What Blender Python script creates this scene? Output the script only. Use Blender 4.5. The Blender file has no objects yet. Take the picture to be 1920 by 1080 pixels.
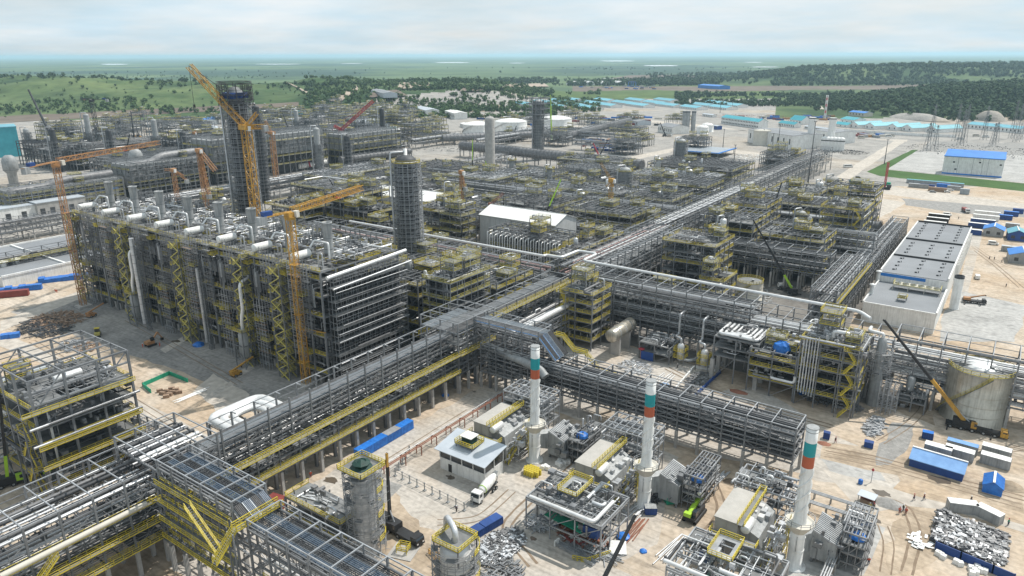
import bpy, math, random
import numpy as np
from math import radians, pi, sin, cos
R = random.Random(7)
S = bpy.context.scene
COL = S.collection
# ------------------------------------------------------------------ camera
# World axes follow the plant grid: X runs towards the lower right of the view, Y into the distance.
F_PX, H_CAM = 1350.0, 100.0
TH, YAW, ROLL = radians(17.94), radians(35.3), radians(0.2)
_h = np.array([-sin(YAW), cos(YAW), 0]); _r0 = np.array([cos(YAW), sin(YAW), 0]); _up = np.array([0, 0, 1.0])
FW = _h*cos(TH) - _up*sin(TH); _u0 = _h*sin(TH) + _up*cos(TH)
RT = _r0*cos(ROLL) - _u0*sin(ROLL); UP = _u0*cos(ROLL) + _r0*sin(ROLL)
CPOS = np.array([0, 0, H_CAM])
from mathutils import Matrix, Vector
cd = bpy.data.cameras.new('camera'); cam = bpy.data.objects.new('camera', cd); COL.objects.link(cam)
cd.sensor_width = 36.0; cd.lens = 36.0*F_PX/1920.0; cd.clip_start = 1.0; cd.clip_end = 120000.0
m = Matrix.Identity(4)
for i in range(3):
  m[i][0], m[i][1], m[i][2], m[i][3] = RT[i], UP[i], -FW[i], CPOS[i]
cam.matrix_world = m
S.camera = cam
# ------------------------------------------------------------------ sky, sun, exposure
SUN_DIR = Vector((0.22, 0.50, 0.84)).normalized()      # towards the sun
sun_el = math.asin(SUN_DIR.z); sun_az = math.atan2(SUN_DIR.x, SUN_DIR.y)
W = bpy.data.worlds.new('World'); S.world = W; W.use_nodes = True
wt = W.node_tree; wn = wt.nodes; wl = wt.links
bg = wn['Background']; bg.inputs['Strength'].default_value = 0.1
sky = wn.new('ShaderNodeTexSky'); sky.sky_type = 'NISHITA'; sky.sun_disc = False
sky.sun_elevation = sun_el; sky.sun_rotation = sun_az; sky.air_density = 1.0; sky.dust_density = 1.5; sky.ozone_density = 1.5
tc = wn.new('ShaderNodeTexCoord'); sx = wn.new('ShaderNodeSeparateXYZ'); wl.new(tc.outputs['Generated'], sx.inputs[0])
# project the view direction on a cloud ceiling so that clouds get flatter towards the horizon
mx = wn.new('ShaderNodeMath'); mx.operation = 'MAXIMUM'; mx.inputs[1].default_value = 0.0; wl.new(sx.outputs[2], mx.inputs[0])
ad = wn.new('ShaderNodeMath'); ad.operation = 'ADD'; ad.inputs[1].default_value = 0.13; wl.new(mx.outputs[0], ad.inputs[0])
dv = wn.new('ShaderNodeVectorMath'); dv.operation = 'DIVIDE'; cb = wn.new('ShaderNodeCombineXYZ')
for k in range(3): wl.new(ad.outputs[0], cb.inputs[k])
wl.new(tc.outputs['Generated'], dv.inputs[0]); wl.new(cb.outputs[0], dv.inputs[1])
nz = wn.new('ShaderNodeTexNoise'); nz.inputs['Scale'].default_value = 0.55; nz.inputs['Detail'].default_value = 7; nz.inputs['Roughness'].default_value = 0.55
wl.new(dv.outputs[0], nz.inputs['Vector'])
rp = wn.new('ShaderNodeValToRGB'); rp.color_ramp.elements[0].position = 0.30; rp.color_ramp.elements[1].position = 0.66
rp.color_ramp.elements[0].color = (0.68, 0.68, 0.68, 1); rp.color_ramp.elements[1].color = (1, 1, 1, 1)
wl.new(nz.outputs['Fac'], rp.inputs[0])
n2 = wn.new('ShaderNodeTexNoise'); n2.inputs['Scale'].default_value = 1.3; n2.inputs['Detail'].default_value = 6
wl.new(dv.outputs[0], n2.inputs['Vector'])
cr = wn.new('ShaderNodeValToRGB'); cr.color_ramp.elements[0].position = 0.3; cr.color_ramp.elements[1].position = 0.7
cr.color_ramp.elements[0].color = (7.0, 8.8, 9.9, 1); cr.color_ramp.elements[1].color = (9.4, 9.85, 10.0, 1)
wl.new(n2.outputs['Fac'], cr.inputs[0])
mxc = wn.new('ShaderNodeMix'); mxc.data_type = 'RGBA'
wl.new(rp.outputs[0], mxc.inputs['Factor']); wl.new(sky.outputs[0], mxc.inputs['A']); wl.new(cr.outputs[0], mxc.inputs['B'])
wl.new(mxc.outputs['Result'], bg.inputs['Color'])
sl = bpy.data.lights.new('sun', 'SUN'); sl.energy = 5.0; sl.angle = radians(0.6); sl.color = (1.0, 0.955, 0.89)
so = bpy.data.objects.new('sun', sl); COL.objects.link(so); so.rotation_euler = SUN_DIR.to_track_quat('Z', 'Y').to_euler()
S.view_settings.view_transform = 'Standard'; S.view_settings.look = 'None'; S.view_settings.gamma = 1.0
S.view_settings.use_curve_mapping = False; S.view_settings.exposure = -0.1
S.render.engine = 'CYCLES'
S.cycles.max_bounces = 6; S.cycles.diffuse_bounces = 3; S.cycles.glossy_bounces = 3; S.cycles.transmission_bounces = 3; S.cycles.volume_bounces = 1
# ------------------------------------------------------------------ survey helpers: a sight line to a point on level z
def ray(x, y): return FW*F_PX + RT*(x-960) - UP*(y-540)
def P(x, y, z=0.0):
  d = ray(x, y); return CPOS + d*((z-H_CAM)/d[2])
def PX(x, y, X):
  d = ray(x, y); return CPOS + d*(X/d[0])
def PY(x, y, Y):
  d = ray(x, y); return CPOS + d*(Y/d[1])
def PD(x, y, b):           # point seen at (x, y) in the upright plane through b facing the view
  d = ray(x, y); hb = (np.array(b)-CPOS) @ _h; return CPOS + d*(hb/(d @ _h))
# ------------------------------------------------------------------ mesh accumulator
QB = np.array([[0,1,2,3],[7,6,5,4],[0,4,5,1],[1,5,6,2],[2,6,7,3],[3,7,4,0]])
_rf = {}
def ringf(m_, n):
  if (m_, n) not in _rf:
    i, j = np.meshgrid(np.arange(m_-1), np.arange(n), indexing='ij'); k = (j+1) % n
    _rf[(m_, n)] = np.stack([i*n+j, i*n+k, (i+1)*n+k, (i+1)*n+j], -1).reshape(-1, 4)
  return _rf[(m_, n)]
class G:
  def __init__(s): s.v = []; s.f = []; s.n = 0; s.sf = []; s.a = []
  def raw(s, v, f, smooth=False):
    v = np.asarray(v, float); k = s.n
    s.v.append(v); s.n += len(v)
    if isinstance(f, np.ndarray): s.a.append((f+k, smooth)); return s
    s.f.extend([[i+k for i in q] for q in f]); s.sf.extend([smooth]*len(f))
    return s
  def bars(s, segs, w, h=None):
    """square bars along many segments; segs: list of (p0, p1)"""
    if not len(segs): return s
    a = np.asarray(segs, float).reshape(-1, 2, 3); p0 = a[:, 0]; p1 = a[:, 1]
    d = p1-p0; L = np.linalg.norm(d, axis=1, keepdims=True); L[L == 0] = 1; d = d/L
    ref = np.tile([0, 0, 1.0], (len(d), 1)); ref[np.abs(d[:, 2]) > 0.95] = [0, 1.0, 0]
    x = np.cross(d, ref); x /= np.linalg.norm(x, axis=1, keepdims=True); y = np.cross(x, d)
    w = np.asarray(w, float).reshape(-1, 1)/2; h = w if h is None else np.asarray(h, float).reshape(-1, 1)/2
    c = [(-1, -1), (1, -1), (1, 1), (-1, 1)]
    V = np.stack([p + x*w*i + y*h*j for p in (p0, p1) for i, j in c], axis=1).reshape(-1, 3)
    k = np.arange(len(d))[:, None, None]*8
    return s.raw(V, (QB[None]+k).reshape(-1, 4))
  def bar(s, a, b, w, h=None): return s.bars([(a, b)], w, h)
  def box(s, x0, x1, y0, y1, z0, z1):
    v = [(x0,y0,z0),(x1,y0,z0),(x1,y1,z0),(x0,y1,z0),(x0,y0,z1),(x1,y0,z1),(x1,y1,z1),(x0,y1,z1)]
    return s.raw(v, [[3,2,1,0],[4,5,6,7],[0,1,5,4],[1,2,6,5],[2,3,7,6],[3,0,4,7]])
  def obox(s, c, dx, dy, dz, rot=0.0):
    """box centred at c in plan, standing on c.z"""
    ca, sa = cos(rot), sin(rot); v = []
    for z in (0, dz):
      for i, j in ((-1,-1),(1,-1),(1,1),(-1,1)):
        a, b = i*dx/2, j*dy/2
        v.append((c[0]+a*ca-b*sa, c[1]+a*sa+b*ca, c[2]+z))
    return s.raw(v, [[3,2,1,0],[4,5,6,7],[0,1,5,4],[1,2,6,5],[2,3,7,6],[3,0,4,7]])
  def tube(s, pts, r, n=8, cap=True):
    pts = np.asarray(pts, float); m_ = len(pts)
    t = np.empty_like(pts); t[1:-1] = pts[2:]-pts[:-2]; t[0] = pts[1]-pts[0]; t[-1] = pts[-1]-pts[-2]
    t /= np.maximum(np.linalg.norm(t, axis=1, keepdims=True), 1e-9)
    ref = np.array([0, 0, 1.0]) if abs(t[0][2]) < 0.9 else np.array([1.0, 0, 0])
    x = np.cross(t[0], ref); x /= np.linalg.norm(x); V = []
    rr = np.broadcast_to(np.asarray(r, float), (m_,))
    an = np.arange(n)*2*pi/n
    for i in range(m_):
      x = x - t[i]*(x @ t[i]); x /= max(np.linalg.norm(x), 1e-9); y = np.cross(t[i], x)
      V.append(pts[i] + rr[i]*(np.cos(an)[:, None]*x + np.sin(an)[:, None]*y))
    s.raw(np.concatenate(V), ringf(m_, n), n > 5)
    if cap:
      s.raw(V[0], [list(range(n))[::-1]]); s.raw(V[-1], [list(range(n))])
    return s
  def pipe(s, pts, r, n=8, bend=None):
    """tube through corner points with rounded elbows"""
    pts = [np.asarray(p, float) for p in pts]; out = [pts[0]]; bend = bend or r*2.2
    for i in range(1, len(pts)-1):
      a, b, c = pts[i-1], pts[i], pts[i+1]
      la, lc = np.linalg.norm(a-b), np.linalg.norm(c-b); q = min(bend, la*0.45, lc*0.45)
      pa = b+(a-b)/max(la, 1e-6)*q; pc = b+(c-b)/max(lc, 1e-6)*q
      for t in (0, .33, .67, 1): out.append((1-t)**2*pa + 2*t*(1-t)*b + t*t*pc)
    out.append(pts[-1]); return s.tube(out, r, n)
  def lathe(s, c, prof, n=20, smooth=True):
    """profile [(r, z)...] turned round a vertical axis at c"""
    an = np.arange(n)*2*pi/n; V = []
    for r, z in prof: V.append(np.stack([c[0]+r*np.cos(an), c[1]+r*np.sin(an), np.full(n, c[2]+z)], 1))
    s.raw(np.concatenate(V), ringf(len(prof), n), smooth)
    s.raw(V[0], [list(range(n))[::-1]]); s.raw(V[-1], [list(range(n))])
    return s
  def hcyl(s, a, b, r, n=14, dome=0.35):
    """horizontal vessel with dished ends"""
    a = np.asarray(a, float); b = np.asarray(b, float); d = (b-a)/np.linalg.norm(b-a)
    pts = []; rr = []
    for q in (1, .75, .4, 0): pts.append(a - d*r*dome*q + d*0); rr.append(r*math.sqrt(max(0.0004, 1-q*q)))
    for q in (0, .4, .75, 1): pts.append(b + d*r*dome*q); rr.append(r*math.sqrt(max(0.0004, 1-q*q)))
    pts[3] = a + d*0.01
    return s.tube(pts, rr, n)
  def poly(s, pts, z0, z1):
    n = len(pts); v = [(p[0], p[1], z0) for p in pts]+[(p[0], p[1], z1) for p in pts]
    a = sum(pts[i][0]*pts[(i+1) % n][1]-pts[(i+1) % n][0]*pts[i][1] for i in range(n))
    if a < 0: v = [v[n-1-i] for i in range(n)]+[v[2*n-1-i] for i in range(n)]
    f = [list(range(n))[::-1], list(range(n, 2*n))]+[[i, (i+1) % n, n+(i+1) % n, n+i] for i in range(n)]
    return s.raw(v, f)
  def mesh(s, name):
    me = bpy.data.meshes.new(name)
    v = np.concatenate(s.v) if s.v else np.zeros((0, 3))
    ln = [np.array([len(q) for q in s.f], np.int32)]; li = [np.array([i for q in s.f for i in q], np.int32)]; sm_ = [np.array(s.sf, bool)]
    for f, q in s.a: ln.append(np.full(len(f), f.shape[1], np.int32)); li.append(f.astype(np.int32).ravel()); sm_.append(np.full(len(f), q))
    ln = np.concatenate(ln); li = np.concatenate(li); sm_ = np.concatenate(sm_)
    me.vertices.add(len(v)); me.vertices.foreach_set('co', v.astype(np.float32).ravel())
    me.loops.add(len(li)); me.loops.foreach_set('vertex_index', li)
    me.polygons.add(len(ln)); st = np.zeros(len(ln), np.int32); st[1:] = np.cumsum(ln)[:-1]
    me.polygons.foreach_set('loop_start', st)
    me.polygons.foreach_set('use_smooth', sm_)
    me.update(calc_edges=True); return me
  def build(s, name, mat, parent=None, loc=None):
    me = s.mesh(name); me.materials.append(MAT[mat] if isinstance(mat, str) else mat)
    o = bpy.data.objects.new(name, me); COL.objects.link(o)
    if parent is not None: adopt(o, parent)
    if loc is not None: o.location = loc
    return o
KIDS = {}
def adopt(c, p): c.parent = p; KIDS.setdefault(p.name, []).append(c)
def inst(me_obj, parent, loc, rz=0.0):
  c = me_obj.copy(); COL.objects.link(c); adopt(c, parent); c.location = loc; c.rotation_euler = (0, 0, rz); return c
def tag(o, label=None, cat=None, group=None, kind=None):
  if label: o['label'] = label
  if cat: o['category'] = cat
  if group: o['group'] = group
  if kind: o['kind'] = kind
  return o
def thing(name, label, cat, loc=(0, 0, 0), rz=0.0, group=None):
  o = bpy.data.objects.new(name, None); COL.objects.link(o); o.location = loc; o.rotation_euler = (0, 0, rz)
  o.empty_display_size = 0.5
  return tag(o, label, cat, group)
def copy_tree(o, loc=None, rz=None, label=None, group=None, parent=None, tree=None):
  c = o.copy(); COL.objects.link(c)
  if parent is not None: adopt(c, parent)
  if loc is not None: c.location = loc
  if rz is not None: c.rotation_euler = (0, 0, rz)
  if label: c['label'] = label
  if group: c['group'] = group
  for ch in list(KIDS.get(o.name, [])): copy_tree(ch, parent=c)
  return c
def sub_map(o): return None
# ------------------------------------------------------------------ materials
MAT = {}
def mat(name, col, col2=None, rough=0.6, metal=0.0, scale=0.5, detail=5, bump=0.0, rnd=0.0, lo=0.35, hi=0.65, spec=0.4, space='Object', streak=0):
  m_ = bpy.data.materials.new(name); m_.use_nodes = True; t = m_.node_tree; n = t.nodes; l = t.links
  b = n['Principled BSDF']; b.inputs['Roughness'].default_value = rough; b.inputs['Metallic'].default_value = metal
  b.inputs['Specular IOR Level'].default_value = spec
  ge = n.new('ShaderNodeNewGeometry') if space == 'World' else n.new('ShaderNodeTexCoord')
  vec = ge.outputs['Position'] if space == 'World' else ge.outputs['Object']
  nz = n.new('ShaderNodeTexNoise'); nz.inputs['Scale'].default_value = scale; nz.inputs['Detail'].default_value = detail; nz.inputs['Roughness'].default_value = 0.65
  l.new(vec, nz.inputs['Vector'])
  r = n.new('ShaderNodeValToRGB'); r.color_ramp.elements[0].position = lo; r.color_ramp.elements[1].position = hi
  c2 = col2 or tuple(c*0.72 for c in col)
  r.color_ramp.elements[0].color = (*c2, 1); r.color_ramp.elements[1].color = (*col, 1)
  l.new(nz.outputs['Fac'], r.inputs[0]); out = r.outputs[0]
  if streak:
    mp = n.new('ShaderNodeMapping'); mp.inputs['Scale'].default_value = (1.6, 1.6, .13); l.new(vec, mp.inputs['Vector']); z = n.new('ShaderNodeTexNoise'); z.inputs['Scale'].default_value = 1.3; z.inputs['Detail'].default_value = 6; l.new(mp.outputs[0], z.inputs['Vector'])
    mr = n.new('ShaderNodeMapRange'); mr.inputs[1].default_value = .45; mr.inputs[2].default_value = .75; mr.inputs[3].default_value = 1.05; mr.inputs[4].default_value = 1-streak; l.new(z.outputs['Fac'], mr.inputs[0])
    hs = n.new('ShaderNodeHueSaturation'); l.new(mr.outputs[0], hs.inputs['Value']); l.new(out, hs.inputs['Color']); out = hs.outputs[0]
  if rnd:
    oi = n.new('ShaderNodeObjectInfo'); mp = n.new('ShaderNodeMapRange'); mp.inputs[3].default_value = 1-rnd; mp.inputs[4].default_value = 1+rnd*0.6
    l.new(oi.outputs['Random'], mp.inputs[0])
    hs = n.new('ShaderNodeHueSaturation'); l.new(mp.outputs[0], hs.inputs['Value']); l.new(out, hs.inputs['Color']); out = hs.outputs[0]
  l.new(out, b.inputs['Base Color'])
  if bump:
    bp = n.new('ShaderNodeBump'); bp.inputs['Strength'].default_value = bump; bp.inputs['Distance'].default_value = 0.3
    n3 = n.new('ShaderNodeTexNoise'); n3.inputs['Scale'].default_value = scale*4; n3.inputs['Detail'].default_value = 6
    l.new(vec, n3.inputs['Vector']); l.new(n3.outputs['Fac'], bp.inputs['Height']); l.new(bp.outputs[0], b.inputs['Normal'])
  MAT[name] = m_; return m_
mat('steel', (0.265, 0.273, 0.28), (0.13, 0.135, 0.142), 0.55, 0.25, 0.15, rnd=0.18)
mat('dark_steel', (0.08, 0.084, 0.09), (0.035, 0.037, 0.04), 0.6, 0.2, 0.2, rnd=0.15)
mat('galvanised', (0.41, 0.425, 0.44), (0.27, 0.28, 0.29), 0.45, 0.35, 0.4, rnd=0.12)
mat('grating', (0.23, 0.235, 0.235), (0.13, 0.135, 0.135), 0.7, 0.1, 0.3, rnd=0.1)
mat('yellow_paint', (0.62, 0.50, 0.05), (0.47, 0.37, 0.04), 0.5, 0.0, 0.5)
mat('pale_yellow', (0.52, 0.46, 0.12), (0.36, 0.31, 0.08), 0.6, 0.0, 0.3)
mat('cladding', (0.60, 0.61, 0.62), (0.42, 0.43, 0.44), 0.4, 0.45, 0.6, rnd=0.22)
mat('bright_cladding', (0.78, 0.78, 0.77), (0.62, 0.62, 0.61), 0.38, 0.3, 0.5, rnd=0.06)
mat('grey_pipe', (0.24, 0.24, 0.24), (0.13, 0.13, 0.135), 0.55, 0.15, 0.5, rnd=0.3)
mat('pink_primer', (0.40, 0.27, 0.25), (0.30, 0.21, 0.20), 0.7, 0.0, 0.5, rnd=0.15)
mat('white_paint', (0.78, 0.78, 0.76), (0.64, 0.635, 0.61), 0.5, 0.0, 0.3, streak=.22)
mat('shaded_white', (0.56, 0.565, 0.56), (0.46, 0.465, 0.46), 0.6, 0.0, 0.2, streak=.2)  # white hall walls, the shade on their front put into the colour
mat('grey_paint', (0.36, 0.37, 0.37), (0.25, 0.26, 0.26), 0.55, 0.05, 0.3, rnd=0.1, streak=.3)
mat('concrete', (0.42, 0.405, 0.38), (0.31, 0.30, 0.285), 0.85, 0.0, 0.4)
mat('blue_tarp', (0.03, 0.20, 0.62), (0.02, 0.12, 0.42), 0.4, 0.0, 0.8, rnd=0.2)
mat('deep_blue', (0.02, 0.07, 0.26), (0.015, 0.05, 0.18), 0.55, 0.0, 0.4, rnd=0.2)
mat('pale_blue', (0.20, 0.38, 0.66), (0.14, 0.29, 0.55), 0.45, 0.0, 0.4)
mat('cable_blue', (0.085, 0.12, 0.165), (0.04, 0.06, 0.09), 0.5, 0.1, 1.5)
mat('cable_black', (0.035, 0.038, 0.042), (0.02, 0.02, 0.022), 0.55, 0.0, 2.0)
mat('tray_blue', (0.37, 0.41, 0.44), (0.27, 0.30, 0.33), 0.45, 0.3, 0.5)
mat('teal_roof', (0.06, 0.36, 0.42), (0.04, 0.28, 0.34), 0.45, 0.0, 0.15, rnd=0.1)
mat('cyan_roof', (0.15, 0.41, 0.49), (0.11, 0.33, 0.41), 0.45, 0.0, 0.1, rnd=0.1)
mat('blue_roof', (0.03, 0.21, 0.60), (0.02, 0.16, 0.48), 0.45, 0.0, 0.1)
mat('grey_roof', (0.235, 0.247, 0.262), (0.19, 0.20, 0.212), 0.8, 0.0, 0.06, rnd=0.05)
mat('metal_roof', (0.50, 0.54, 0.58), (0.42, 0.46, 0.50), 0.45, 0.15, 0.2)
mat('crane_yellow', (0.55, 0.31, 0.05), (0.38, 0.20, 0.04), 0.5, 0.0, 0.4, streak=.3)
mat('crane_orange', (0.44, 0.22, 0.08), (0.30, 0.16, 0.08), 0.55, 0.0, 0.3)
mat('crane_red', (0.46, 0.05, 0.07), (0.34, 0.04, 0.05), 0.5, 0.0, 0.4)
mat('lime', (0.38, 0.62, 0.04), (0.30, 0.50, 0.04), 0.45, 0.0, 0.5)
mat('black', (0.03, 0.03, 0.032), (0.02, 0.02, 0.02), 0.5, 0.0, 1.0)
mat('rust', (0.30, 0.13, 0.08), (0.20, 0.08, 0.05), 0.8, 0.0, 0.6)
mat('brown_red', (0.26, 0.06, 0.05), (0.18, 0.04, 0.035), 0.65, 0.0, 0.5)
mat('band_red', (0.42, 0.10, 0.045), (0.38, 0.09, 0.04), 0.5)
mat('band_teal', (0.01, 0.28, 0.30), (0.01, 0.25, 0.27), 0.5)
mat('green_net', (0.02, 0.34, 0.20), (0.015, 0.25, 0.15), 0.6, 0.0, 0.7)
mat('dark_green', (0.012, 0.05, 0.038), (0.008, 0.03, 0.024), 0.6, 0.0, 0.8)
mat('timber', (0.34, 0.24, 0.17), (0.24, 0.165, 0.115), 0.85, 0.0, 0.8, rnd=0.2)
mat('glass', (0.03, 0.04, 0.05), (0.02, 0.028, 0.035), 0.12, 0.0, 0.4, spec=0.6)
mat('hivis', (0.55, 0.08, 0.03), (0.45, 0.06, 0.02), 0.7)
mat('workwear', (0.05, 0.06, 0.10), (0.035, 0.04, 0.07), 0.8)
mat('skin', (0.45, 0.28, 0.20), (0.40, 0.24, 0.17), 0.6)
mat('beige', (0.43, 0.41, 0.375), (0.35, 0.335, 0.305), 0.65, 0.0, 0.4)
mat('cream', (0.60, 0.57, 0.49), (0.50, 0.47, 0.41), 0.6, 0.0, 0.3)
mat('tank_metal', (0.54, 0.505, 0.43), (0.34, 0.315, 0.26), 0.36, 0.5, 0.18, streak=.35)
mat('scrap', (0.36, 0.36, 0.36), (0.09, 0.09, 0.095), 0.4, 0.5, 0.5, rnd=0.3)
# body, jacket and trousers shared by the people of the site
def skin_mesh(name, verts, edges, radii):
  me = bpy.data.meshes.new(name); me.from_pydata(verts, edges, []); o = bpy.data.objects.new(name, me); COL.objects.link(o); mo = o.modifiers.new('skin', 'SKIN'); sd = o.modifiers.new('sub', 'SUBSURF'); sd.levels = 1
  for v, r in zip(me.skin_vertices[0].data, radii): v.radius = r
  me.skin_vertices[0].data[0].use_root = True
  dg = bpy.context.evaluated_depsgraph_get(); dg.update(); m2 = bpy.data.meshes.new_from_object(o.evaluated_get(dg)); bpy.data.objects.remove(o); m2.name = name; return m2
def person_meshes(stride):
  s = stride
  V = [(0, 0, .95), (0, 0, 1.2), (0, 0, 1.42), (0, 0, 1.52), (0, .02, 1.62), (0, .03, 1.74), (-.1, 0, .9), (-.11, .12*s, .5), (-.11, .06*s, .08), (-.11, .2+.06*s, .04), (.1, 0, .9), (.11, -.06*s, .5), (.11, -.3*s, .1), (.11, -.16*s, .04),
    (-.2, 0, 1.42), (-.27, -.06*s, 1.15), (-.26, .1, .92), (-.26, .14, .82), (.2, 0, 1.42), (.27, .06*s, 1.15), (.26, .12, .94), (.26, .16, .84)]
  E_ = [(0, 1), (1, 2), (2, 3), (3, 4), (4, 5), (0, 6), (6, 7), (7, 8), (8, 9), (0, 10), (10, 11), (11, 12), (12, 13), (2, 14), (14, 15), (15, 16), (16, 17), (2, 18), (18, 19), (19, 20), (20, 21)]
  Rr = [(.15, .11), (.14, .1), (.15, .1), (.06, .06), (.085, .1), (.07, .085), (.095, .1), (.07, .07), (.05, .05), (.045, .04), (.095, .1), (.07, .07), (.05, .05), (.045, .04), (.07, .07), (.05, .05), (.04, .04), (.04, .025), (.07, .07), (.05, .05), (.04, .04), (.04, .025)]
  body = skin_mesh('body', V, E_, Rr); body.materials.append(MAT['skin'])
  jk = skin_mesh('jacket', [V[i] for i in (0, 1, 2, 14, 15, 16, 18, 19, 20)], [(0, 1), (1, 2), (2, 3), (3, 4), (4, 5), (2, 6), (6, 7), (7, 8)], [tuple(c+.03 for c in Rr[i]) for i in (0, 1, 2, 14, 15, 16, 18, 19, 20)])
  tr = skin_mesh('trousers', [V[i] for i in (0, 6, 7, 8, 10, 11, 12)], [(0, 1), (1, 2), (2, 3), (0, 4), (4, 5), (5, 6)], [tuple(c+.025 for c in Rr[i]) for i in (0, 6, 7, 8, 10, 11, 12)])
  return body, jk, tr
PM = [person_meshes(0.25), person_meshes(1.0)]
# ------------------------------------------------------------------ ground and terrain
def gmat(name, stops, scale, stops2=None, scale2=0.02, mixlo=0.4, mixhi=0.6, rough=0.95, bump=0.0, fine=None, stretch=None, tracks=False):
  """natural ground: a colour ramp over one noise, optionally blended with a second ramp by a larger noise"""
  m_ = bpy.data.materials.new(name); m_.use_nodes = True; t = m_.node_tree; n = t.nodes; l = t.links
  b = n['Principled BSDF']; b.inputs['Roughness'].default_value = rough; b.inputs['Specular IOR Level'].default_value = 0.15
  ge = n.new('ShaderNodeNewGeometry'); vec = ge.outputs['Position']
  if stretch:
    mp = n.new('ShaderNodeMapping'); mp.inputs['Scale'].default_value = stretch; l.new(vec, mp.inputs['Vector']); vec = mp.outputs[0]
  def ramp(st, sc, det=8, ro=0.65):
    z = n.new('ShaderNodeTexNoise'); z.inputs['Scale'].default_value = sc; z.inputs['Detail'].default_value = det; z.inputs['Roughness'].default_value = ro
    l.new(vec, z.inputs['Vector']); r = n.new('ShaderNodeValToRGB'); e = r.color_ramp.elements
    while len(e) < len(st): e.new(0.5)
    for q, (p, c) in zip(e, st): q.position = p; q.color = (*c, 1)
    l.new(z.outputs['Fac'], r.inputs[0]); return r.outputs[0], z
  o, z1 = ramp(stops, scale)
  if stops2:
    o2, _ = ramp(stops2, scale*1.7)
    zf = n.new('ShaderNodeTexNoise'); zf.inputs['Scale'].default_value = scale2; zf.inputs['Detail'].default_value = 6; l.new(vec, zf.inputs['Vector'])
    mr = n.new('ShaderNodeMapRange'); mr.inputs[1].default_value = mixlo; mr.inputs[2].default_value = mixhi; l.new(zf.outputs['Fac'], mr.inputs[0])
    mi = n.new('ShaderNodeMix'); mi.data_type = 'RGBA'; l.new(mr.outputs[0], mi.inputs['Factor']); l.new(o, mi.inputs['A']); l.new(o2, mi.inputs['B']); o = mi.outputs['Result']
  if fine:
    z = n.new('ShaderNodeTexNoise'); z.inputs['Scale'].default_value = fine; z.inputs['Detail'].default_value = 4; l.new(ge.outputs['Position'], z.inputs['Vector'])
    mr = n.new('ShaderNodeMapRange'); mr.inputs[1].default_value = 0.3; mr.inputs[2].default_value = 0.7; mr.inputs[3].default_value = 0.78; mr.inputs[4].default_value = 1.12; l.new(z.outputs['Fac'], mr.inputs[0])
    hs = n.new('ShaderNodeHueSaturation'); l.new(mr.outputs[0], hs.inputs['Value']); l.new(o, hs.inputs['Color']); o = hs.outputs[0]
  if tracks:
    for sc, st in (((.05, .9, 1), .26), ((.11, .13, 1), .24)):
      mp = n.new('ShaderNodeMapping'); mp.inputs['Scale'].default_value = sc; l.new(ge.outputs['Position'], mp.inputs['Vector']); z = n.new('ShaderNodeTexNoise'); z.inputs['Scale'].default_value = 1; z.inputs['Detail'].default_value = 7; z.inputs['Roughness'].default_value = .7; z.inputs['Distortion'].default_value = .6; l.new(mp.outputs[0], z.inputs['Vector'])
      mr = n.new('ShaderNodeMapRange'); mr.inputs[1].default_value = .5; mr.inputs[2].default_value = .68; mr.inputs[3].default_value = 1.04; mr.inputs[4].default_value = 1-st; l.new(z.outputs['Fac'], mr.inputs[0])
      hs = n.new('ShaderNodeHueSaturation'); l.new(mr.outputs[0], hs.inputs['Value']); l.new(o, hs.inputs['Color']); o = hs.outputs[0]
  l.new(o, b.inputs['Base Color'])
  if bump:
    bp = n.new('ShaderNodeBump'); bp.inputs['Strength'].default_value = bump; bp.inputs['Distance'].default_value = 1.0; l.new(z1.outputs['Fac'], bp.inputs['Height']); l.new(bp.outputs[0], b.inputs['Normal'])
  MAT[name] = m_; return m_
SAND = (0.42, 0.325, 0.232); PALE = (0.50, 0.435, 0.36); MUD = (0.27, 0.205, 0.14); GREY = (0.34, 0.32, 0.29)
gmat('bare_soil', [(0.3, MUD), (0.48, (0.36, 0.31, 0.25)), (0.7, (0.50, 0.45, 0.385))], 0.03, [(0.3, (.24, .23, .215)), (0.7, (0.38, 0.36, 0.33))], 0.006, 0.33, 0.47, fine=0.5, tracks=True)
gmat('sand', [(0.25, (0.36, 0.28, 0.19)), (0.45, SAND), (0.75, (0.49, 0.415, 0.33))], 0.05, [(0.3, (0.37, 0.30, 0.225)), (0.6, PALE)], 0.03, fine=0.7, bump=0.1, tracks=True)
gmat('wet_sand', [(0.3, (0.26, 0.205, 0.145)), (0.5, (0.39, 0.315, 0.235)), (0.7, (0.48, 0.40, 0.31))], 0.09, fine=0.8, tracks=True)
gmat('pale_concrete', [(0.3, (0.37, 0.34, 0.30)), (0.5, (0.44, 0.405, 0.36)), (0.75, (0.48, 0.445, 0.40))], 0.04, [(0.35, (0.39, 0.325, 0.255)), (0.7, (0.47, 0.415, 0.35))], 0.05, 0.5, 0.68, fine=0.9, tracks=True)
gmat('grey_concrete', [(0.3, (0.33, 0.325, 0.31)), (0.7, (0.44, 0.43, 0.41))], 0.06, fine=0.6, tracks=True)
gmat('dark_floor', [(0.3, (0.13, 0.122, 0.112)), (0.7, (0.25, 0.235, 0.215))], 0.06, fine=0.6)  # wet dark concrete, with shade between the structures put into its colour
gmat('cloud_shade_ground', [(0.3, (0.20, 0.193, 0.182)), (0.7, (0.27, 0.26, 0.245))], 0.05, [(0.3, (0.26, 0.248, 0.232)), (0.7, (0.40, 0.375, 0.34))], 0.03, fine=0.8, tracks=True)  # yard before the furnaces, cloud shade put into the ground colour
gmat('gravel', [(0.3, (0.20, 0.195, 0.185)), (0.7, (0.36, 0.35, 0.33))], 0.4, fine=2.0)
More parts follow.
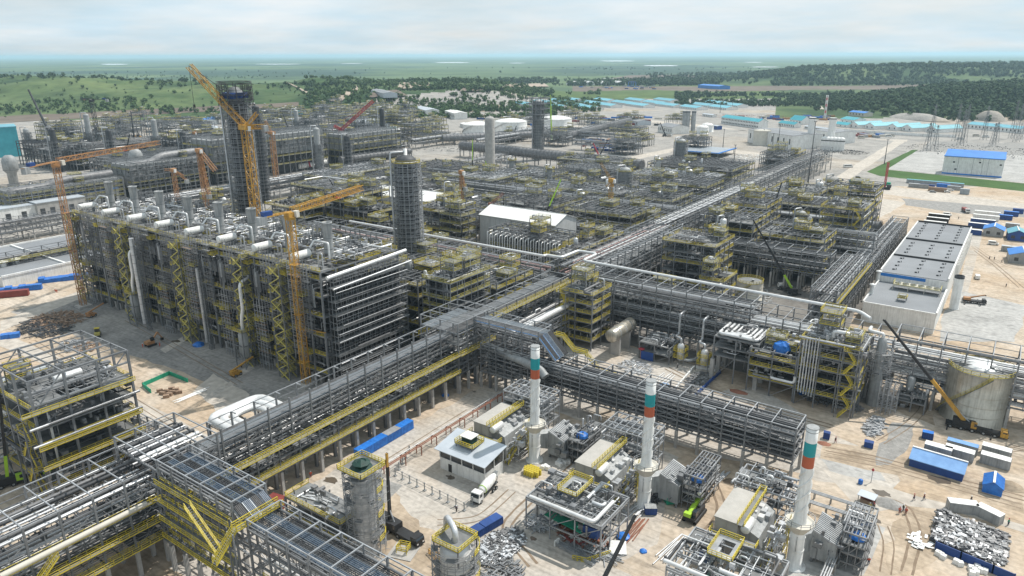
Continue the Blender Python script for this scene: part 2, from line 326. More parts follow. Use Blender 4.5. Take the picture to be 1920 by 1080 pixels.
gmat('grass', [(0.3, (0.045, 0.09, 0.025)), (0.7, (0.075, 0.14, 0.04))], 0.05, fine=0.8)
gmat('road_dust', [(0.3, (0.42, 0.38, 0.33)), (0.7, (0.52, 0.475, 0.415))], 0.05, fine=0.4)
gmat('hill_green', [(0.32, (0.045, 0.085, 0.030)), (0.45, (0.09, 0.13, 0.052)), (0.60, (0.14, 0.18, 0.072)), (0.74, (0.21, 0.235, 0.105))], 0.008, [(0.3, (0.024, 0.05, 0.022)), (0.6, (0.05, 0.088, 0.032))], 0.004, 0.46, 0.56, fine=0.05)
gmat('plain', [(0.25, (0.035, 0.065, 0.04)), (0.45, (0.085, 0.13, 0.06)), (0.6, (0.13, 0.18, 0.085)), (0.8, (0.20, 0.21, 0.13))], 0.0011, [(0.3, (0.03, 0.06, 0.045)), (0.7, (0.06, 0.10, 0.06))], 0.0006, 0.48, 0.56, fine=0.006, stretch=(1, 1, 1))
gmat('brown_field', [(0.3, (0.13, 0.105, 0.085)), (0.7, (0.19, 0.155, 0.125))], 0.01, fine=0.03)
gmat('field_green', [(0.3, (0.06, 0.10, 0.03)), (0.7, (0.11, 0.155, 0.05))], 0.01, fine=0.03)
def CF(d, a):        # distance ahead, metres to the right of the view's middle line -> world
  q = _h*d + _r0*a; return q[0], q[1]
def sm(x, a, b):
  t = np.clip((x-a)/(b-a), 0, 1); return t*t*(3-2*t)
_rs = np.random.RandomState(3); _ph = _rs.rand(40, 4)
def wav(x, y, k, n=7):
  z = 0
  for i in range(n):
    a = _ph[i, 0]*6.28; z = z+np.sin((x*np.cos(a)+y*np.sin(a))*k*(0.6+_ph[i, 1]*1.3)+_ph[i, 2]*6.28)
  return z/n
def terrain(d, a):
  """height of the hills at d metres ahead and a metres to the right"""
  t = a/d
  w1 = wav(d, a, 0.006); w2 = wav(d, a, 0.019)
  L = sm(d, 1240, 1820)*(1-sm(d, 1900, 2600))*(1-sm(t, -0.06, 0.10))          # ridge behind the plant, left
  w3 = wav(d+300, a-200, 0.011); w4 = wav(d-500, a+90, 0.030); z = L*(35 + 15*w1 + 16*w3 + 8*w2 + 14*np.abs(w4) + 6*np.sin(t*9+1.0))
  L2 = np.exp(-((d-1430)/130)**2)*(1-sm(t, -0.24, -0.10))*(0.8+0.4*w1)
  z = z + L2*(15+10*w3)
  Rr = sm(d, 1120, 1500)*(1-sm(d, 1750, 2150))*sm(t, 0.40, 0.62)               # wooded hill right
  z = z + Rr*(27+6*w1+4*w2+16*sm(t, 0.60, 0.80))
  R2 = sm(d, 2500, 3000)*(1-sm(d, 3300, 4100))*sm(t, 0.28, 0.40)               # second wooded ridge
  z = z + R2*(34 + 14*w1 + 6*w2 + 18*np.exp(-((t-0.52)/0.10)**2))
  R3 = np.exp(-((d-3900)/450)**2)*sm(t, 0.58, 0.72); z = z + R3*(52+8*w1)
  return z
def z_at(x, y):
  q = np.array([x, y, 0.0]); d = max(q @ _h, 1.0); a = q @ _r0
  return float(terrain(np.array(d), np.array(a)))
# one sheet from under the plant to the horizon
rad = np.concatenate([[0, 60], np.geomspace(120, 1100, 14), np.linspace(1130, 4300, 150), np.geomspace(4500, 90000, 40)])
ang = np.linspace(radians(-56), radians(56), 300)
g = G()
dd = rad[:, None]*np.cos(ang)[None]; aa = rad[:, None]*np.sin(ang)[None]
zz = np.where(rad[:, None] > 1000, terrain(np.maximum(dd, 1), aa), 0)
xy = dd[..., None]*_h[:2] + aa[..., None]*_r0[:2]
V = np.concatenate([xy, zz[..., None]], 2).reshape(-1, 3); nR, nA = len(rad), len(ang)
I = np.arange(nR*nA).reshape(nR, nA)
fc = np.stack([I[:-1, :-1], I[:-1, 1:], I[1:, 1:], I[1:, :-1]], -1)[:, :, ::-1].reshape(-1, 4)
g.raw(V, fc, True)
o = g.build('ground', 'bare_soil'); tag(o, kind='structure')
me = o.data
for k in ('hill_green', 'plain', 'brown_field', 'field_green'): me.materials.append(MAT[k])
cx = V[fc].mean(1); cdist = cx[:, :2] @ _h[:2]; ca = cx[:, :2] @ _r0[:2]; tt = ca/np.maximum(cdist, 1)
mi = np.zeros(len(fc), np.int32)
wob = 60*wav(cdist, ca, 0.01)
left_foot = 1215 + 420*sm(tt, -0.35, 0.0) + wob*0.3
mi[(cdist > left_foot) & (tt < 0.16)] = 1
mi[(cdist > 1190+wob*0.4) & (tt > 0.36)] = 1
mi[(cdist > 1750+wob) & (tt >= 0.0) & (tt < 0.36)] = 4
mi[(cdist > 2150+2*wob) & (mi > 0)] = 3                      # cleared brown belt
mi[(cdist > 2480+2*wob)] = 1
mi[(cdist > 2080+wob) & (tt < 0.08)] = 2
mi[(cdist > 3300+2*wob) & (tt < 0.30)] = 2
mi[(cdist > 4200)] = 2
mi[(cdist < 600)] = 0
me.polygons.foreach_set('material_index', mi)
def sheet(name, pts, mt, z, ragged=0.0, step=6.0, seed=1):
  """a flat patch of ground with an uneven edge"""
  rr = random.Random(seed); out = []
  n = len(pts)
  for i in range(n):
    a, b = np.array(pts[i][:2], float), np.array(pts[(i+1) % n][:2], float); L = np.linalg.norm(b-a)
    k = max(1, int(L/step)) if ragged else 1
    nn = np.array([-(b-a)[1], (b-a)[0]])/max(L, 1e-6)
    for j in range(k):
      q = a+(b-a)*j/k
      if ragged: q = q+nn*rr.uniform(-ragged, ragged)
      out.append(q)
  me_pts = [(p[0], p[1]) for p in out]
  from mathutils.geometry import tessellate_polygon
  tri = tessellate_polygon([[Vector((x, y, 0)) for x, y in me_pts]])
  gg = G(); vv = [(x, y, z) for x, y in me_pts]; fs = []
  for t_ in tri:
    a, b, c = [np.array(me_pts[i]) for i in t_]
    fs.append(list(t_) if np.cross(b-a, c-a) > 0 else list(t_)[::-1])
  gg.raw(vv, fs); return tag(gg.build(name, mt), kind='structure')
def PP(*px): return [P(x, y)[:2] for x, y in px]
# earthworks of the site
sheet('sand_yard', [(-420, 20), (60, 20), (60, 300), (20, 700), (-80, 640), (-120, 500), (-160, 280), (-420, 280)], 'sand', 0.004, 3, 20, 1)
sheet('site_yard', [(-700, 240), (-140, 240), (-130, 700), (-200, 1000), (-560, 1150), (-900, 900), (-1100, 500)], 'bare_soil', 0.006, 8, 40, 2)
sheet('concrete_yard', [(-129, 60), (-60, 60), (-20, 100), (-20, 112), (-55, 112), (-50, 124), (-60, 160), (-128, 160)], 'pale_concrete', 0.010, 0.8, 4, 3)
sheet('concrete_yard', [(-128, 160), (-60, 165), (-12, 172), (-12, 185), (-35, 200), (-60, 216), (-128, 222)], 'pale_concrete', 0.010, 1.2, 4, 4)
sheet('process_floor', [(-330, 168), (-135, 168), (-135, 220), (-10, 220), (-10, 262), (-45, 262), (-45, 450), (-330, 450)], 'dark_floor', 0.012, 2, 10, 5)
sheet('grey_yard', [(-330, 108), (-262, 112), (-206, 116), (-178, 112), (-146, 108), (-146, 168), (-330, 168)], 'cloud_shade_ground', 0.016, 0.8, 5, 6)
sheet('slab', PP((330, 760), (400, 700), (470, 740), (420, 800)), 'road_dust', 0.02, 0.4, 3, 7)
for px in ([(470,655),(550,628),(556,634),(480,664)], [(300,655),(345,630),(352,636),(310,662)], [(440,700),(468,685),(478,690),(448,708)], [(390,738),(432,715),(440,720),(398,744)], [(270,600),(320,580),(324,584),(275,604)]):
  sheet('concrete_strip', PP(*px), 'pale_concrete', 0.024, 0.1, 3, 8)
sheet('sand_patch', PP((230,740),(310,690),(420,780),(360,830),(290,800)), 'sand', 0.022, 1.0, 4, 9)
sheet('road', [(-430, 84), (-260, 92), (-140, 88), (-140, 95), (-262, 98), (-430, 91)], 'road_dust', 0.030, 0.4, 8, 10)
sheet('road', PP((0,603),(150,545),(160,556),(0,622)), 'road_dust', 0.026, 0.3, 6, 11)
sheet('road', [(-127, 100), (-119, 100), (-119, 160), (-127, 160)], 'pale_concrete', 0.024, 0.3, 5, 12)
sheet('wet_ground', PP((700,930),(740,925),(790,985),(830,1000),(860,1080),(740,1080),(700,1000)), 'wet_sand', 0.028, 0.8, 2, 13)
sheet('gravel_patch', PP((705,895),(755,910),(705,960),(690,940)), 'gravel', 0.032, 0.1, 3, 14)
sheet('concrete_apron', PP((1450,1080),(1590,960),(1620,975),(1545,1080)), 'grey_concrete', 0.020, 0.2, 5, 15)
sheet('concrete_apron', PP((1560,1080),(1610,970),(1660,990),(1620,1080)), 'grey_concrete', 0.020, 0.2, 5, 16)
sheet('mud_ground', PP((1690,955),(1740,940),(1790,945),(1750,1060),(1680,1080),(1660,1040)), 'wet_sand', 0.024, 1.0, 3, 17)
sheet('gravel_patch', PP((1672,790),(1718,798),(1700,850),(1668,870),(1640,872)), 'gravel', 0.026, 1.0, 3, 18)
sheet('dirt_road', PP((1545,830),(1640,840),(1760,880),(1920,920),(1920,965),(1740,905),(1620,880),(1540,860)), 'wet_sand', 0.022, 0.7, 4, 19)
sheet('road', PP((1540,880),(1720,930),(1920,985),(1920,1000),(1780,955),(1700,950),(1620,965)), 'road_dust', 0.028, 0.4, 5, 20)
sheet('concrete_yard', PP((1530,850),(1640,860),(1660,900),(1560,890)), 'grey_concrete', 0.020, 0.8, 4, 21)
sheet('work_pit', PP((1345,690),(1410,700),(1425,725),(1330,735)), 'wet_sand', 0.022, 0.8, 3, 22)
sheet('mud_ground', PP((1660,700),(1760,740),(1750,800),(1680,770),(1650,740)), 'wet_sand', 0.024, 1.0, 3, 23)
# around the long building and beyond
sheet('concrete_apron', PP((1770,590),(1800,545),(1930,575),(1900,640),(1760,640)), 'grey_concrete', 0.020, 0.8, 5, 24)
sheet('concrete_strip', PP((1800,530),(1790,545),(1815,548),(1842,440),(1823,435)), 'pale_concrete', 0.026, 0.1, 5, 25)
sheet('road', PP((1545,345),(1580,345),(1702,262),(1680,262)), 'road_dust', 0.022, 0.5, 20, 26)
sheet('road', PP((1560,335),(1930,383),(1930,400),(1555,350)), 'road_dust', 0.026, 0.5, 20, 27)
sheet('road', PP((1610,365),(1700,380),(1640,415),(1625,450),(1605,450),(1640,395),(1600,372)), 'road_dust', 0.024, 0.6, 8, 28)
sheet('grass_verge', PP((1625,322),(1710,281),(1722,281),(1662,318),(1930,345),(1930,360),(1650,330)), 'grass', 0.03, 0.2, 20, 29)
sheet('substation_yard', PP((1664,317),(1702,283),(1930,290),(1930,344)), 'grey_concrete', 0.028, 0, 20, 30)
sheet('switchyard', PP((1725,283),(1745,265),(1930,270),(1930,292)), 'gravel', 0.033, 0, 20, 31)
sheet('road', PP((1050,240),(1180,222),(1330,235),(1480,257),(1700,262),(1700,266),(1330,240),(1180,227),(1060,245)), 'road_dust', 0.026, 1, 30, 32)
sheet('road', PP((1120,306),(1300,270),(1520,300),(1520,306),(1300,277),(1130,312)), 'road_dust', 0.03, 0.6, 20, 33)
sheet('sand_patch', PP((1560,385),(1930,405),(1930,600),(1840,560),(1830,440),(1720,425),(1600,440)), 'sand', 0.016, 2, 12, 34)
sheet('gravel_patch', PP((1690,372),(1930,392),(1930,408),(1800,400),(1700,385)), 'gravel', 0.03, 0.8, 10, 35)
sheet('road', PP((-20,236),(400,214),(420,218),(-20,240)), 'road_dust', 0.035, 1, 40, 37)

def track(name, px, w, mt, z=.04, gap=0):
  """pair of wheel ruts, or one band, through image points on the ground"""
  p = [np.array(P(*q)[:2]) for q in px]; pts = []
  for i in range(len(p)-1):
    for t in np.linspace(0, 1, 9)[:-1]: pts.append(p[i]*(1-t)+p[i+1]*t)
  pts.append(p[-1]); pts = np.array(pts)
  for _ in range(6): pts[1:-1] = (pts[:-2]+pts[1:-1]*2+pts[2:])/4
  d = np.gradient(pts, axis=0); d /= np.linalg.norm(d, axis=1, keepdims=True); n_ = np.stack([-d[:, 1], d[:, 0]], 1); rr = random.Random(int(px[0][0]))
  for s_ in ((-gap, gap) if gap else (0,)):
    g = G(); V = []
    for q, m_ in zip(pts, n_):
      a, b = w*rr.uniform(.6, 1.2), w*rr.uniform(.6, 1.2); V += [(*(q+m_*(s_-a/2)), z), (*(q+m_*(s_+b/2)), z)]
    g.raw(V, [[2*i, 2*i+1, 2*i+3, 2*i+2] for i in range(len(pts)-1)]); o = g.build(name, mt); tag(o, kind='structure')
mat('rut', (0.25, 0.19, 0.135), (0.17, 0.125, 0.085), .95, 0, .5, space='World'); mat('puddle', (0.13, 0.105, 0.08), (0.10, 0.08, 0.06), .12, 0, .3, spec=.7, space='World')
for i, q in enumerate((((1548, 842), (1640, 858), (1760, 892), (1920, 935)), ((1545, 852), (1650, 872), (1740, 898), (1915, 950)), ((1690, 700), (1740, 760), (1700, 800), (1650, 830)), ((1700, 1075), (1720, 1000), (1700, 950), (1640, 930)), ((1660, 1075), (1668, 1020), (1655, 985)), ((1770, 830), (1850, 850), (1918, 840)), ((1830, 470), (1870, 500), (1915, 540)), ((1825, 462), (1850, 480), (1890, 500), (1918, 505)), ((1640, 420), (1680, 405), (1740, 410), (1800, 430)), ((1100, 850), (1060, 890), (1000, 930), (940, 990), (1000, 1060)), ((960, 920), (900, 975), (820, 980)), ((720, 870), (800, 820), (880, 770)), ((1330, 890), (1360, 960), (1300, 1030)), ((240, 600), (330, 650), (450, 720)), ((60, 640), (200, 720), (330, 800)), ((1250, 690), (1330, 730), (1420, 760), (1560, 800)))): track('wheel_rut', q, .35 if i % 3 else .6, 'rut', .034+.0007*i, 1.0)
for i, (x, y, r) in enumerate(((1100, 855, 1.2), (1140, 905, 1.5), (1375, 905, 1.6), (1655, 925, 1.3), (1640, 975, 1.0), (1760, 900, 1.6), (560, 690, 1.2), (620, 900, 1.4), (1000, 1010, .7), (845, 895, .9), (1690, 760, 1.6), (330, 640, 1.2))):
  b = P(x, y); rr = random.Random(i); sheet('puddle', [(b[0]+r*rr.uniform(.6, 1.3)*cos(k*.52)*1.6, b[1]+r*rr.uniform(.6, 1.3)*sin(k*.52)) for k in range(12)], 'puddle', .046+.0005*i)
# ------------------------------------------------------------------ builders of plant structures (local coordinates, base at the thing's origin)
def grid_lines(x0, x1, n): return [x0+(x1-x0)*i/n for i in range(n+1)]
def rail(g, pts, h=1.1, post=1.8, toe=True, w=0.09):
  """handrail along a polyline: top rail, knee rail, toe board and posts"""
  for a, b in zip(pts[:-1], pts[1:]):
    a = np.array(a, float); b = np.array(b, float); up = np.array([0, 0, 1.0]); L = np.linalg.norm(b-a)
    if L < 0.05: continue
    sg = [(a+up*h, b+up*h), (a+up*h*.55, b+up*h*.55)]
    n = max(1, int(L/post))
    sg += [(a+(b-a)*i/n, a+(b-a)*i/n+up*h) for i in range(n+1)]
    g.bars(sg, w)
    if toe: g.bars([(a+up*.12, b+up*.12)], 0.04, 0.24)
def stair(g, gr, a, b, w=1.0, wv=(0, 1, 0)):
  """sloping stair flight from a up to b: stringers and rails in g, treads in gr"""
  a = np.array(a, float); b = np.array(b, float); q = np.array(wv, float)*w/2; up = np.array([0, 0, 1.0])
  for s_ in (-1, 1):
    g.bars([(a+q*s_, b+q*s_)], 0.08, 0.28)
    g.bars([(a+q*s_+up, b+q*s_+up), (a+q*s_+up*.5, b+q*s_+up*.5)], 0.08)
    n = max(2, int(np.linalg.norm(b-a)/1.5))
    g.bars([(a+q*s_+(b-a)*i/n, a+q*s_+(b-a)*i/n+up) for i in range(n+1)], 0.07)
  n = max(3, int(abs(b[2]-a[2])/0.3)); t = [(a+(b-a)*(i+.5)/n) for i in range(n)]
  gr.bars([(c-q, c+q) for c in t], 0.3, 0.05)
def clutter(rr, box, n, rmin=0.06, rmax=0.2, kinds='pvb'):
  """small pipes, valves and boxes filling a space; returns a G"""
  x0, x1, y0, y1, z0, z1 = box; g = G()
  for i in range(n):
    k = rr.choice(kinds); r = rr.uniform(rmin, rmax); p = np.array([rr.uniform(x0, x1), rr.uniform(y0, y1), rr.uniform(z0, z1)])
    if k == 'p':
      pts = [p]; ax = rr.randrange(2)
      for j in range(rr.randint(1, 3)):
        q = pts[-1].copy(); lim = ((x0, x1), (y0, y1), (z0, z1))[ax]; q[ax] = rr.uniform(*lim); pts.append(q); ax = rr.choice([a for a in (0, 1, 2) if a != ax])
      g.pipe(pts, r, 6)
    elif k == 'v':
      q = p.copy(); q[2] = min(z1, p[2]+rr.uniform(0.8, 2.5)); g.tube([p, q], r*1.6, 7)
    elif k == 'b': g.obox(p, rr.uniform(.4, 1.6), rr.uniform(.4, 1.6), rr.uniform(.3, 1.3))
    else:
      q = p.copy(); q[rr.randrange(2)] += rr.uniform(-4, 4); q[0] = min(max(q[0], x0), x1); q[1] = min(max(q[1], y0), y1); g.bars([(p, q)], r*1.4)
  return g
def pipe_run(rr, axis, s0, s1, c, z, r, loop=0.0):
  """points of a pipe along a rack, sometimes with a jog"""
  def pt(s, c_, z_): return (s, c_, z_) if axis == 'x' else (c_, s, z_)
  pts = [pt(s0, c, z)]
  if loop:
    for sc in np.arange(s0+rr.uniform(10, 25), s1-12, rr.uniform(40, 70)):
      w = rr.uniform(2.5, 5); pts += [pt(sc, c, z), pt(sc, c, z+loop), pt(sc+w, c, z+loop), pt(sc+w, c, z)]
  pts.append(pt(s1, c, z)); return pts
PIPE_MATS = ['grey_pipe', 'grey_pipe', 'grey_pipe', 'cladding', 'cladding', 'dark_steel', 'bright_cladding']
def rack(label, axis, c, width, s0, s1, levels, leg=6.0, pitch=6.0, top=None, seed=0, pipes=7, rmax=0.42, trays=0, tray_mat='tray_blue', walk=(), portal=False,
    brace=True, group='pipe racks of the plant', pmats=None, legmat='concrete', sides=True, mids=0, density=1.0, far=False, roof_beams=True, name='pipe_rack', cat='pipe rack', post_w=0.36):
  rr = random.Random(seed*77+5); L = s1-s0; hw = width/2
  def p3(s, t, z): return (s, t, z) if axis == 'x' else (t, s, z)
  loc = (s0, c, 0) if axis == 'x' else (c, s0, 0)
  T = thing(name, label, cat, loc, 0, group)
  n = max(1, round(L/pitch)); ss = grid_lines(0, L, n); ztop = top or levels[-1]+2.5
  tl = [-hw, hw] + ([0.0] if width > 9 else [])
  if leg > 0:
    lm = G(); lm.box(-.36, .36, -.36, .36, 0, leg); proto = None
    for s in ss[::1 if not far else 2]:
      for t in tl:
        if proto is None: proto = lm.build('concrete_leg' if legmat == 'concrete' else 'leg', legmat, T, p3(s, t, 0))
        else: inst(proto, T, p3(s, t, 0))
  pm = G(); pm.bars([((0, 0, leg), (0, 0, ztop))], post_w); proto = None
  for s in ss:
    for t in (-hw, hw):
      if proto is None: proto = pm.build('post', 'steel', T, p3(s, t, 0))
      else: inst(proto, T, p3(s, t, 0))
  for k, z in enumerate(levels):
    g = G()
    g.bars([(p3(s, -hw, z), p3(s, hw, z)) for s in ss], 0.28, 0.36)
    if mids: g.bars([(p3(s+pitch*(j+1)/(mids+1), -hw, z), p3(s+pitch*(j+1)/(mids+1), hw, z)) for s in ss[:-1] for j in range(mids)], 0.18, 0.24)
    g.bars([(p3(0, t, z), p3(L, t, z)) for t in (-hw, hw)], 0.26, 0.34)
    g.build('beam_level', 'steel', T)
    if mids and k < len(levels)-1 and not far:
      fg = G(); nf = max(1, int(L/pitch)); q = L/nf  # solid plates added to block light and keep the rack dark inside
      for i in range(nf):
        if rr.random() < .7: a_, b_ = rr.uniform(-hw, -hw*.5), rr.uniform(hw*.3, hw-.3); p_, q_ = p3(i*q+.1, a_, 0), p3((i+1)*q-.1, b_, 0); fg.box(min(p_[0], q_[0]), max(p_[0], q_[0]), min(p_[1], q_[1]), max(p_[1], q_[1]), z+.19, z+.22)
      if fg.n: fg.build('shade_plate', 'grating', T)
    if k < len(levels)-1 or not trays:
      # pipes side by side on this level
      t = -hw+0.5; q = 0
      while t < hw-0.4 and q < pipes:
        r = rr.choice([0.10, 0.14, 0.18, 0.24, 0.3, rmax]); t += r+rr.uniform(0.05, 0.5)
        if t+r > hw-0.2: break
        a = 0 if rr.random() < 0.75 else rr.uniform(0, L*0.4); b = L if rr.random() < 0.75 else rr.uniform(L*0.6, L)
        pg = G(); pg.pipe(pipe_run(rr, axis, a, b, t, z+0.2+r, r, loop=rr.choice([0, 0, 0, 1.2]) if r < 0.3 else 0), r, 6 if r < .2 else 8)
        pg.build('pipe', (pmats or PIPE_MATS)[rr.randrange(len(pmats or PIPE_MATS))], T); t += r+rr.uniform(0.05, 0.4); q += 1
    else:
      w = (width-0.6)/trays
      for j in range(trays):
        t0 = -hw+0.3+j*w; tg = G()
        for tt_ in (t0+.06, t0+w*.9): tg.bars([(p3(0, tt_, z+.32), p3(L, tt_, z+.32))], 0.07, 0.22)
        m_ = max(2, int(L/1.1)); tg.bars([(p3(L*i/m_, t0+.06, z+.3), p3(L*i/m_, t0+w*.9, z+.3)) for i in range(m_+1)], 0.12, 0.08)
        tr = tg.build('cable_tray', tray_mat if isinstance(tray_mat, str) else tray_mat[j % len(tray_mat)], T)
        cg = G()
        nc = max(2, int(w*3)); dk_ = 'dark_steel' in tray_mat
        for q in range(nc):
          tt_ = t0+.2+(w*.9-.35)*q/max(1, nc-1); cg.bars([(p3(0, tt_, z+.42), p3(L, tt_, z+.42))], .2 if dk_ else .13, 0.1)
        cg.build('cable_run', ('cable_black', 'cable_blue')[(j+seed) % 2] if dk_ else ('galvanised', 'grey_pipe', 'tray_blue')[(j+seed) % 3], tr)
  bg_ = G()
  zs = ([leg]+list(levels)+[ztop])
  if sides:
    for z in [(zs[i]+zs[i+1])/2 for i in range(len(zs)-1)]: bg_.bars([(p3(0, t, z), p3(L, t, z)) for t in (-hw, hw)], 0.14)
    bg_.bars([(p3((ss[i]+ss[i+1])/2, t, leg), p3((ss[i]+ss[i+1])/2, t, levels[-1])) for i in range(n) for t in (-hw, hw)], 0.12)
  if brace:
    for i in range(0, n, 2 if n > 3 else 1):
      for t in (-hw, hw):
        for za, zb in zip(zs[:-2], zs[1:-1]):
          bg_.bars([(p3(ss[i], t, za), p3(ss[i+1], t, zb))] + ([(p3(ss[i+1], t, za), p3(ss[i], t, zb))] if rr.random() < .5 else []), 0.16)
  if bg_.n: bg_.build('side_bracing', 'steel', T)
  if roof_beams and ztop > levels[-1]+0.5:
    g = G(); g.bars([(p3(s, -hw, ztop), p3(s, hw if not portal else -hw+width*.35, ztop)) for s in ss], 0.22)
    g.bars([(p3(0, t, ztop), p3(L, t, ztop)) for t in ((-hw, hw) if not portal else (-hw,))], 0.2)
    g.build('top_frame', 'galvanised' if not far else 'steel', T)
  for wk in walk:     # (side, level, width[, s range])
    sd, z, w = wk[:3]; a, b = (0, L) if len(wk) < 4 else (wk[3]-s0, wk[4]-s0)
    t0 = sd*hw; t1 = sd*(hw+w); g = G()
    q = p3(a, min(t0, t1), 0), p3(b, max(t0, t1), 0); g.box(q[0][0], q[1][0], q[0][1], q[1][1], z-.06, z+.02)
    d = g.build('walkway', 'grating', T); y = G(); rail(y, [p3(a, t1, z), p3(b, t1, z)]); rail(y, [p3(a, t0+sd*.1, z), p3(b, t0+sd*.1, z)], toe=False)
    y.build('handrail', 'yellow_paint' if not far else 'pale_yellow', d)
  if density > 0:
    nn = int(L*width/14*density)
    for z in levels[:-1] if len(levels) > 1 else levels:
      bx = (0, L, -hw+.4, hw-.4, z+.6, z+2.6) if axis == 'x' else (-hw+.4, hw-.4, 0, L, z+.6, z+2.6)
      g = clutter(rr, bx, max(3, nn//len(levels)), .05, .15, 'ppbbw'); g.build('fittings', rr.choice(['grey_pipe', 'cladding', 'dark_steel']), T)
  return T
def module(label, x0, x1, y0, y1, levels, bays=(3, 3), seed=0, top=None, rails=True, deck=0.75, pipes=10, rmax=0.45, vessels=1, fill=1.0, leg=0, group='process structures', name='process_structure', cat='structure',
    stairs=0, steel='steel', railmat='yellow_paint', brace=True, pmats=None, box=False, far=False, post_w=0.38, upper=2):
  """open steel structure with decks, handrails, pipes and vessels"""
  rr = random.Random(seed*131+9); T = thing(name, label, cat, (x0, y0, 0), 0, group); w, d = x1-x0, y1-y0
  xs = grid_lines(0, w, bays[0]); ys = grid_lines(0, d, bays[1]); ztop = top or levels[-1]+rr.choice([0, 2.5])
  pts = [(x, y) for x in xs for y in ys if x in (xs[0], xs[-1]) or y in (ys[0], ys[-1])]
  pm = G(); pm.bars([((0, 0, 0), (0, 0, ztop))], post_w); proto = None
  for x, y in pts:
    if proto is None: proto = pm.build('post', steel, T, (x, y, 0))
    else: inst(proto, T, (x, y, 0))
  for k, z in enumerate(levels + ([ztop] if ztop > levels[-1] else [])):
    g = G(); g.bars([((x, 0, z), (x, d, z)) for x in xs]+[((0, y, z), (w, y, z)) for y in ys], 0.26, 0.34)
    mid = [(xs[i]+xs[i+1])/2 for i in range(len(xs)-1)]; g.bars([((x, 0, z), (x, d, z)) for x in mid], 0.15, 0.2)
    bl = g.build('beam_level', steel, T)
    if z == ztop and ztop > levels[-1]: continue
    dg = G(); nd = 0
    for i in range(len(xs)-1):
      for j in range(len(ys)-1):
        if rr.random() < deck: dg.box(xs[i]+.1, xs[i+1]-.1, ys[j]+.1, ys[j+1]-.1, z+.19, z+.25); nd += 1
    if nd:
      do = dg.build('deck', 'grating', T)
      if rails:
        y = G(); zz_ = z+.22
        for a, b in (((0, 0), (w, 0)), ((w, 0), (w, d)), ((w, d), (0, d)), ((0, d), (0, 0))):
          if rr.random() < 0.85: rail(y, [(a[0], a[1], zz_), (b[0], b[1], zz_)])
        if y.n: y.build('handrail', railmat, do)
    h = (levels[k+1]-z if k+1 < len(levels) else 2.4)
    for q in range(max(1, int(pipes/len(levels)))):
      r = rr.choice([.12, .16, .22, .3, rmax]); pa = [np.array([rr.uniform(0, w), rr.uniform(0, d), z+rr.uniform(.5, h*.8)])]; ax = rr.randrange(2)
      for j in range(rr.randint(1, 3)):
        e = pa[-1].copy(); e[ax] = rr.choice([rr.uniform(-.8, .2), rr.uniform(.3, .7), rr.uniform(.85, 1.05)])*(w, d)[ax] if ax < 2 else z+rr.uniform(.4, h)
        pa.append(e); ax = rr.choice([a for a in (0, 1, 2) if a != ax])
      pa = [np.array([min(max(p[0], -.6), w+.6), min(max(p[1], -.6), d+.6), p[2]]) for p in pa]
      pg = G(); pg.pipe(pa, r, 7); pg.build('pipe', (pmats or PIPE_MATS)[rr.randrange(len(pmats or PIPE_MATS))], T)
    g = clutter(rr, (0.3, w-.3, .3, d-.3, z+.3, z+max(1.2, h*.7)), int(w*d/9*fill)+3, .05, .17); g.build('fittings', rr.choice(['grey_pipe', 'cladding', 'dark_steel', 'steel']), T)
  for q in range(int(pipes*.5)):
    r = rr.choice([.1, .14, .2, .3]); x, y = rr.uniform(0, w), rr.uniform(0, d); z0 = rr.choice(levels); zt = levels[-1]+rr.uniform(-2, 3.5); e = rr.choice((-1, 1))*rr.uniform(.8, 3.5); pg = G()
    pg.pipe([(x, y, z0+.3), (x, y, max(z0+2, zt)), (min(max(x+e, 0), w), y, max(z0+2, zt)), (min(max(x+e, 0), w), y, max(z0+1, zt-2))], r, 6); pg.build('riser_pipe', rr.choice(['bright_cladding', 'cladding', 'cladding', 'grey_pipe']), T)
  if w*d > 150 and len(levels) > 1:
    for q in range(upper):
      bw, bd = min(w*.45, rr.uniform(4, 9)), min(d*.45, rr.uniform(4, 9)); x, y = rr.uniform(0, w-bw), rr.uniform(0, d-bd); z0 = levels[-1]; hh = rr.uniform(3, 8); g = G(); c4 = [(x, y), (x+bw, y), (x+bw, y+bd), (x, y+bd)]; dg = G(); y_ = G()
      g.bars([((*c, z0), (*c, z0+hh)) for c in c4], .25)
      for zq in (z0+hh*.55, z0+hh): g.bars([((*c4[i], zq), (*c4[(i+1) % 4], zq)) for i in range(4)], .22); dg.box(x+.1, x+bw-.1, y+.1, y+bd-.1, zq+.12, zq+.17); rail(y_, [(*c, zq+.15) for c in c4+c4[:1]])
      u = g.build('upper_frame', steel, T); dg.build('upper_deck', 'grating', u); y_.build('handrail', 'pale_yellow' if q else railmat, u); clutter(rr, (x, x+bw, y, y+bd, z0+.3, z0+hh+1.5), 22, .06, .2, 'ppvbw').build('fittings', 'cladding', u)
  if box:
    g = G(); g.box(w*.12, w*.88, d*.12, d*.88, levels[0]*.3, levels[-1]-.8); g.build('equipment_casing', 'dark_steel', T)
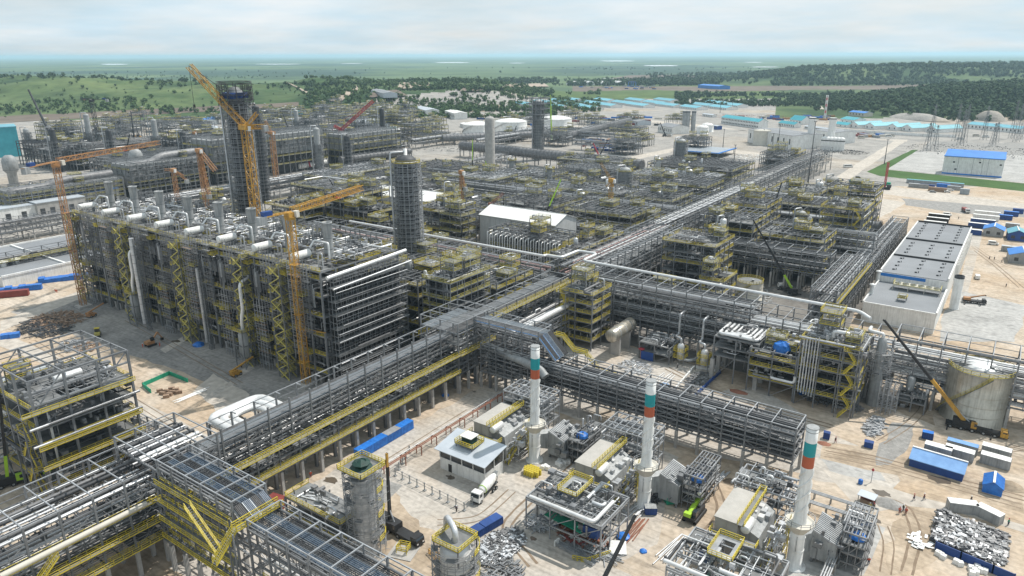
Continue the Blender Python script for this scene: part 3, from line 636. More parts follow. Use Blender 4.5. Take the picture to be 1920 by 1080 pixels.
  for q in range(vessels):
    z = rr.choice(levels); r = rr.uniform(.8, 1.5); vg = G()
    if rr.random() < .5 and min(w, d) > 7:
      cx_, cy_ = rr.uniform(w*.3, w*.7), rr.uniform(d*.25, d*.45); L = min(6, d*.5)
      vg.hcyl((cx_, cy_, z+r+.8), (cx_, cy_+L, z+r+.8), r); vg.box(cx_-r*.7, cx_+r*.7, cy_+.6, cy_+1, z+.2, z+.9); vg.box(cx_-r*.7, cx_+r*.7, cy_+L-1, cy_+L-.6, z+.2, z+.9)
    else:
      hh = rr.uniform(3, 6); vg.lathe((rr.uniform(w*.25, w*.75), rr.uniform(d*.25, d*.75), z+.3), [(r*.9, 0), (r, .3), (r, hh), (r*.7, hh+r*.4), (r*.2, hh+r*.6)], 14)
    vg.build('vessel', rr.choice(['bright_cladding', 'cladding', 'cladding', 'grey_paint']), T)
  if brace:
    g = G(); zz_ = [0]+levels
    for za, zb in zip(zz_[:-1], zz_[1:]):
      for i in range(len(xs)-1):
        if rr.random() < .4: g.bars([((xs[i], 0, za), (xs[i+1], 0, zb))], .15)
      for j in range(len(ys)-1):
        if rr.random() < .4: g.bars([((w, ys[j], za), (w, ys[j+1], zb)), ], .15)
    if g.n: g.build('bracing', steel, T)
  if stairs:      # stair tower on the near face (y = 0) or the right face
    stair_tower(T, (0.5 if stairs == 1 else w-4.5), -2.4, levels[-1], railmat)
  return T
def stair_tower(T, x, y, ztop, railmat='yellow_paint', w=4.0, dep=2.2, step=3.2):
  g = G(); st = G(); gr = G(); n = max(1, int(ztop/step)); h = ztop/n
  g.bars([((x+a, y+b, 0), (x+a, y+b, ztop+1)) for a in (0, w) for b in (0, dep)], .2)
  for k in range(n):
    z0 = k*h; z1 = z0+h; g.bars([((x, y+b, z1), (x+w, y+b, z1)) for b in (0, dep)]+[((x+a, y, z1), (x+a, y+dep, z1)) for a in (0, w)], .16)
    if k % 2 == 0: stair(st, gr, (x+.8, y+.55, z0), (x+w-.8, y+.55, z1))
    else: stair(st, gr, (x+w-.8, y+dep-.55, z0), (x+.8, y+dep-.55, z1))
    xa = x+w-.9 if k % 2 == 0 else x; gr.box(xa, xa+.9, y, y+dep, z1-.05, z1+.02)
    rail(st, [(xa, y, z1), (xa+.9, y, z1)]); rail(st, [(xa+(.9 if k % 2 == 0 else 0), y, z1), (xa+(.9 if k % 2 == 0 else 0), y+dep, z1)])
  f = g.build('stair_frame', 'steel', T); st.build('handrail', railmat, f); gr.build('stair_tread', 'grating', f)
  return f
def scaffold_ring(T, r, z0, z1, n=14, lift=2.0, planks=True, matn='galvanised', w=0.09, seed=0, name='scaffold', gap=1.2):
  rr = random.Random(seed); g = G(); an = [2*pi*i/n for i in range(n)]
  for q in (r, r+gap):
    g.bars([((q*cos(a), q*sin(a), z0), (q*cos(a), q*sin(a), z1)) for a in an], w)
    z = z0+lift
    while z <= z1+.01:
      for dz in (0, .55, 1.05):
        if q == r and dz: continue
        g.bars([((q*cos(a), q*sin(a), z+dz), (q*cos(b), q*sin(b), z+dz)) for a, b in zip(an, an[1:]+an[:1]) if rr.random() < .92], w)
      z += lift
  z = z0; brs = []
  while z+lift <= z1:
    for i in range(n):
      if rr.random() < .3: brs.append((((r+gap)*cos(an[i]), (r+gap)*sin(an[i]), z), ((r+gap)*cos(an[(i+1) % n]), (r+gap)*sin(an[(i+1) % n]), z+lift)))
      brs.append((((r)*cos(an[i]), r*sin(an[i]), z+lift), ((r+gap)*cos(an[i]), (r+gap)*sin(an[i]), z+lift)))
    for a in an:
      if rr.random() < .5: q = r+gap; e = q+rr.uniform(.3, 1.3); zz_ = z+rr.uniform(0, lift); brs.append(((q*cos(a), q*sin(a), zz_), (e*cos(a), e*sin(a), zz_+rr.choice((0, 0, .8)))))
    z += lift
  g.bars(brs, w*.9); o = g.build(name, matn, T)
  if planks:
    p = G(); z = z0+lift
    while z <= z1:
      for i in range(n):
        if rr.random() < .4:
          a, b = an[i], an[(i+1) % n]; k = len(p.v)
          q = [(rad_*cos(t), rad_*sin(t), z+.06) for rad_, t in ((r, a), (r+gap, a), (r+gap, b), (r, b))]
          p.raw(q+[(x, y, zz_-.08) for x, y, zz_ in q], [[0, 1, 2, 3], [7, 6, 5, 4], [0, 4, 5, 1], [1, 5, 6, 2], [2, 6, 7, 3], [3, 7, 4, 0]])
      z += lift
    p.build('scaffold_plank', 'grating', o)
  if gap > 1 and n > 12 and z1 < 30:
    q = r+gap+.06
    for z in np.arange(z0+lift*2, z1, lift*3): y_ = G(); rail(y_, [(q*cos(a), q*sin(a), z+.1) for a in an[:n//2+1]], w=.1, post=9); y_.build('yellow_rail', 'yellow_paint', o)
  return o
def column(label, x, y, r, h, seed=0, shell='cladding', scaf=None, head=True, cap='dome', name='process_column', group='tall process columns', downpipe=True, n=14, sc_mat='galvanised', lift=2.0, sw=.1):
  T = thing(name, label, 'column', (x, y, 0), 0, group)
  g = G(); prof = [(r*1.02, 0), (r, .5), (r, h)]
  if cap == 'dome': prof += [(r*.94, h+r*.25), (r*.7, h+r*.48), (r*.3, h+r*.6), (r*.16, h+r*.62), (r*.16, h+r*.62+1.2)]
  g.lathe((0, 0, 0), prof, 28); sh = g.build('shell', shell, T)
  b = G()
  for z in np.arange(4, h, h/9): b.lathe((0, 0, z), [(r+.05, 0), (r+.05, .35)], 24)
  b.build('stiffener_ring', shell, sh)
  if scaf: scaffold_ring(T, r+.5, scaf[0], scaf[1], n, lift, seed=seed, matn=sc_mat, w=sw)
  if downpipe:
    p = G(); a = -2.0; p.pipe([(0, 0, h+r*.55), (0, 0, h+r*.55+1.6), ((r+2.2)*cos(a), (r+2.2)*sin(a), h+r*.55+1.6), ((r+2.2)*cos(a), (r+2.2)*sin(a), 1.0)], .4, 8)
    p.build('down_pipe', 'cladding', T)
  if head:
    z = h-.2; hg = G(); rr_ = r+1.5; hg.lathe((0, 0, z), [(r*.6, 0), (rr_, 0), (rr_, .08), (r*.6, .08)], 16); d = hg.build('top_platform', 'grating', T)
    y_ = G(); pts = [(rr_*cos(2*pi*i/12), rr_*sin(2*pi*i/12), z+.08) for i in range(13)]; rail(y_, pts); y_.build('handrail', 'yellow_paint', d)
  return T
def lattice(g, a, b, w, n=None, wd=None, chord=.14, lace=.07, up=(0, 0, 1)):
  """four-chord lattice boom from a to b"""
  a = np.array(a, float); b = np.array(b, float); d = b-a; L = np.linalg.norm(d); d /= L; ref = np.array(up, float)
  if abs(d @ ref) > .95: ref = np.array([1.0, 0, 0])
  x = np.cross(d, ref); x /= np.linalg.norm(x); y = np.cross(x, d); n = n or max(2, int(L/w)); wd = wd or w
  cs = [(x*i*w/2+y*j*wd/2) for i, j in ((-1, -1), (1, -1), (1, 1), (-1, 1))]
  g.bars([(a+c, b+c) for c in cs], chord); sg = []
  for k in range(n):
    p, q = a+d*L*k/n, a+d*L*(k+1)/n
    for i in range(4):
      c, e = cs[i], cs[(i+1) % 4]; sg.append((p+c, p+e)); sg.append((p+c, q+e) if k % 2 else (p+e, q+c))
  g.bars(sg, lace)
def panel_box(T, nm, mt, x0, x1, y0, y1, z0, z1, ribs=6):
  """sheeted box with standing ribs"""
  g = G(); g.box(x0, x1, y0, y1, z0, z1); o = g.build(nm, mt, T)
  if ribs:
    r_ = G(); nx = max(1, int((x1-x0)/((y1-y0+x1-x0)/2)*ribs)); ny = max(1, ribs)
    for x in grid_lines(x0, x1, nx)[1:-1]: r_.box(x-.06, x+.06, y0-.1, y0-.002, z0, z1-.05)
    for y in grid_lines(y0, y1, ny)[1:-1]: r_.box(x1+.002, x1+.1, y-.06, y+.06, z0, z1-.05)
    if r_.n: r_.build('rib', mt, o)
  return o
# ------------------------------------------------------------------ furnace row: one unit built in full, then copied
def furnace(label, seed=1):
  rr = random.Random(seed); T = thing('furnace_unit', label, 'furnace', (0, 0, 0), 0, 'cracking furnaces in the long row'); w2 = 9.7; D = 33
  lv = [4.5, 10.5, 17, 23.5, 30, 35.5, 38]
  pm = G(); pm.bars([((0, 0, 0), (0, 0, 38))], .5); proto = None
  for x in (-w2+.3, -3.2, 3.2, w2-.3):
    for y in (0, 6, 14, 24, D):
      if 0 < y < D and abs(x) < w2-1: continue
      if proto is None: proto = pm.build('post', 'steel', T, (x, y, 0))
      else: inst(proto, T, (x, y, 0))
  pl = G(); pl.box(-.5, .5, -.5, .5, 0, 2.6); proto = None
  for x in (-8, -4, 0, 4, 8):
    for y in (1.5, 8, 20):
      if proto is None: proto = pl.build('plinth', 'concrete', T, (x, y, 0))
      else: inst(proto, T, (x, y, 0))
  # lower radiant box with buckstays, openings and a convection box above
  g = G(); g.box(-8.2, 8.2, 3.5, 30, 2.6, 15.5); rb = g.build('radiant_box', 'grey_paint', T)
  b = G()
  for x in np.arange(-8, 8.1, 2.0): b.box(x-.14, x+.14, 3.2, 3.5, 2.6, 15.4)
  for z in (5, 8, 11.5, 14.5): b.box(-8.3, 8.3, 3.25, 3.5, z-.12, z+.12)
  b.build('buckstay', 'steel', rb)
  b = G()
  for x in (-6, -2, 2, 6): b.box(x-.7, x+.7, 3.42, 3.48, 3.2, 6.8)
  b.build('access_opening', 'black', rb)
  g = G(); g.box(-6.5, 6.5, 9, 22, 15.5, 34); cb_ = g.build('convection_box', 'dark_steel', T)
  b = G()
  for z in np.arange(17, 34, 2.6): b.box(-6.7, 6.7, 8.8, 9, z, z+.25)
  b.build('stiffener', 'steel', cb_)
  for y in (5, 9, 13, 18): g = G(); g.bars([((-9.1, y, 2.6), (-9.1, y, 15))], .35); g.build('riser_pipe', 'cladding', T)
  for z in lv:
    g = G(); g.bars([((-w2+.3, y, z), (w2-.3, y, z)) for y in (0, 6, 14, 24, D)]+[((x, 0, z), (x, D, z)) for x in (-w2+.3, w2-.3)], .3, .4); g.build('beam_level', 'steel', T)
    d = G()
    if z < 36: d.box(-w2+.5, w2-.5, .1, 3.0, z+.2, z+.26); d.box(-w2+.5, -w2+2.2, 3.0, D-.2, z+.2, z+.26); d.box(w2-2.2, w2-.5, 3.0, D-.2, z+.2, z+.26)
    else:
      for a in range(4):
        for b in range(6):
          if rr.random() < .5 or b == 0: d.box(-w2+.5+a*4.6, -w2+4.9+a*4.6, .1+b*5.4, 5.3+b*5.4, z+.2, z+.26)
    do = d.build('deck', 'grating', T); y_ = G(); rail(y_, [(-w2+.4, .1, z+.24), (w2-.4, .1, z+.24)])
    if z > 34: rail(y_, [(-w2+.4, D, z+.24), (w2-.4, D, z+.24)]); rail(y_, [(-w2+.6, 9, z+.24), (w2-3, 9, z+.24)]); rail(y_, [(-2, 16, z+.24), (w2-1, 16, z+.24), (w2-1, 26, z+.24)])
    y_.build('handrail', 'yellow_paint', do)
  # hairpin coils hanging in front at the upper levels
  for k in range(13):
    x = -8.6+k*.92+(3.5 if k > 8 else 0); g = G(); zt = rr.uniform(32.6, 35.2); zb = rr.choice([25, 26.5, 28, 29.5, 24.3])
    g.pipe([(x, 6, zt-.4), (x, -.5, zt), (x, -.5, zb), (x+.5, -.5, zb), (x+.5, -.5, zt-1.2), (x+.5, 5, zt-1.2)], .13, 6, .3); g.build('coil_pipe', rr.choice(['cladding', 'grey_pipe', 'steel', 'steel', 'dark_steel']), T)
  for k in range(12):
    g = G(); z = rr.uniform(6, 33); r = rr.choice([.15, .2, .28]); x0_, x1_ = sorted((rr.uniform(-9, 9), rr.uniform(-9, 9))); y0_ = rr.uniform(.3, 2.6)
    g.pipe([(x0_, 6, z), (x0_, y0_, z), (x1_, y0_, z), (x1_, y0_, z+rr.uniform(-4, 4)), (x1_, 6, z)], r, 6); g.build('pipe', rr.choice(['cladding', 'grey_pipe', 'grey_pipe', 'dark_steel']), T)
  clutter(rr, (-9, 9, .4, 3.2, 3.5, 22), 60, .06, .18, 'ppbw').build('fittings', 'dark_steel', T)
  clutter(rr, (-9, 9, .4, 8, 16, 35), 70, .06, .2, 'ppvbw').build('fittings', 'grey_pipe', T)
  for k in range(7):
    x, z, pw, pd = rr.uniform(-9, 6), rr.choice(lv[1:6]), rr.uniform(2, 4), rr.uniform(1.2, 2.8); g = G(); g.box(x, x+pw, -pd, 0, z-.05, z+.03); g.bars([((x+a, -pd+.1, z-2), (x+a, 0, z-4)) for a in (.2, pw-.2)]+[((x+a, -pd+.1, z-2), (x+a, -pd+.1, z)) for a in (.2, pw-.2)], .18); d = g.build('front_platform', 'grating', T); y_ = G(); rail(y_, [(x, 0, z), (x, -pd, z), (x+pw, -pd, z), (x+pw, 0, z)], post=.8); y_.build('handrail', 'yellow_paint' if k % 2 else 'pale_yellow', d)
  for q in range(3):
    x0_ = -9.4+q*6.4+rr.uniform(-.5, .5); x1_ = x0_+rr.uniform(3.2, 6); z0_, z1_ = rr.choice(((0, 38), (8, 40), (0, 24), (17, 41))); g = G(); xs_ = np.arange(x0_, x1_+.1, 1.5)
    g.bars([((x, y, z0_), (x, y, z1_+rr.uniform(0, 2))) for x in xs_ for y in (-1.3, -2.5)], .11)
    for z in np.arange(z0_+2, z1_, 2): g.bars([((x0_-.4, y, z+e), (x1_+.4, y, z+e)) for y, e in ((-1.3, 0), (-2.5, 0), (-2.5, .6), (-2.5, 1.1)) if rr.random() < .85], .1); g.bars([((x, -1.3, z), (x, -2.5, z)) for x in xs_], .09)
    s_ = g.build('front_scaffold', 'galvanised' if q % 2 else 'steel', T); g = G(); [g.box(x0_, x1_, -2.4, -1.4, z+.05, z+.1) for z in np.arange(z0_+2, z1_, 2) if rr.random() < .5]; g.build('scaffold_plank', 'timber' if q == 1 else 'grating', s_)
  # roof: steam drum, stack, small equipment
  g = G(); g.hcyl((-3.2, .4, 40.9), (-3.2, 6.6, 40.9), 1.25, 18); dr = g.build('steam_drum', 'white_paint', T)
  g = G(); g.box(-4.2, -2.2, .8, 1.3, 38.2, 40.2); g.box(-4.2, -2.2, 5.5, 6, 38.2, 40.2); g.build('saddle', 'steel', dr)
  g = G(); g.lathe((0, 12, 38.2), [(2.2, 0), (1.75, 1.2), (1.5, 2), (1.5, 9.6), (1.62, 9.8), (1.62, 11.6), (1.72, 11.7), (1.72, 11.95), (1.35, 11.95), (1.35, 10.5)], 20); st = g.build('stack', 'grey_paint', T)
  g = G(); g.lathe((0, 12, 41.5), [(1.53, 0), (1.53, .2)], 20); g.lathe((0, 12, 45), [(1.53, 0), (1.53, .2)], 20); g.build('stack_ring', 'steel', st)
  g = G(); g.pipe([(-3, 7, 42.5), (-3, 9, 44.5), (3.5, 9, 44.5), (3.5, 9, 38.3)], .32, 8); g.build('steam_pipe', 'bright_cladding', T)
  g = G(); g.pipe([(5.5, 3, 38.3), (5.5, 3, 43), (7.4, 3, 43), (7.4, 3, 38.3)], .22, 7); g.build('vent_pipe', 'cladding', T)
  g = G(); g.pipe([(-8.5, 18, 39.6), (8.8, 18, 39.6)], .42, 8); g.build('header_pipe', 'cladding', T)
  g = G(); g.pipe([(-8.5, 26, 40.2), (8.8, 26, 40.2), (8.8, 31, 40.2)], .35, 8); g.build('header_pipe', 'bright_cladding', T)
  for k in range(7):
    z = 38.3; x, y = rr.uniform(-8, 7), rr.uniform(15, 31); h = rr.uniform(2, 7); g = G()
    g.bars([((x+a, y+b, z), (x+a, y+b, z+h)) for a in (0, 2.2) for b in (0, 2.2)]+[((x, y, z+h), (x+2.2, y, z+h)), ((x, y+2.2, z+h), (x+2.2, y+2.2, z+h)), ((x, y, z+h), (x, y+2.2, z+h)), ((x+2.2, y, z+h), (x+2.2, y+2.2, z+h))], .2)
    g.obox((x+1.1, y+1.1, z+h*.4), 1.5, 1.5, 1.2); g.build('roof_frame', 'steel', T)
  clutter(rr, (-9, 9, 10, 32, 38.6, 40.6), 90, .06, .22, 'ppvbw').build('roof_piping', 'cladding', T)
  clutter(rr, (-9, 9, 1, 32, 38.4, 39.6), 70, .06, .2, 'ppbw').build('roof_fittings', 'grey_pipe', T)
  return T
FX = [-311.3+19.35*i for i in range(8)]
ORD = ['leftmost', 'second from left', 'third from left', 'fourth from left', 'fourth from right', 'third from right', 'second from right', 'rightmost']
fu2 = furnace('tall grey furnace with white drum and stack, second from left in the row', 5); fu2.location = (FX[1], 135.5, 0)
fu = furnace('tall grey furnace with white drum and stack, leftmost in the long row'); fu.location = (FX[0], 135.5, 0)
for i in range(2, 8):
  copy_tree(fu if i % 3 != 1 else fu2, (FX[i], 135.5, 0), None, 'tall grey furnace with white drum and stack, %s in the row' % ORD[i])
# stair towers and vertical flue ducts standing in front of the furnaces
def tall_stair(label, x, y, h=38):
  T = thing('stair_tower', label, 'stair tower', (x, y, 0), 0, 'yellow stair towers in front of the furnaces')
  stair_tower(T, 0, 0, h, 'pale_yellow', 5.2, 3.0, 2.9);
  for b in (-.1, 3.1): g = G(); g.bars([((0 if k % 2 else 5.2, b, z), (5.2 if k % 2 else 0, b, z+2.9)) for k, z in enumerate(np.arange(0, h-3, 2.9))], .3); g.build('side_brace', 'pale_yellow', T)
  g = G()
  for z in np.arange(3.2, h, 6.4): g.box(-1.3, -.1, 0, 2.6, z-.05, z+.02);
  b = g.build('balcony', 'grating', T); y_ = G()
  for z in np.arange(3.2, h, 6.4): rail(y_, [(-.1, 0, z), (-1.3, 0, z), (-1.3, 2.6, z), (-.1, 2.6, z)], post=.7)
  y_.build('handrail', 'yellow_paint', b); return T
ts = tall_stair('yellow railed stair tower at the far left end of the furnace row', -323.5, 133.5)
_t = sub_map(ts)
for x, lb in ((-281, 'yellow railed stair tower between the second and third furnaces from the left'), (-242, 'yellow railed stair tower beside the fourth furnace, right of the blue tarpaulin bundle'),
      (-205.5, 'yellow railed stair tower in front of the third furnace from the right'), (-186.5, 'yellow railed stair tower just left of the orange tower crane mast')):
  copy_tree(ts, (x, 131.8, 0), None, lb, tree=_t)
def duct(label, x, y, h, r=.9):
  T = thing('vertical_duct', label, 'duct', (x, y, 0), 0, 'vertical ducts down the furnace front'); g = G(); g.tube([(0, 0, 2.5), (0, 0, h)], r, 12); g.build('duct', 'cladding', T)
  g = G();
  for z in np.arange(4, h, 3.2): g.lathe((0, 0, z), [(r+.06, 0), (r+.06, .22)], 12)
  g.build('flange', 'grey_paint', T); g = G(); lattice(g, (1.6, .5, 0), (1.6, .5, h), 1.3, lace=.08, chord=.12); g.build('support_lattice', 'steel', T)
duct('tall grey lattice-backed duct in front of the second furnace from the left', -264.5, 130, 36)
duct('tall grey lattice-backed duct near the green stair tower and fifth furnace', -227.5, 132.4, 30, .6)
def skid(label, x, y, seed):
  """small quench tower hung on the front of a furnace"""
  T = thing('quench_tower', label, 'vessel', (x, y, 0), 0, 'quench vessels in front of the furnaces'); rr = random.Random(seed)
  g = G(); g.bars([((a, b, 0), (a, b, 13)) for a in (-2.5, 2.5) for b in (-2.2, 2.2)], .3)
  for z in (3, 8, 13): g.bars([((-2.5, -2.2, z), (2.5, -2.2, z)), ((2.5, -2.2, z), (2.5, 2.2, z)), ((-2.5, 2.2, z), (2.5, 2.2, z)), ((-2.5, -2.2, z), (-2.5, 2.2, z))], .25)
  g.bars([((-2.5, -2.2, 0), (2.5, -2.2, 3)), ((2.5, -2.2, 3), (-2.5, -2.2, 8)), ((2.5, -2.2, 0), (2.5, 2.2, 8))], .18); g.build('steel_frame', 'steel', T)
  g = G(); g.lathe((0, 0, 3), [(1.2, 0), (1.8, .8), (1.8, 8.5), (1.0, 9.8), (.5, 10.4)], 16); g.build('vessel', 'grey_paint', T)
  g = G(); g.pipe([(0, 0, 13), (0, 0, 17), (.8, .4, 20), (.8, .4, 29), (.8, 4, 31)], .6, 10); g.build('transfer_pipe', 'bright_cladding', T)
  d = G(); d.box(-2.6, 2.6, -2.3, 2.3, 12.95, 13.02); dk = d.build('deck', 'grating', T); y_ = G(); rail(y_, [(-2.6, -2.3, 13), (2.6, -2.3, 13), (2.6, 2.3, 13), (-2.6, 2.3, 13), (-2.6, -2.3, 13)], post=.9); y_.build('handrail', 'yellow_paint', dk)
skid('framed quench vessel with white riser pipe before the third furnace from the left', -272.5, 131.5, 1)
skid('framed quench vessel with white riser pipe before the third furnace from the right', -207.5+4.5, 131.2, 2)
# right hand end of the row: scaffolded wall of long pipes
T = thing('end_scaffold', 'grey scaffold wall with long silver pipes on the right end of the furnace row', 'scaffold', (-165.6, 137, 0))
g = G(); ys = grid_lines(0, 31, 14)
g.bars([((x, y, 0), (x, y, 36)) for x in (0, 1.6, 3.2) for y in ys], .13)
for z in np.arange(2.2, 36, 2.2): g.bars([((x, 0, z), (x, 31, z)) for x in (0, 3.2)]+[((3.2, 0, z+.9), (3.2, 31, z+.9))]+[((0, y, z), (3.2, y, z)) for y in ys], .12)
g.build('scaffold_frame', 'steel', T)
p = G()
for k, z in enumerate(np.arange(2.2, 36, 2.2)):
  if k % 2 == 0: p.box(.2, 3.0, .2, 30.8, z+.07, z+.13)
p.build('scaffold_plank', 'grating', T)
rr = random.Random(5)
for k, z in enumerate((4, 6.5, 9, 12.5, 16, 18.5, 21, 24.5, 27, 29.5, 32, 34)):
  g = G(); a, b = (0, 31) if k % 3 else (rr.uniform(0, 8), rr.uniform(20, 31)); g.pipe([(3.8, a, z), (3.8, b, z)], rr.choice([.13, .18, .24]), 8); g.build('pipe', rr.choice(['cladding', 'grey_pipe', 'grey_pipe', 'steel', 'galvanised']), T)
for k, (z, r) in enumerate(((36.6, .6), (33.4, .32))):
  g = G(); g.pipe([(1.5+2.4*k, -1, z), (1.5+2.4*k, 33, z+1.2)], r, 12); g.build('large_pipe', ('bright_cladding', 'cladding')[k], T)
g = G(); g.box(.1, .3, .5, 30.5, 1, 34); g.build('netting', 'black', T)
# ------------------------------------------------------------------ the central pipe rack, from the near left corner to the distance
rack('near end of the long pipe rack with four yellow walkways, bottom left', 'y', -138, 14, 8, 61, [6.5, 10.5, 15, 19], 6, 6.2, 22, 11, 13, .4, 0, walk=[(1, 6.6, 1.4), (1, 10.6, 1.4), (1, 15.1, 1.2)], portal=False, mids=1)
g = G(); g.pipe([(-129.8, 8, 15.9), (-129.8, 58, 15.9)], .55, 10); tag(g.build('insulated_pipe', 'cream'), 'thick cream insulated pipe along the yellow walkway of the near pipe rack', 'pipe')
rack('long pipe rack with double yellow walkways above the blue containers', 'y', -138, 14, 72, 156, [6.4, 9.6, 12.6], 6, 6, 13.2, 12, 10, .42, 0, walk=[(1, 7.3, 1.3), (1, 12.7, 1.3), (-1, 12.7, 1.2)], roof_beams=False, mids=1)
rack('tall slim cable bridge with blue grey trays over the middle pipe rack', 'y', -136.6, 5.2, 72, 158, [15.6, 18.2], 12.6, 6, 22, 13, 3, .2, 3, ['tray_blue', 'galvanised'], portal=True, group='cable bridges', legmat='steel', name='cable_bridge', cat='cable bridge')
rack('junction tower where the two biggest pipe racks cross', 'y', -138, 15, 156, 174, [6.5, 9.5, 12.6, 16, 19.5], 6, 4.5, 23, 14, 9, .4, 3, ['tray_blue', 'galvanised'], walk=[(1, 12.7, 1.2), (-1, 16.1, 1.2)], mids=1)
rack('pipe rack behind the junction with a long yellow walkway on its crest', 'y', -138, 9, 174, 226, [6.5, 10, 14, 18], 6, 6, 20.5, 15, 7, .4, 2, ['tray_blue', 'galvanised'], walk=[(1, 18.2, 1.6)], mids=1)
rack('lower pipe rack with concrete legs beside the yellow crest walkway', 'y', -127.5, 9, 176, 226, [6, 9.5, 13], 5.5, 5.5, 13.6, 16, 8, .4, roof_beams=False, mids=1, pmats=['cladding', 'bright_cladding', 'grey_pipe'])
g = G(); g.pipe([(-124, 173, 15), (-124, 222, 15)], .95, 14); tag(g.build('large_pipe', 'bright_cladding'), 'thick white insulated pipe running along the lower rack to the stair tower', 'pipe')
g = G(); g.pipe([(-128, 167, 12.8), (-105, 167-5, 12.8), (-102.5, 161.5, 11)], 1.25, 16); tag(g.build('large_duct', 'grey_paint'), 'thick grey duct crossing the rack just left of the first white stack', 'duct')
rack('wide pipe rack of pale pipes beyond the long white pipeline', 'y', -138, 17, 239, 330, [8, 12, 16, 19], 7, 6.5, 22, 17, 12, .34, roof_beams=True, mids=1, pmats=['cladding', 'grey_pipe', 'galvanised', 'pink_primer', 'bright_cladding'])
rack('far stretch of pale pipe rack leading to the distant bridge', 'y', -142, 16, 330, 460, [8, 12, 16, 19], 7, 8, 22, 18, 9, .4, far=True, mids=0, pmats=['cladding', 'grey_pipe', 'galvanised', 'bright_cladding'])
rack('farthest elevated pipe rack running to the white silos', 'y', -149, 14, 460, 700, [9, 13, 17], 7, 10, 20, 19, 8, .45, far=True, pmats=['cladding', 'grey_pipe', 'bright_cladding'])
# silver expansion loop beside the middle rack
T = thing('expansion_loop', 'big silver expansion loop of pipes on the left of the middle rack', 'pipe loop', (-145, 88, 14))
for k in range(3):
  q = 1.9*k; g = G(); g.pipe([(2, -1+q, 0), (-9+q*.9, -1+q, .3), (-9+q*.9, 14-q, .3), (2, 14-q, 0)], 1.15-.15*k, 14, 3); g.build('loop_pipe', 'bright_cladding', T)
g = G(); g.bars([((x, y, -14), (x, y, -1.3)) for x in (-9, -1) for y in (-1, 6, 13)], .35); g.bars([((-9, y, -1.3), (0, y, -1.3)) for y in (-1, 6, 13)], .35); g.build('support_frame', 'steel', T)
# ------------------------------------------------------------------ racks running to the lower right
rack('long dark pipe rack behind the three white stacks', 'x', 168, 8.5, -128, -33, [5.6, 8.2, 10.8, 13.2], 5.2, 6, 15, 21, 13, .3, 0, mids=2, pmats=['grey_pipe', 'dark_steel', 'cladding', 'grey_pipe'], density=1.6)
rack('upper cable bridge with sky blue trays stepping down from the junction', 'x', 168, 7, -131, -107, [18.5, 21], 15, 6, 23, 22, 5, .3, 2, ['pale_blue', 'tray_blue'], legmat='steel', group='cable bridges', name='cable_bridge', cat='cable bridge', walk=[(1, 18.6, 1.2)])
def sloped_trays(label, x0, x1, y0, y1, z0, z1, mats, rails_=True):
  T = thing('sloped_tray', label, 'cable tray', (x0, y0, 0), 0, 'sloping cable trays'); L, w = x1-x0, y1-y0; n = len(mats); wv = w/n
  for j, mt in enumerate(mats):
    t0 = wv*j+.1; g = G()
    g.bars([((0, t, z0), (L, t, z1)) for t in (t0, t0+wv-.2)], .09, .3); k = max(3, int(L/.9))
    g.bars([((L*i/k, t0, z0+(z1-z0)*i/k), (L*i/k, t0+wv-.2, z0+(z1-z0)*i/k)) for i in range(k+1)], .12, .1); tr = g.build('cable_tray', mt, T)
    c = G(); c.bars([((0, t0+.25+q*.3, z0+.15), (L, t0+.25+q*.3, z1+.15)) for q in range(int((wv-.4)/.3))], .2, .12); c.build('cable_run', ('cable_black', 'cable_blue')[j % 2], tr)
  g = G(); g.bars([((0, t, z0-.4), (L, t, z1-.4)) for t in (0, w)], .25, .35); g.build('side_beam', 'galvanised', T)
sloped_trays('sky blue cable trays sloping down beside the yellow zigzag walkway', -107, -101, 164.5, 171.5, 21.2, 15.4, ['pale_blue', 'tray_blue', 'dark_steel'])
T = thing('stair_walkway', 'bright yellow zigzag stair walkway behind the first white stack', 'walkway', (-107, 173, 0)); g = G(); y_ = G(); gr = G()
zz_ = [(0, 19), (3, 19), (7, 15.5), (11, 15.5), (16, 10.5), (21, 10.5)]
for a, b in zip(zz_[:-1], zz_[1:]):
  if a[1] == b[1]: gr.box(a[0], b[0], 0, 1.3, a[1]-.05, a[1]+.02); rail(y_, [(a[0], 0, a[1]), (b[0], 0, b[1])], w=.12); rail(y_, [(a[0], 1.3, a[1]), (b[0], 1.3, b[1])], w=.12)
  else: stair(y_, gr, (a[0], .65, a[1]), (b[0], .65, b[1]), 1.2)
g.bars([((x, y, 0), (x, y, z)) for x, z in zz_ for y in (0, 1.3)], .16); g.build('support_post', 'steel', T); d = gr.build('tread', 'grating', T); y_.build('handrail', 'yellow_paint', d)
rack('low end of the dark cable rack with two blue black tray decks, bottom edge', 'x', 63.6, 7, -99, -40, [9, 13, 17, 21.6], 6, 5.4, 23.6, 23, 4, .3, 4, ['dark_steel', 'tray_blue'], group='cable bridges', name='cable_bridge', cat='cable bridge', walk=[(-1, 9, 1.2), (-1, 13, 1.2, -96, -70)], density=.6)
rack('raised dark cable bridge with blue black trays at the bottom left corner tower', 'x', 63.6, 7, -127, -103, [9, 13, 17, 20.5, 23.8], 6, 4.8, 25.6, 24, 4, .3, 4, ['dark_steel', 'tray_blue'], group='cable bridges', name='cable_bridge', cat='cable bridge', walk=[(-1, 21, 1.2), (-1, 13, 1.4), (-1, 9, 1.4), (-1, 17, 1.2)], density=.8)
sloped_trays('dark cable trays sloping down to the yellow landing, bottom left', -103, -99, 60.3, 66.9, 24.3, 21.9, ['dark_steel', 'tray_blue', 'cable_blue', 'dark_steel'])
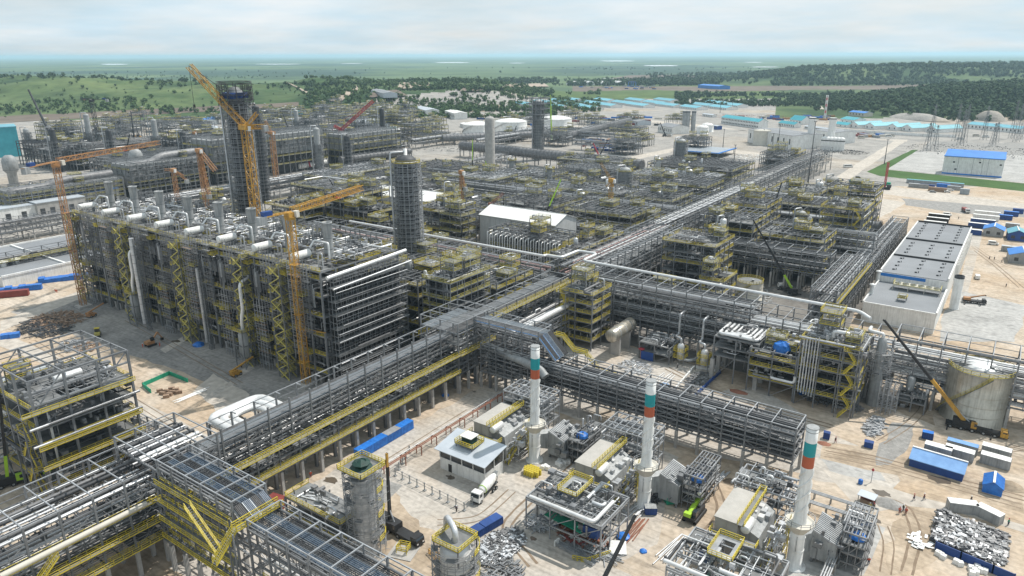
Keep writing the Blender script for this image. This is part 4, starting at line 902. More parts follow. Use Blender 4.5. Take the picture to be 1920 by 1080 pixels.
rack('tall trestle node joining the near rack to the dark cable bridge', 'y', -135, 16, 60, 73, [6.5, 10.5, 15, 19, 23], 6, 4.3, 25.5, 25, 12, .4, 0, mids=1, walk=[(1, 15, 1.2), (1, 10.5, 1.2)])
T = thing('landing_platform', 'yellow railed landing with stepped stairs across the dark cable trays', 'platform', (-100.5, 58.6, 22.4)); g = G(); g.box(0, 1.6, -.6, 9, -.08, 0); d = g.build('deck', 'grating', T); y_ = G(); rail(y_, [(0, -.6, 0), (0, 9, 0)], post=.8, w=.12); rail(y_, [(1.6, -.6, 0), (1.6, 9, 0)], post=.8, w=.12); gr = G()
stair(y_, gr, (.8, -.6, 0), (.8, -5, -4.2), 1.1, (1, 0, 0)); stair(y_, gr, (-.4, -3, -4.2), (-9, -3, 2.2), 1.1); y_.build('handrail', 'yellow_paint', d); gr.build('tread', 'grating', d)
g = G(); g.bars([((x, y, -22), (x, y, 0)) for x in (0, 1.6) for y in (-1.5,)], .25); g.build('support_post', 'steel', T)
for k, (x, y, z0, z1, ln, lb) in enumerate(((-126.6, 36, 10.6, 15.1, 5, 'lower'), (-126.8, 22, 15.1, 19.2, 5, 'upper'))):
  T = thing('stair_flight', 'yellow stair flight climbing the near pipe rack, %s of the two' % lb, 'stairs', (x, y, 0)); y_ = G(); gr = G(); stair(y_, gr, (-2.2, 0, z0), (-2.2, ln, z1), 1.1, (1, 0, 0)); y_.build('handrail', 'yellow_paint', T); gr.build('tread', 'grating', T)
rack('low open lattice rack between the corner tower and left structure', 'x', 79, 7, -200, -146, [5, 8.5], 0, 5, 10.5, 26, 4, .3, mids=3, group='pipe racks of the plant', density=.7, sides=True)
rack('long cross rack carrying the white pipeline, left of the central rack', 'x', 232, 13, -290, -146, [7, 11, 15, 19], 6, 7, 22, 27, 9, .45, mids=1, pmats=['cladding', 'grey_pipe', 'bright_cladding', 'pink_primer', 'grey_pipe'])
rack('long cross rack behind the heat exchanger, under the white pipeline', 'x', 231, 13, -130, -64, [6, 9.5, 13, 17, 20], 5, 5.5, 23, 28, 11, .4, 0, mids=1, density=1.3)
rack('middle stretch of the cross rack, left of the tall vessel', 'x', 231, 13, -64, -22, [6, 9.5, 13, 16.5], 5, 5.5, 20, 29, 9, .45, mids=1, density=1.3, pmats=['cladding', 'bright_cladding', 'grey_pipe'])
rack('cross rack running out of the picture behind the steel tank', 'x', 233, 13, -22, 70, [6.5, 9.5, 13, 16.5], 6, 6.2, 20.5, 30, 9, .5, mids=1, pmats=['cladding', 'bright_cladding', 'grey_pipe', 'bright_cladding'])
g = G(); zt = 23.5; g.pipe([(-262, 234, zt), (-150, 234, zt), (-150, 236, zt), (-143, 236, zt), (-143, 249, zt), (-134, 249, zt), (-134, 237, zt), (-34, 237, zt-.5), (-30, 233, zt-1)], .55, 12, 2.2)
tag(g.build('pipeline', 'bright_cladding'), 'long white pipeline with a square loop on top of the cross rack', 'pipe')
rack('broad cross rack with pale ribs behind the small round tank', 'x', 325, 10, -120, -60, [9, 13, 17], 7, 6, 18.5, 31, 8, .5, 0, roof_beams=True, mids=1, pmats=['grey_pipe', 'dark_steel', 'cladding'])
rack('bright pipe rack standing along the left of the long grey roofed building', 'y', -51, 9, 268, 330, [7, 10.5, 14, 17], 5, 6, 19, 32, 8, .36, mids=1, pmats=['cladding', 'galvanised', 'grey_pipe'], walk=[(1, 14.1, 1.2)])
rack('far end of the bright pipe rack beside the long building', 'y', -51, 8, 330, 450, [6, 9, 11.5], 5, 7, 13, 33, 7, .36, mids=1, pmats=['cladding', 'steel', 'grey_pipe'])
rack('cross rack before the scaffolded column, far right of the plant', 'x', 365, 10, -134, -50, [8, 12, 16, 19], 6, 7, 21, 34, 8, .45, far=True, mids=1)
rack('cross rack nearest the sand pit on the far right', 'x', 408, 10, -134, -58, [8, 12, 16], 6, 7, 20, 35, 8, .4, far=True)
rack('cross rack right behind the white gabled hall', 'x', 318, 10, -300, -146, [8, 12, 16], 6, 7, 19, 36, 8, .45, far=True, mids=1)
rack('cross rack under the lime crane boom', 'x', 372, 10, -330, -150, [8, 12, 16, 19], 6, 8, 22, 37, 8, .45, far=True, mids=1)
rack('cross rack in front of the two slim far columns', 'x', 425, 12, -380, -150, [8, 12, 16], 6, 9, 20, 38, 8, .5, far=True)
rack('distant cross rack behind the blue roofed cable shelter', 'x', 480, 10, -300, -150, [8, 12], 6, 10, 16, 39, 7, .5, far=True)
rack('grey rack along the left edge behind the low grey building', 'y', -458, 16, 120, 200, [5, 8, 11], 4, 8, 13, 40, 8, .5, far=True)
rack('pale rack passing left of the furnace row', 'y', -392, 9, 70, 190, [4, 7], 3, 8, 9.5, 41, 7, .5, far=True, walk=[(1, 7.1, 1.3)])
rack('long pale pipe way from the furnaces to the far boiler houses', 'y', -446, 14, 205, 430, [6, 10, 13], 5, 10, 15, 42, 9, .6, far=True, pmats=['cladding', 'galvanised', 'grey_pipe'])
rack('second long pipe way right of the far boiler houses', 'y', -405, 10, 330, 560, [6, 10], 5, 12, 13, 43, 8, .6, far=True, pmats=['cladding', 'galvanised', 'grey_pipe'])
# ------------------------------------------------------------------ process structures between the racks
LV = {1: [4, 8], 2: [4.5, 9.5, 14.5], 3: [5, 10, 15, 19.5], 4: [5, 10, 15, 20, 24], 5: [5, 10, 15, 20, 24, 28]}
PB = ['cladding', 'grey_pipe', 'bright_cladding', 'grey_pipe']
def M(label, x0, x1, y0, y1, k, seed, **kw):
  lv = LV[k] if isinstance(k, int) else k
  kw.setdefault('bays', (max(1, round((x1-x0)/6.5)), max(1, round((y1-y0)/6.5)))); kw.setdefault('pmats', PB)
  return module(label, x0, x1, y0, y1, lv, seed=seed, **kw)
# behind and beside the furnace row
M('dense scaffolded structure touching the right end of the furnace row', -160, -147.5, 173, 195, [4, 7, 10, 13, 16, 19, 22, 25, 28], 1, railmat='pale_yellow', pipes=26, vessels=2, fill=2.2, box=True, bays=(4, 6), post_w=.22)
M('low open structure with a white drum, right of the scaffolded structure', -160, -147, 198, 222, 3, 2, vessels=2, pipes=16)
M('pipe filled structure behind the rightmost furnaces', -186, -163, 174, 200, 4, 3, vessels=2, pipes=20, fill=1.6)
M('structure with silver drums between the rightmost furnaces and cross rack', -186, -164, 203, 223, 3, 4, vessels=3, pipes=14, fill=1.4)
M('structure below the slewing tower crane behind the furnaces', -212, -189, 174, 198, 4, 5, vessels=2, pipes=20, fill=1.6)
M('low structure left of the thick scaffolded column base', -214, -189, 202, 223, 3, 6, vessels=2, pipes=14)
M('yellow decked structure behind the third furnace from the right', -239, -216, 174, 200, 4, 7, railmat='yellow_paint', pipes=20, vessels=2, fill=1.5)
M('open structure behind the middle of the furnace row', -266, -243, 174, 200, 4, 8, pipes=18, vessels=2, fill=1.4)
M('open structure behind the third furnace from the left', -292, -270, 174, 200, 4, 9, pipes=18, vessels=2, fill=1.4)
M('open structure behind the two leftmost furnaces', -320, -296, 174, 200, 3, 10, pipes=14, vessels=2, fill=1.2)
M('low structure near the tall lattice crane mast', -266, -219, 204, 223, 2, 11, pipes=14, vessels=2, fill=1.2)
M('low pipe structure left of the tall lattice crane mast', -330, -270, 204, 223, 3, 12, pipes=16, vessels=2)
M('round looking yellow decked tower at the foot of the tallest column', -376, -360, 226, 242, [4, 8, 12, 16, 20], 13, bays=(2, 2), rails=True, deck=1, pipes=6)
M('yellow railed stair structure left of the white hall', -312, -288, 262, 288, 5, 14, deck=.9, pipes=14, vessels=1, box=True)
M('dark decked structure left of the thick column', -284, -262, 250, 272, 4, 15, deck=.9, pipes=12, vessels=2, box=True)
M('grey structure behind the thick scaffolded column', -258, -236, 272, 300, 4, 16, pipes=12, vessels=2)
M('wide grey structure left of the yellow stair structure', -350, -316, 250, 290, 3, 17, pipes=16, vessels=3, fill=1.2)
M('scaffold tower before the left end of the white gabled hall', -236, -222, 270, 282, [4, 8, 12, 16, 20, 24], 18, deck=1, bays=(2, 2), pipes=8, railmat='pale_yellow', post_w=.25)
M('dark open structure right of the thick column and left of the gabled hall', -262, -238, 243, 262, 3, 19, deck=.8, pipes=10, vessels=1, box=True)
M('structure wrapped with upright silver pipes before the gabled hall', -200, -160, 264, 282, [5, 10, 15, 20], 20, pipes=30, vessels=2, deck=.9, pmats=['bright_cladding', 'cladding', 'galvanised'], fill=1.5)
T = thing('pipe_bank', 'bank of upright silver pipes on the structure before the gabled hall', 'pipe bank', (-200, 262.6, 0))
for k in range(14):
  g = G(); x = k*2.9; g.pipe([(x, 4, 21), (x, 0, 21), (x, 0, 8+(k % 3)), (x+1.3, 0, 8+(k % 3)), (x+1.3, 0, 20), (x+1.3, 3, 20)], .3, 7); g.build('pipe', 'bright_cladding', T)
g = G(); g.bars([((-1, .2, z), (41, .2, z)) for z in (7, 12, 17, 21.5)], .25); g.build('support_beam', 'steel', T)
M('structure behind the bank of silver pipes', -158, -148, 246, 300, 3, 21, pipes=16)
M('low structure at the right foot of the thick column', -232, -206, 243, 258, 2, 22, pipes=10, vessels=2)
# right of the central rack
M('low flat topped steel frame beside the pale pipe rack', -126, -100, 246, 268, [5, 9], 23, pipes=10, deck=.9, rails=False)
M('grey stair structure with silver ducts between the cross racks', -124, -100, 290, 314, [4.5, 9, 13.5, 18, 22], 24, pipes=20, vessels=2, deck=.9, fill=1.5)
M('low structure left of the small round tank', -98, -88, 268, 284, 2, 25, pipes=8)
M('dark structure with steel lattice behind the broad cross rack', -122, -98, 334, 360, 4, 26, pipes=14, vessels=2, box=True)
M('structure around the orange mobile crane', -96, -66, 334, 358, 3, 27, pipes=14, vessels=3, deck=.7)
M('structure below the scaffolded column on the right', -128, -104, 374, 402, 4, 28, pipes=12, vessels=2, box=True)
M('structure right of the scaffolded column with yellow stairs', -78, -58, 374, 400, 5, 29, pipes=12, vessels=1, stairs=2)
M('dark frame beneath the pale pipe rack bridge', -128, -66, 414, 444, 3, 30, pipes=18, vessels=2, far=True)
M('pipe structure at the far right corner of the plant', -126, -96, 452, 490, 3, 31, pipes=12, vessels=3, far=True)
M('yellow railed structure beside the big far column', -92, -66, 452, 480, 4, 32, pipes=10, vessels=1, far=True)
M('raised pipe platform with white bends beside the pale rack', -166, -148, 336, 364, [8, 12], 33, pipes=14, deck=1, pmats=['bright_cladding', 'cladding'])
# farther rows, left of the central rack
fl = [(-330, -292, 328, 362, 3, 'near the white hall'), (-286, -250, 330, 360, 2, 'beside the lime crane'), (-244, -206, 330, 362, 3, 'in front of the lime crane boom'), (-200, -160, 332, 362, 3, 'left of the pale pipe platform'),
  (-330, -288, 384, 414, 3, 'in front of the slim grey column'), (-282, -244, 384, 416, 2, 'right of the slim grey column'), (-238, -196, 384, 416, 3, 'left of the short scaffolded column'), (-190, -160, 384, 416, 3, 'right of the short scaffolded column'),
  (-330, -280, 436, 470, 2, 'in front of the long duct'), (-272, -214, 438, 470, 2, 'with the flat pale roof'), (-206, -160, 438, 470, 3, 'beside the far pale rack'), (-300, -250, 490, 524, 2, 'below the blue cable shelter'),
  (-240, -180, 490, 530, 2, 'right of the blue cable shelter'), (-390, -340, 300, 340, 3, 'behind the tallest column'), (-395, -345, 352, 400, 2, 'left of the slim grey column'), (-440, -412, 350, 420, 2, 'under the far pipe way'), (-410, -345, 410, 470, 2, 'under the slim grey column'),
  (-330, -270, 534, 566, 2, 'behind the blue cable shelter'), (-250, -180, 545, 600, 2, 'before the long scaffolded duct')]
for i, (a, b, c, d, k, w) in enumerate(fl): M('low grey process structure %s' % w, a, b, c, d, k, 50+i, far=True, pipes=16, vessels=3, fill=1.0, deck=.6, railmat='pale_yellow', group='far process structures')
# ------------------------------------------------------------------ boiler and reactor rows on the far left
def duct_house(label, x0, x1, y0, y1, h, seed, roll=True):
  T = M(label, x0, x1, y0, y1, [h*.25, h*.45, h*.65, h*.82], seed, far=True, pipes=10, fill=.8, deck=.5, railmat='pale_yellow', brace=True, group='far boiler houses', name='boiler_house', cat='boiler house', steel='steel', top=h, post_w=.5)
  g = G(); w, d = x1-x0, y1-y0; g.box(w*.25, w*.9, 1, d-1, h*.5, h*.96); o = g.build('casing', 'grey_paint', T); r_ = G()
  for y in np.arange(2, d-1, 5): r_.box(w*.9, w*.9+.35, y-.2, y+.2, h*.5, h*.96)
  for z in np.arange(h*.5, h*.96, 3.5): r_.box(w*.9+.02, w*.9+.3, 1, d-1, z-.15, z+.15)
  r_.build('stiffener', 'steel', o)
  if roll: g = G(); g.pipe([(w*.8, 2, h*.3), (w*.8, 2, h*.9), (w*.7, d*.35, h*.9), (w*.7, d*.5, h*1.08), (w*.6, d-1, h*1.08)], min(3, w*.09), 12); g.build('gas_duct', 'grey_pipe', T); s_ = G(); s_.bars([((w+.6, y, 0), (w+.6, y, h)) for y in np.arange(1, d, 4)]+[((w+.6, 0, z), (w+.6, d, z)) for z in np.arange(3, h, 3.2)], .3); s_.build('scaffold_frame', 'steel', T)
  g = G(); g.box(w*.2, w*.85, 1, d-1, .5, h*.45); g.build('shade_block', 'dark_steel', T); return T  # dark block added to stand for the shade inside the house
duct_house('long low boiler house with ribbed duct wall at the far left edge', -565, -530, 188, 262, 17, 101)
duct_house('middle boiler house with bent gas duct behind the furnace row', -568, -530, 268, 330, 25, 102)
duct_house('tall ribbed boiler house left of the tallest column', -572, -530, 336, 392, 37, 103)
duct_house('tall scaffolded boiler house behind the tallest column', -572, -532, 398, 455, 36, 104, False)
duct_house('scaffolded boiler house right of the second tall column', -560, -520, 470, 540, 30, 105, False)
for i, (a, b, c, d, h, w) in enumerate(((-800, -760, 300, 350, 20, 'left of the bulb shaped reactor'), (-760, -720, 300, 420, 18, 'behind the left tower crane jib'), (-700, -650, 380, 440, 22, 'with upright columns at the left horizon'), (-660, -600, 300, 380, 16, 'behind the ribbed duct'), (-700, -640, 470, 560, 17, 'behind the tallest column'), (-640, -590, 430, 520, 15, 'left of the red crane'), (-640, -580, 540, 620, 15, 'beyond the red crane'), (-740, -690, 580, 660, 13, 'among the far halls'))):
  M('distant dark steel structure %s' % w, a, b, c, d, [h*.4, h*.75, h], 110+i, far=True, pipes=12, fill=.5, deck=.4, rails=False, steel='steel' if i % 2 else 'dark_steel', group='distant steel structures', post_w=.6)
for i, (px, py, h, r, w) in enumerate(((28, 352, 26, 5.5, 'at the left edge'), (262, 340, 27, 5.5, 'behind the left crane jib'))):
  b = P(px, py); T = thing('bulb_reactor', 'pale grey bulb topped reactor %s' % w, 'reactor', b, 0, 'bulb topped reactors'); g = G()
  g.lathe((0, 0, 0), [(r*.62, 0), (r*.62, h*.45), (r, h*.55), (r, h*.82), (r*.8, h*.93), (r*.45, h*.99), (.3, h)], 20); g.build('shell', 'grey_paint', T); g = G(); g.lathe((0, 0, h*.55), [(r+.1, 0), (r+.1, .4)], 20); g.build('ring', 'steel', T)
# ------------------------------------------------------------------ columns
TX, TY = P(470, 424, 28)[:2]
column('thick scaffold wrapped column with a white domed top, behind the furnace row', -202, 212, 4.3, 59.5, 1, 'dark_steel', (1, 59), cap='dome', n=18, lift=1.9, sw=.13, sc_mat='galvanised')
g = G(); g.lathe((-202, 212, 59.6), [(4.4, 0), (3.6, .9), (1.8, 1.9), (.7, 2.1), (.7, 5), (.2, 5.1)], 20); tag(g.build('column_dome', 'white_paint'), 'white dome cap with nozzle on the thick scaffold wrapped column', 'dome')
column('tallest dark scaffold wrapped column beside the long lattice crane', TX, TY, 4.2, 80, 2, 'dark_steel', (1, 81), n=15, lift=2.0, sw=.12, head=False, sc_mat='galvanised')
T = thing('head_platform', 'dark blue railed work frame crowning the tallest column', 'frame', (TX, TY, 80)); scaffold_ring(T, 5.8, 0, 9, 12, 2.2, True, 'dark_steel', .2, 4, 'frame'); g = G(); g.lathe((0, 0, 3), [(5.4, 0), (5.4, 2.4), (5.2, 2.4)], 14); g.build('deep_screen', 'deep_blue', T); g = G(); g.lathe((0, 0, 0), [(3, 0), (3, 6), (1.5, 7.6)], 14); g.build('column_head', 'grey_paint', T)
column('second dark scaffolded column right behind the tallest one', *(P(498, 380)[:2]), 2.6, 66, 3, 'dark_steel', (1, 62), n=12, lift=2.5, sw=.16, sc_mat='steel', head=False)
column('slim plain grey column before the white storage tanks', -376, 499, 4.2, 48, 4, 'concrete', None, head=False, cap='dome', downpipe=False)
column('slim scaffolded column with a wide head frame before the turquoise roofs', -397, 606, 4.2, 56, 5, 'grey_paint', (1, 58), n=12, lift=2.6, sw=.2, sc_mat='steel', head=False)
T = thing('head_platform', 'wide square work frame around the head of the far scaffolded column', 'frame', (-397, 606, 40)); g = G(); q = 8.5
g.bars([((x, y, 0), (x, y, 22)) for x in (-q, -q/3, q/3, q) for y in (-q, q)]+[((x, y, 0), (x, y, 22)) for x in (-q, q) for y in (-q/3, q/3)], .4)
for z in (0, 5, 10, 15, 20): g.bars([((-q, y, z), (q, y, z)) for y in (-q, q)]+[((x, -q, z), (x, q, z)) for x in (-q, q)], .6, .8)
g.build('steel_frame', 'steel', T); g = G(); g.lathe((0, 0, 4), [(7, 0), (7, 1), (6.8, 1)], 14); g.lathe((0, 0, 14), [(7, 0), (7, 1), (6.8, 1)], 14); g.build('deck_ring', 'grating', T)
column('short grey scaffolded column with yellow top left of the pale pipe rack', -220, 444, 4.0, 25, 6, 'grey_paint', (1, 25), n=12, lift=2.2, sw=.15)
column('short scaffolded column below the distant grey hall', -245, 600, 4.4, 28, 7, 'grey_paint', (1, 28), n=12, lift=2.4, sw=.18)
column('grey column with scaffold belt and white skirt, left of the sand pit', -91, 392, 2.7, 20, 8, 'grey_paint', (8, 20), n=12, lift=2.2, sw=.12)
column('broad plain grey column at the far right corner of the plant', -99, 500, 4.4, 22, 9, 'concrete', None)
for k, (px, r, h, w) in enumerate((((1232, 345), 2, 20, 'right of the pale pipe platform'), ((1405, 425), 1.8, 24, 'among the racks left of the grey column'), ((1348, 508), 1.6, 25, 'on the grey stair structure between cross racks'), ((1090, 432), 1.8, 22, 'behind the gabled hall'), ((1030, 372), 2, 22, 'under the lime crane boom'), ((690, 468), 1.6, 26, 'behind the rightmost furnaces'), ((640, 452), 1.5, 24, 'behind the yellow tower crane'), ((846, 420), 1.6, 24, 'left of the gabled hall'), ((1530, 408), 1.8, 22, 'before the broad far column'), ((1290, 372), 2, 20, 'beside the far pale rack'), ((960, 352), 2.2, 22, 'right of the plain grey column'), ((770, 378), 1.8, 24, 'behind the white hall near the thick column'))): column('slim process column '+w, *P(*px)[:2], r, h, 30+k, ('cladding', 'grey_paint', 'bright_cladding')[k % 3], (4, h) if k % 2 else None, n=8, lift=2.2, sw=.12, group='slim process columns', head=k % 3 != 2)
for k, px in enumerate(((60, 300), (112, 322), (176, 300), (215, 318), (300, 310), (352, 318), (600, 330), (655, 322), (560, 270), (720, 285))): column('dark slim column among the far left steel structures', *P(*px)[:2], 2.6, 30+(k*7) % 16, 50+k, 'dark_steel' if k % 2 else 'grey_paint', (2, 28), n=8, lift=3, sw=.25, group='dark slim columns at far left', head=False, sc_mat='steel')
column('grey scaffolded vessel with dark green tarpaulin cap, foreground centre', -98.9, 86.6, 2.3, 20.4, 10, 'cladding', (.5, 20), n=14, lift=1.9, cap='flat', downpipe=False, name='scaffolded_vessel', group='foreground vessels', head=False, sw=.07)
T = thing('vessel_platform', 'square yellow railed platform on the foreground scaffolded vessel', 'platform', (-98.9, 86.6, 20.6)); q = 3.4; g = G(); g.box(-q, q, -q, q, -.1, 0); d = g.build('deck', 'grating', T); y_ = G(); rail(y_, [(-q, -q, 0), (q, -q, 0), (q, q, 0), (-q, q, 0), (-q, -q, 0)], post=.9, w=.1); y_.build('handrail', 'yellow_paint', d)
g = G(); rr = random.Random(3); an = np.arange(12)*2*pi/12
for k, (rd, z) in enumerate(((2.3, .1), (2.1, 1.0), (1.5, 1.6), (.5, 1.9))): pass
g.lathe((-98.9, 86.6, 20.7), [(2.3, 0), (1.5, .3), (1.9, .9), (1.1, 1.3), (.9, 1.1), (.1, 1.6)], 8, False); tag(g.build('tarpaulin', 'dark_green'), 'dark green tarpaulin tied over the top of the foreground vessel', 'tarpaulin')
T = column('silver scaffolded vessel with a thick bent pipe on top, bottom edge', -76.2, 88.5, 3.0, 9.5, 11, 'bright_cladding', (.5, 10), n=14, lift=1.9, cap='dome', downpipe=False, name='scaffolded_vessel', group='foreground vessels', head=False, sw=.07)
T = thing('vessel_platform', 'yellow railed top platform around the thick bent pipe, bottom edge', 'platform', (-76.2, 88.5, 12)); g = G(); g.box(-3.2, 3.2, -3, 3, -.12, 0); d = g.build('deck', 'grating', T); y_ = G(); rail(y_, [(-3.2, -3, 0), (3.2, -3, 0), (3.2, 3, 0), (-3.2, 3, 0), (-3.2, -3, 0)], post=.9, w=.1); y_.build('handrail', 'yellow_paint', d); g = G(); g.bars([((x, y, -3.5), (x, y, 0)) for x in (-3, 3) for y in (-2.8, 2.8)], .25); g.build('support_post', 'steel', T)
g = G(); g.pipe([(-75.6, 88, 10.8), (-75.6, 88, 14.4), (-80, 90.5, 14.6), (-80.5, 91, 10)], .62, 12, 1.6); tag(g.build('bent_pipe', 'cladding'), 'thick grey bent pipe rising from the silver vessel, bottom edge', 'pipe')
# ------------------------------------------------------------------ halls, tanks and machines inside the plant
def seams(T, x0, x1, y, z0, z1, st=3.2, mt='grey_paint'):
  g = G(); g.bars([((x, y, z0), (x, y, z1)) for x in np.arange(x0+st, x1-.5, st)], .09); g.build('sheet_joint', mt, T)
def gable(label, x0, x1, y0, y1, eave, ridge, wall, roof, axis='x', windows=0, name='hall', cat='building', group=None, over=.5, win='glass', doors=0, ribs=True, parapet=None, rz=0.0, win_rows=1):
  """building with a pitched roof; ridge along the given axis; coordinates are its plan before turning"""
  T = thing(name, label, cat, ((x0+x1)/2, (y0+y1)/2, 0), rz, group); w, d = (x1-x0)/2, (y1-y0)/2
  g = G()
  if axis == 'x':
    v = [(-w, -d, 0), (w, -d, 0), (w, d, 0), (-w, d, 0), (-w, -d, eave), (w, -d, eave), (w, d, eave), (-w, d, eave), (-w, 0, ridge-.12), (w, 0, ridge-.12)]
    f = [[3, 2, 1, 0], [0, 1, 5, 4], [2, 3, 7, 6], [1, 2, 6, 9, 5], [3, 0, 4, 8, 7], [4, 5, 9, 8], [6, 7, 8, 9]]
  else:
    v = [(-w, -d, 0), (w, -d, 0), (w, d, 0), (-w, d, 0), (-w, -d, eave), (w, -d, eave), (w, d, eave), (-w, d, eave), (0, -d, ridge-.12), (0, d, ridge-.12)]
    f = [[3, 2, 1, 0], [1, 2, 6, 5], [3, 0, 4, 7], [0, 1, 5, 8, 4], [2, 3, 7, 9, 6], [5, 6, 9, 8], [7, 4, 8, 9]]
  g.raw(v, f); wl_ = g.build('wall', wall, T)
  if w > 9: seams(wl_, -w, w, -d-.02, .1, eave-.1, max(3.2, w/12))
  r_ = G(); th = .18; sl_ = (ridge-eave)/(d if axis == 'x' else w); ed = eave-sl_*over
  for s_ in (-1, 1):
    if axis == 'x': q = [(-w-over, s_*(d+over), ed), (w+over, s_*(d+over), ed), (w+over, 0, ridge), (-w-over, 0, ridge)]
    else: q = [(s_*(w+over), -d-over, ed), (s_*(w+over), d+over, ed), (0, d+over, ridge), (0, -d-over, ridge)]
    r_.raw(q+[(a, b, c+th) for a, b, c in q], [[3, 2, 1, 0], [4, 5, 6, 7], [0, 1, 5, 4], [1, 2, 6, 5], [2, 3, 7, 6], [3, 0, 4, 7]])
  ro = r_.build('roof', roof, T)
  g = G()
  if axis == 'x': g.box(-w-over, w+over, -.25, .25, ridge+.1, ridge+th+.1)
  else: g.box(-.25, .25, -d-over, d+over, ridge+.1, ridge+th+.1)
  g.build('ridge_cap', 'white_paint' if roof != 'white_paint' else 'grey_paint', ro)
  fh = eave/(win_rows)
  for rwi in range(win_rows):
    for k in range(windows):
      g = G(); x = -w+(2*w)*(k+.5)/windows; hw_ = min(.9, w/windows*.6); z0 = fh*rwi+fh*.35; g.box(x-hw_, x+hw_, -d-.06, -d-.004, z0, z0+fh*.4); g.build('window', win, T)
  for k in range(doors):
    g = G(); x = -w+2*w*(k+.5)/max(1, doors); g.box(x-1.2, x+1.2, -d-.05, -d-.004, .05, min(3, eave*.7)); g.build('door', 'deep_blue', T)
  return T
gable('large white gabled hall in the middle of the plant', -221, -176, 284, 304, 23, 26.5, 'shaded_white', 'white_paint', 'x')
T = gable('white gabled hall behind the thick scaffolded column', -316, -268, 300, 322, 21.5, 25, 'shaded_white', 'white_paint', 'x')
def tank(label, x, y, r, h, mt='white_paint', ladder=True, railing='yellow_paint', roofh=None, group='storage tanks', name='storage_tank', roofm=None, n=36):
  T = thing(name, label, 'tank', (x, y, 0), 0, group); roofh = roofh if roofh is not None else r*.16
  g = G(); g.lathe((0, 0, 0), [(r+.4, 0), (r+.4, .3), (r, .3), (r, h)], n); sh = g.build('shell', mt, T)
  g = G();
  for z in np.linspace(h*.2, h*.98, 5): g.lathe((0, 0, z), [(r+.06, 0), (r+.06, .1)], n)
  g.build('seam_ring', mt, sh)
  g = G(); g.lathe((0, 0, h), [(r+.1, 0), (r*.8, roofh*.45), (r*.5, roofh*.8), (r*.2, roofh*.97), (.1, roofh)], n); ro = g.build('roof', roofm or mt, T)
  y_ = G(); pts = [((r+.0)*cos(2*pi*i/24), r*sin(2*pi*i/24), h+.1) for i in range(25)]; rail(y_, pts, w=.1); y_.build('handrail', railing, ro)
  if ladder:
    y_ = G(); gr = G(); pts = [((r+.7)*cos(a), (r+.7)*sin(a), z) for a, z in zip(np.linspace(-2.9, -1.2, 14), np.linspace(.3, h, 14))]
    rail(y_, pts, w=.09); gr.bars(list(zip(pts[:-1], pts[1:])), .9, .12); s_ = gr.build('spiral_stair', 'grating', T); y_.build('handrail', railing, s_)
  g = G(); g.lathe((r*.3, -r*.3, h+roofh*.7), [(.5, 0), (.5, .8), (.7, .8), (.7, 1)], 10); g.build('roof_vent', 'grey_paint', ro)
  return T
tank('large bare steel tank with spiral yellow stair beside the orange mobile crane', 0.5, 229.5, 8.2, 15.4, 'tank_metal', roofh=1.0, roofm='grating', group='bare steel tanks')
g = G(); g.lathe((.5, 229.5, 15.95), [(5.0, 0), (4.4, .5), (3, 1.0), (1.2, 1.25), (.1, 1.3)], 32); tag(g.build('tank_dome', 'bright_cladding'), 'white inner dome lying on the large bare steel tank', 'dome')
tank('small cream tank with yellow railed top between the cross racks', -85, 293, 5.4, 9.4, 'cream', roofh=.6, group='bare steel tanks', roofm='grating')
for i, (px, py, r, h, w) in enumerate(((895, 252, 19, 13, 'left'), (958, 248, 22, 14.5, 'middle'), (1040, 242, 24, 14.5, 'right'))):
  b = P(px, py); tank('white domed storage tank, %s of the three behind the slim columns' % w, b[0], b[1], r, h, 'white_paint', ladder=True, railing='white_paint', roofh=4)
def hvessel(label, a, b, r, mt='bright_cladding', legs=True, name='horizontal_vessel', base=0, rails_=False, group='horizontal vessels'):
  a = np.array(a, float); b = np.array(b, float); T = thing(name, label, 'vessel', (a[0], a[1], base), 0, group); o = np.array([a[0], a[1], base]); d = (b-a); L = np.linalg.norm(d); d /= L
  g = G(); g.hcyl(a-o, b-o, r, 20); sh = g.build('shell', mt, T); g = G()
  for t in (.22, .5, .78): g.tube([a-o+d*(L*t-.18), a-o+d*(L*t+.18)], r+.07, 20)
  g.build('band', 'grey_paint', sh)
  if legs:
    for t in (.25, .75):
      g = G(); c = a-o+d*L*t; w = r*.9; p = np.array([-d[1], d[0], 0]); h = c[2]-r*.6
      g.bars([((c[0], c[1], 0), (c[0], c[1], h))], r*1.5 if abs(d[1]) > .5 else .9, .9 if abs(d[1]) > .5 else r*1.5); g.build('saddle', 'concrete', T)
  if rails_:
    y_ = G(); gr = G(); c0, c1 = a-o+d*L*.2, a-o+d*L*.8; gr.box(min(c0[0], c1[0])-.7, max(c0[0], c1[0])+.7, c0[1], c1[1], c0[2]+r+.3, c0[2]+r+.38); k = gr.build('platform', 'grating', T); rail(y_, [(c0[0]-.7, c0[1], c0[2]+r+.38), (c1[0]-.7, c1[1], c0[2]+r+.38)]); rail(y_, [(c0[0]+.7, c0[1], c0[2]+r+.38), (c1[0]+.7, c1[1], c0[2]+r+.38)]); y_.build('handrail', 'yellow_paint', k)
  return T
hvessel('big shiny steel exchanger on concrete legs beside the stair tower', (-105, 207, 8.2), (-105, 222, 8.2), 2.3, 'tank_metal', rails_=False)
hvessel('white drum with yellow rails left of the cross rack', (-196, 208, 17.5), (-184, 208, 17.5), 1.6, 'bright_cladding', True, rails_=False)
hvessel('white drum lying beside the tallest column, left', *[tuple(P(*q, 4)) for q in ((418, 330), (442, 336))], 3.0, 'white_paint', True)
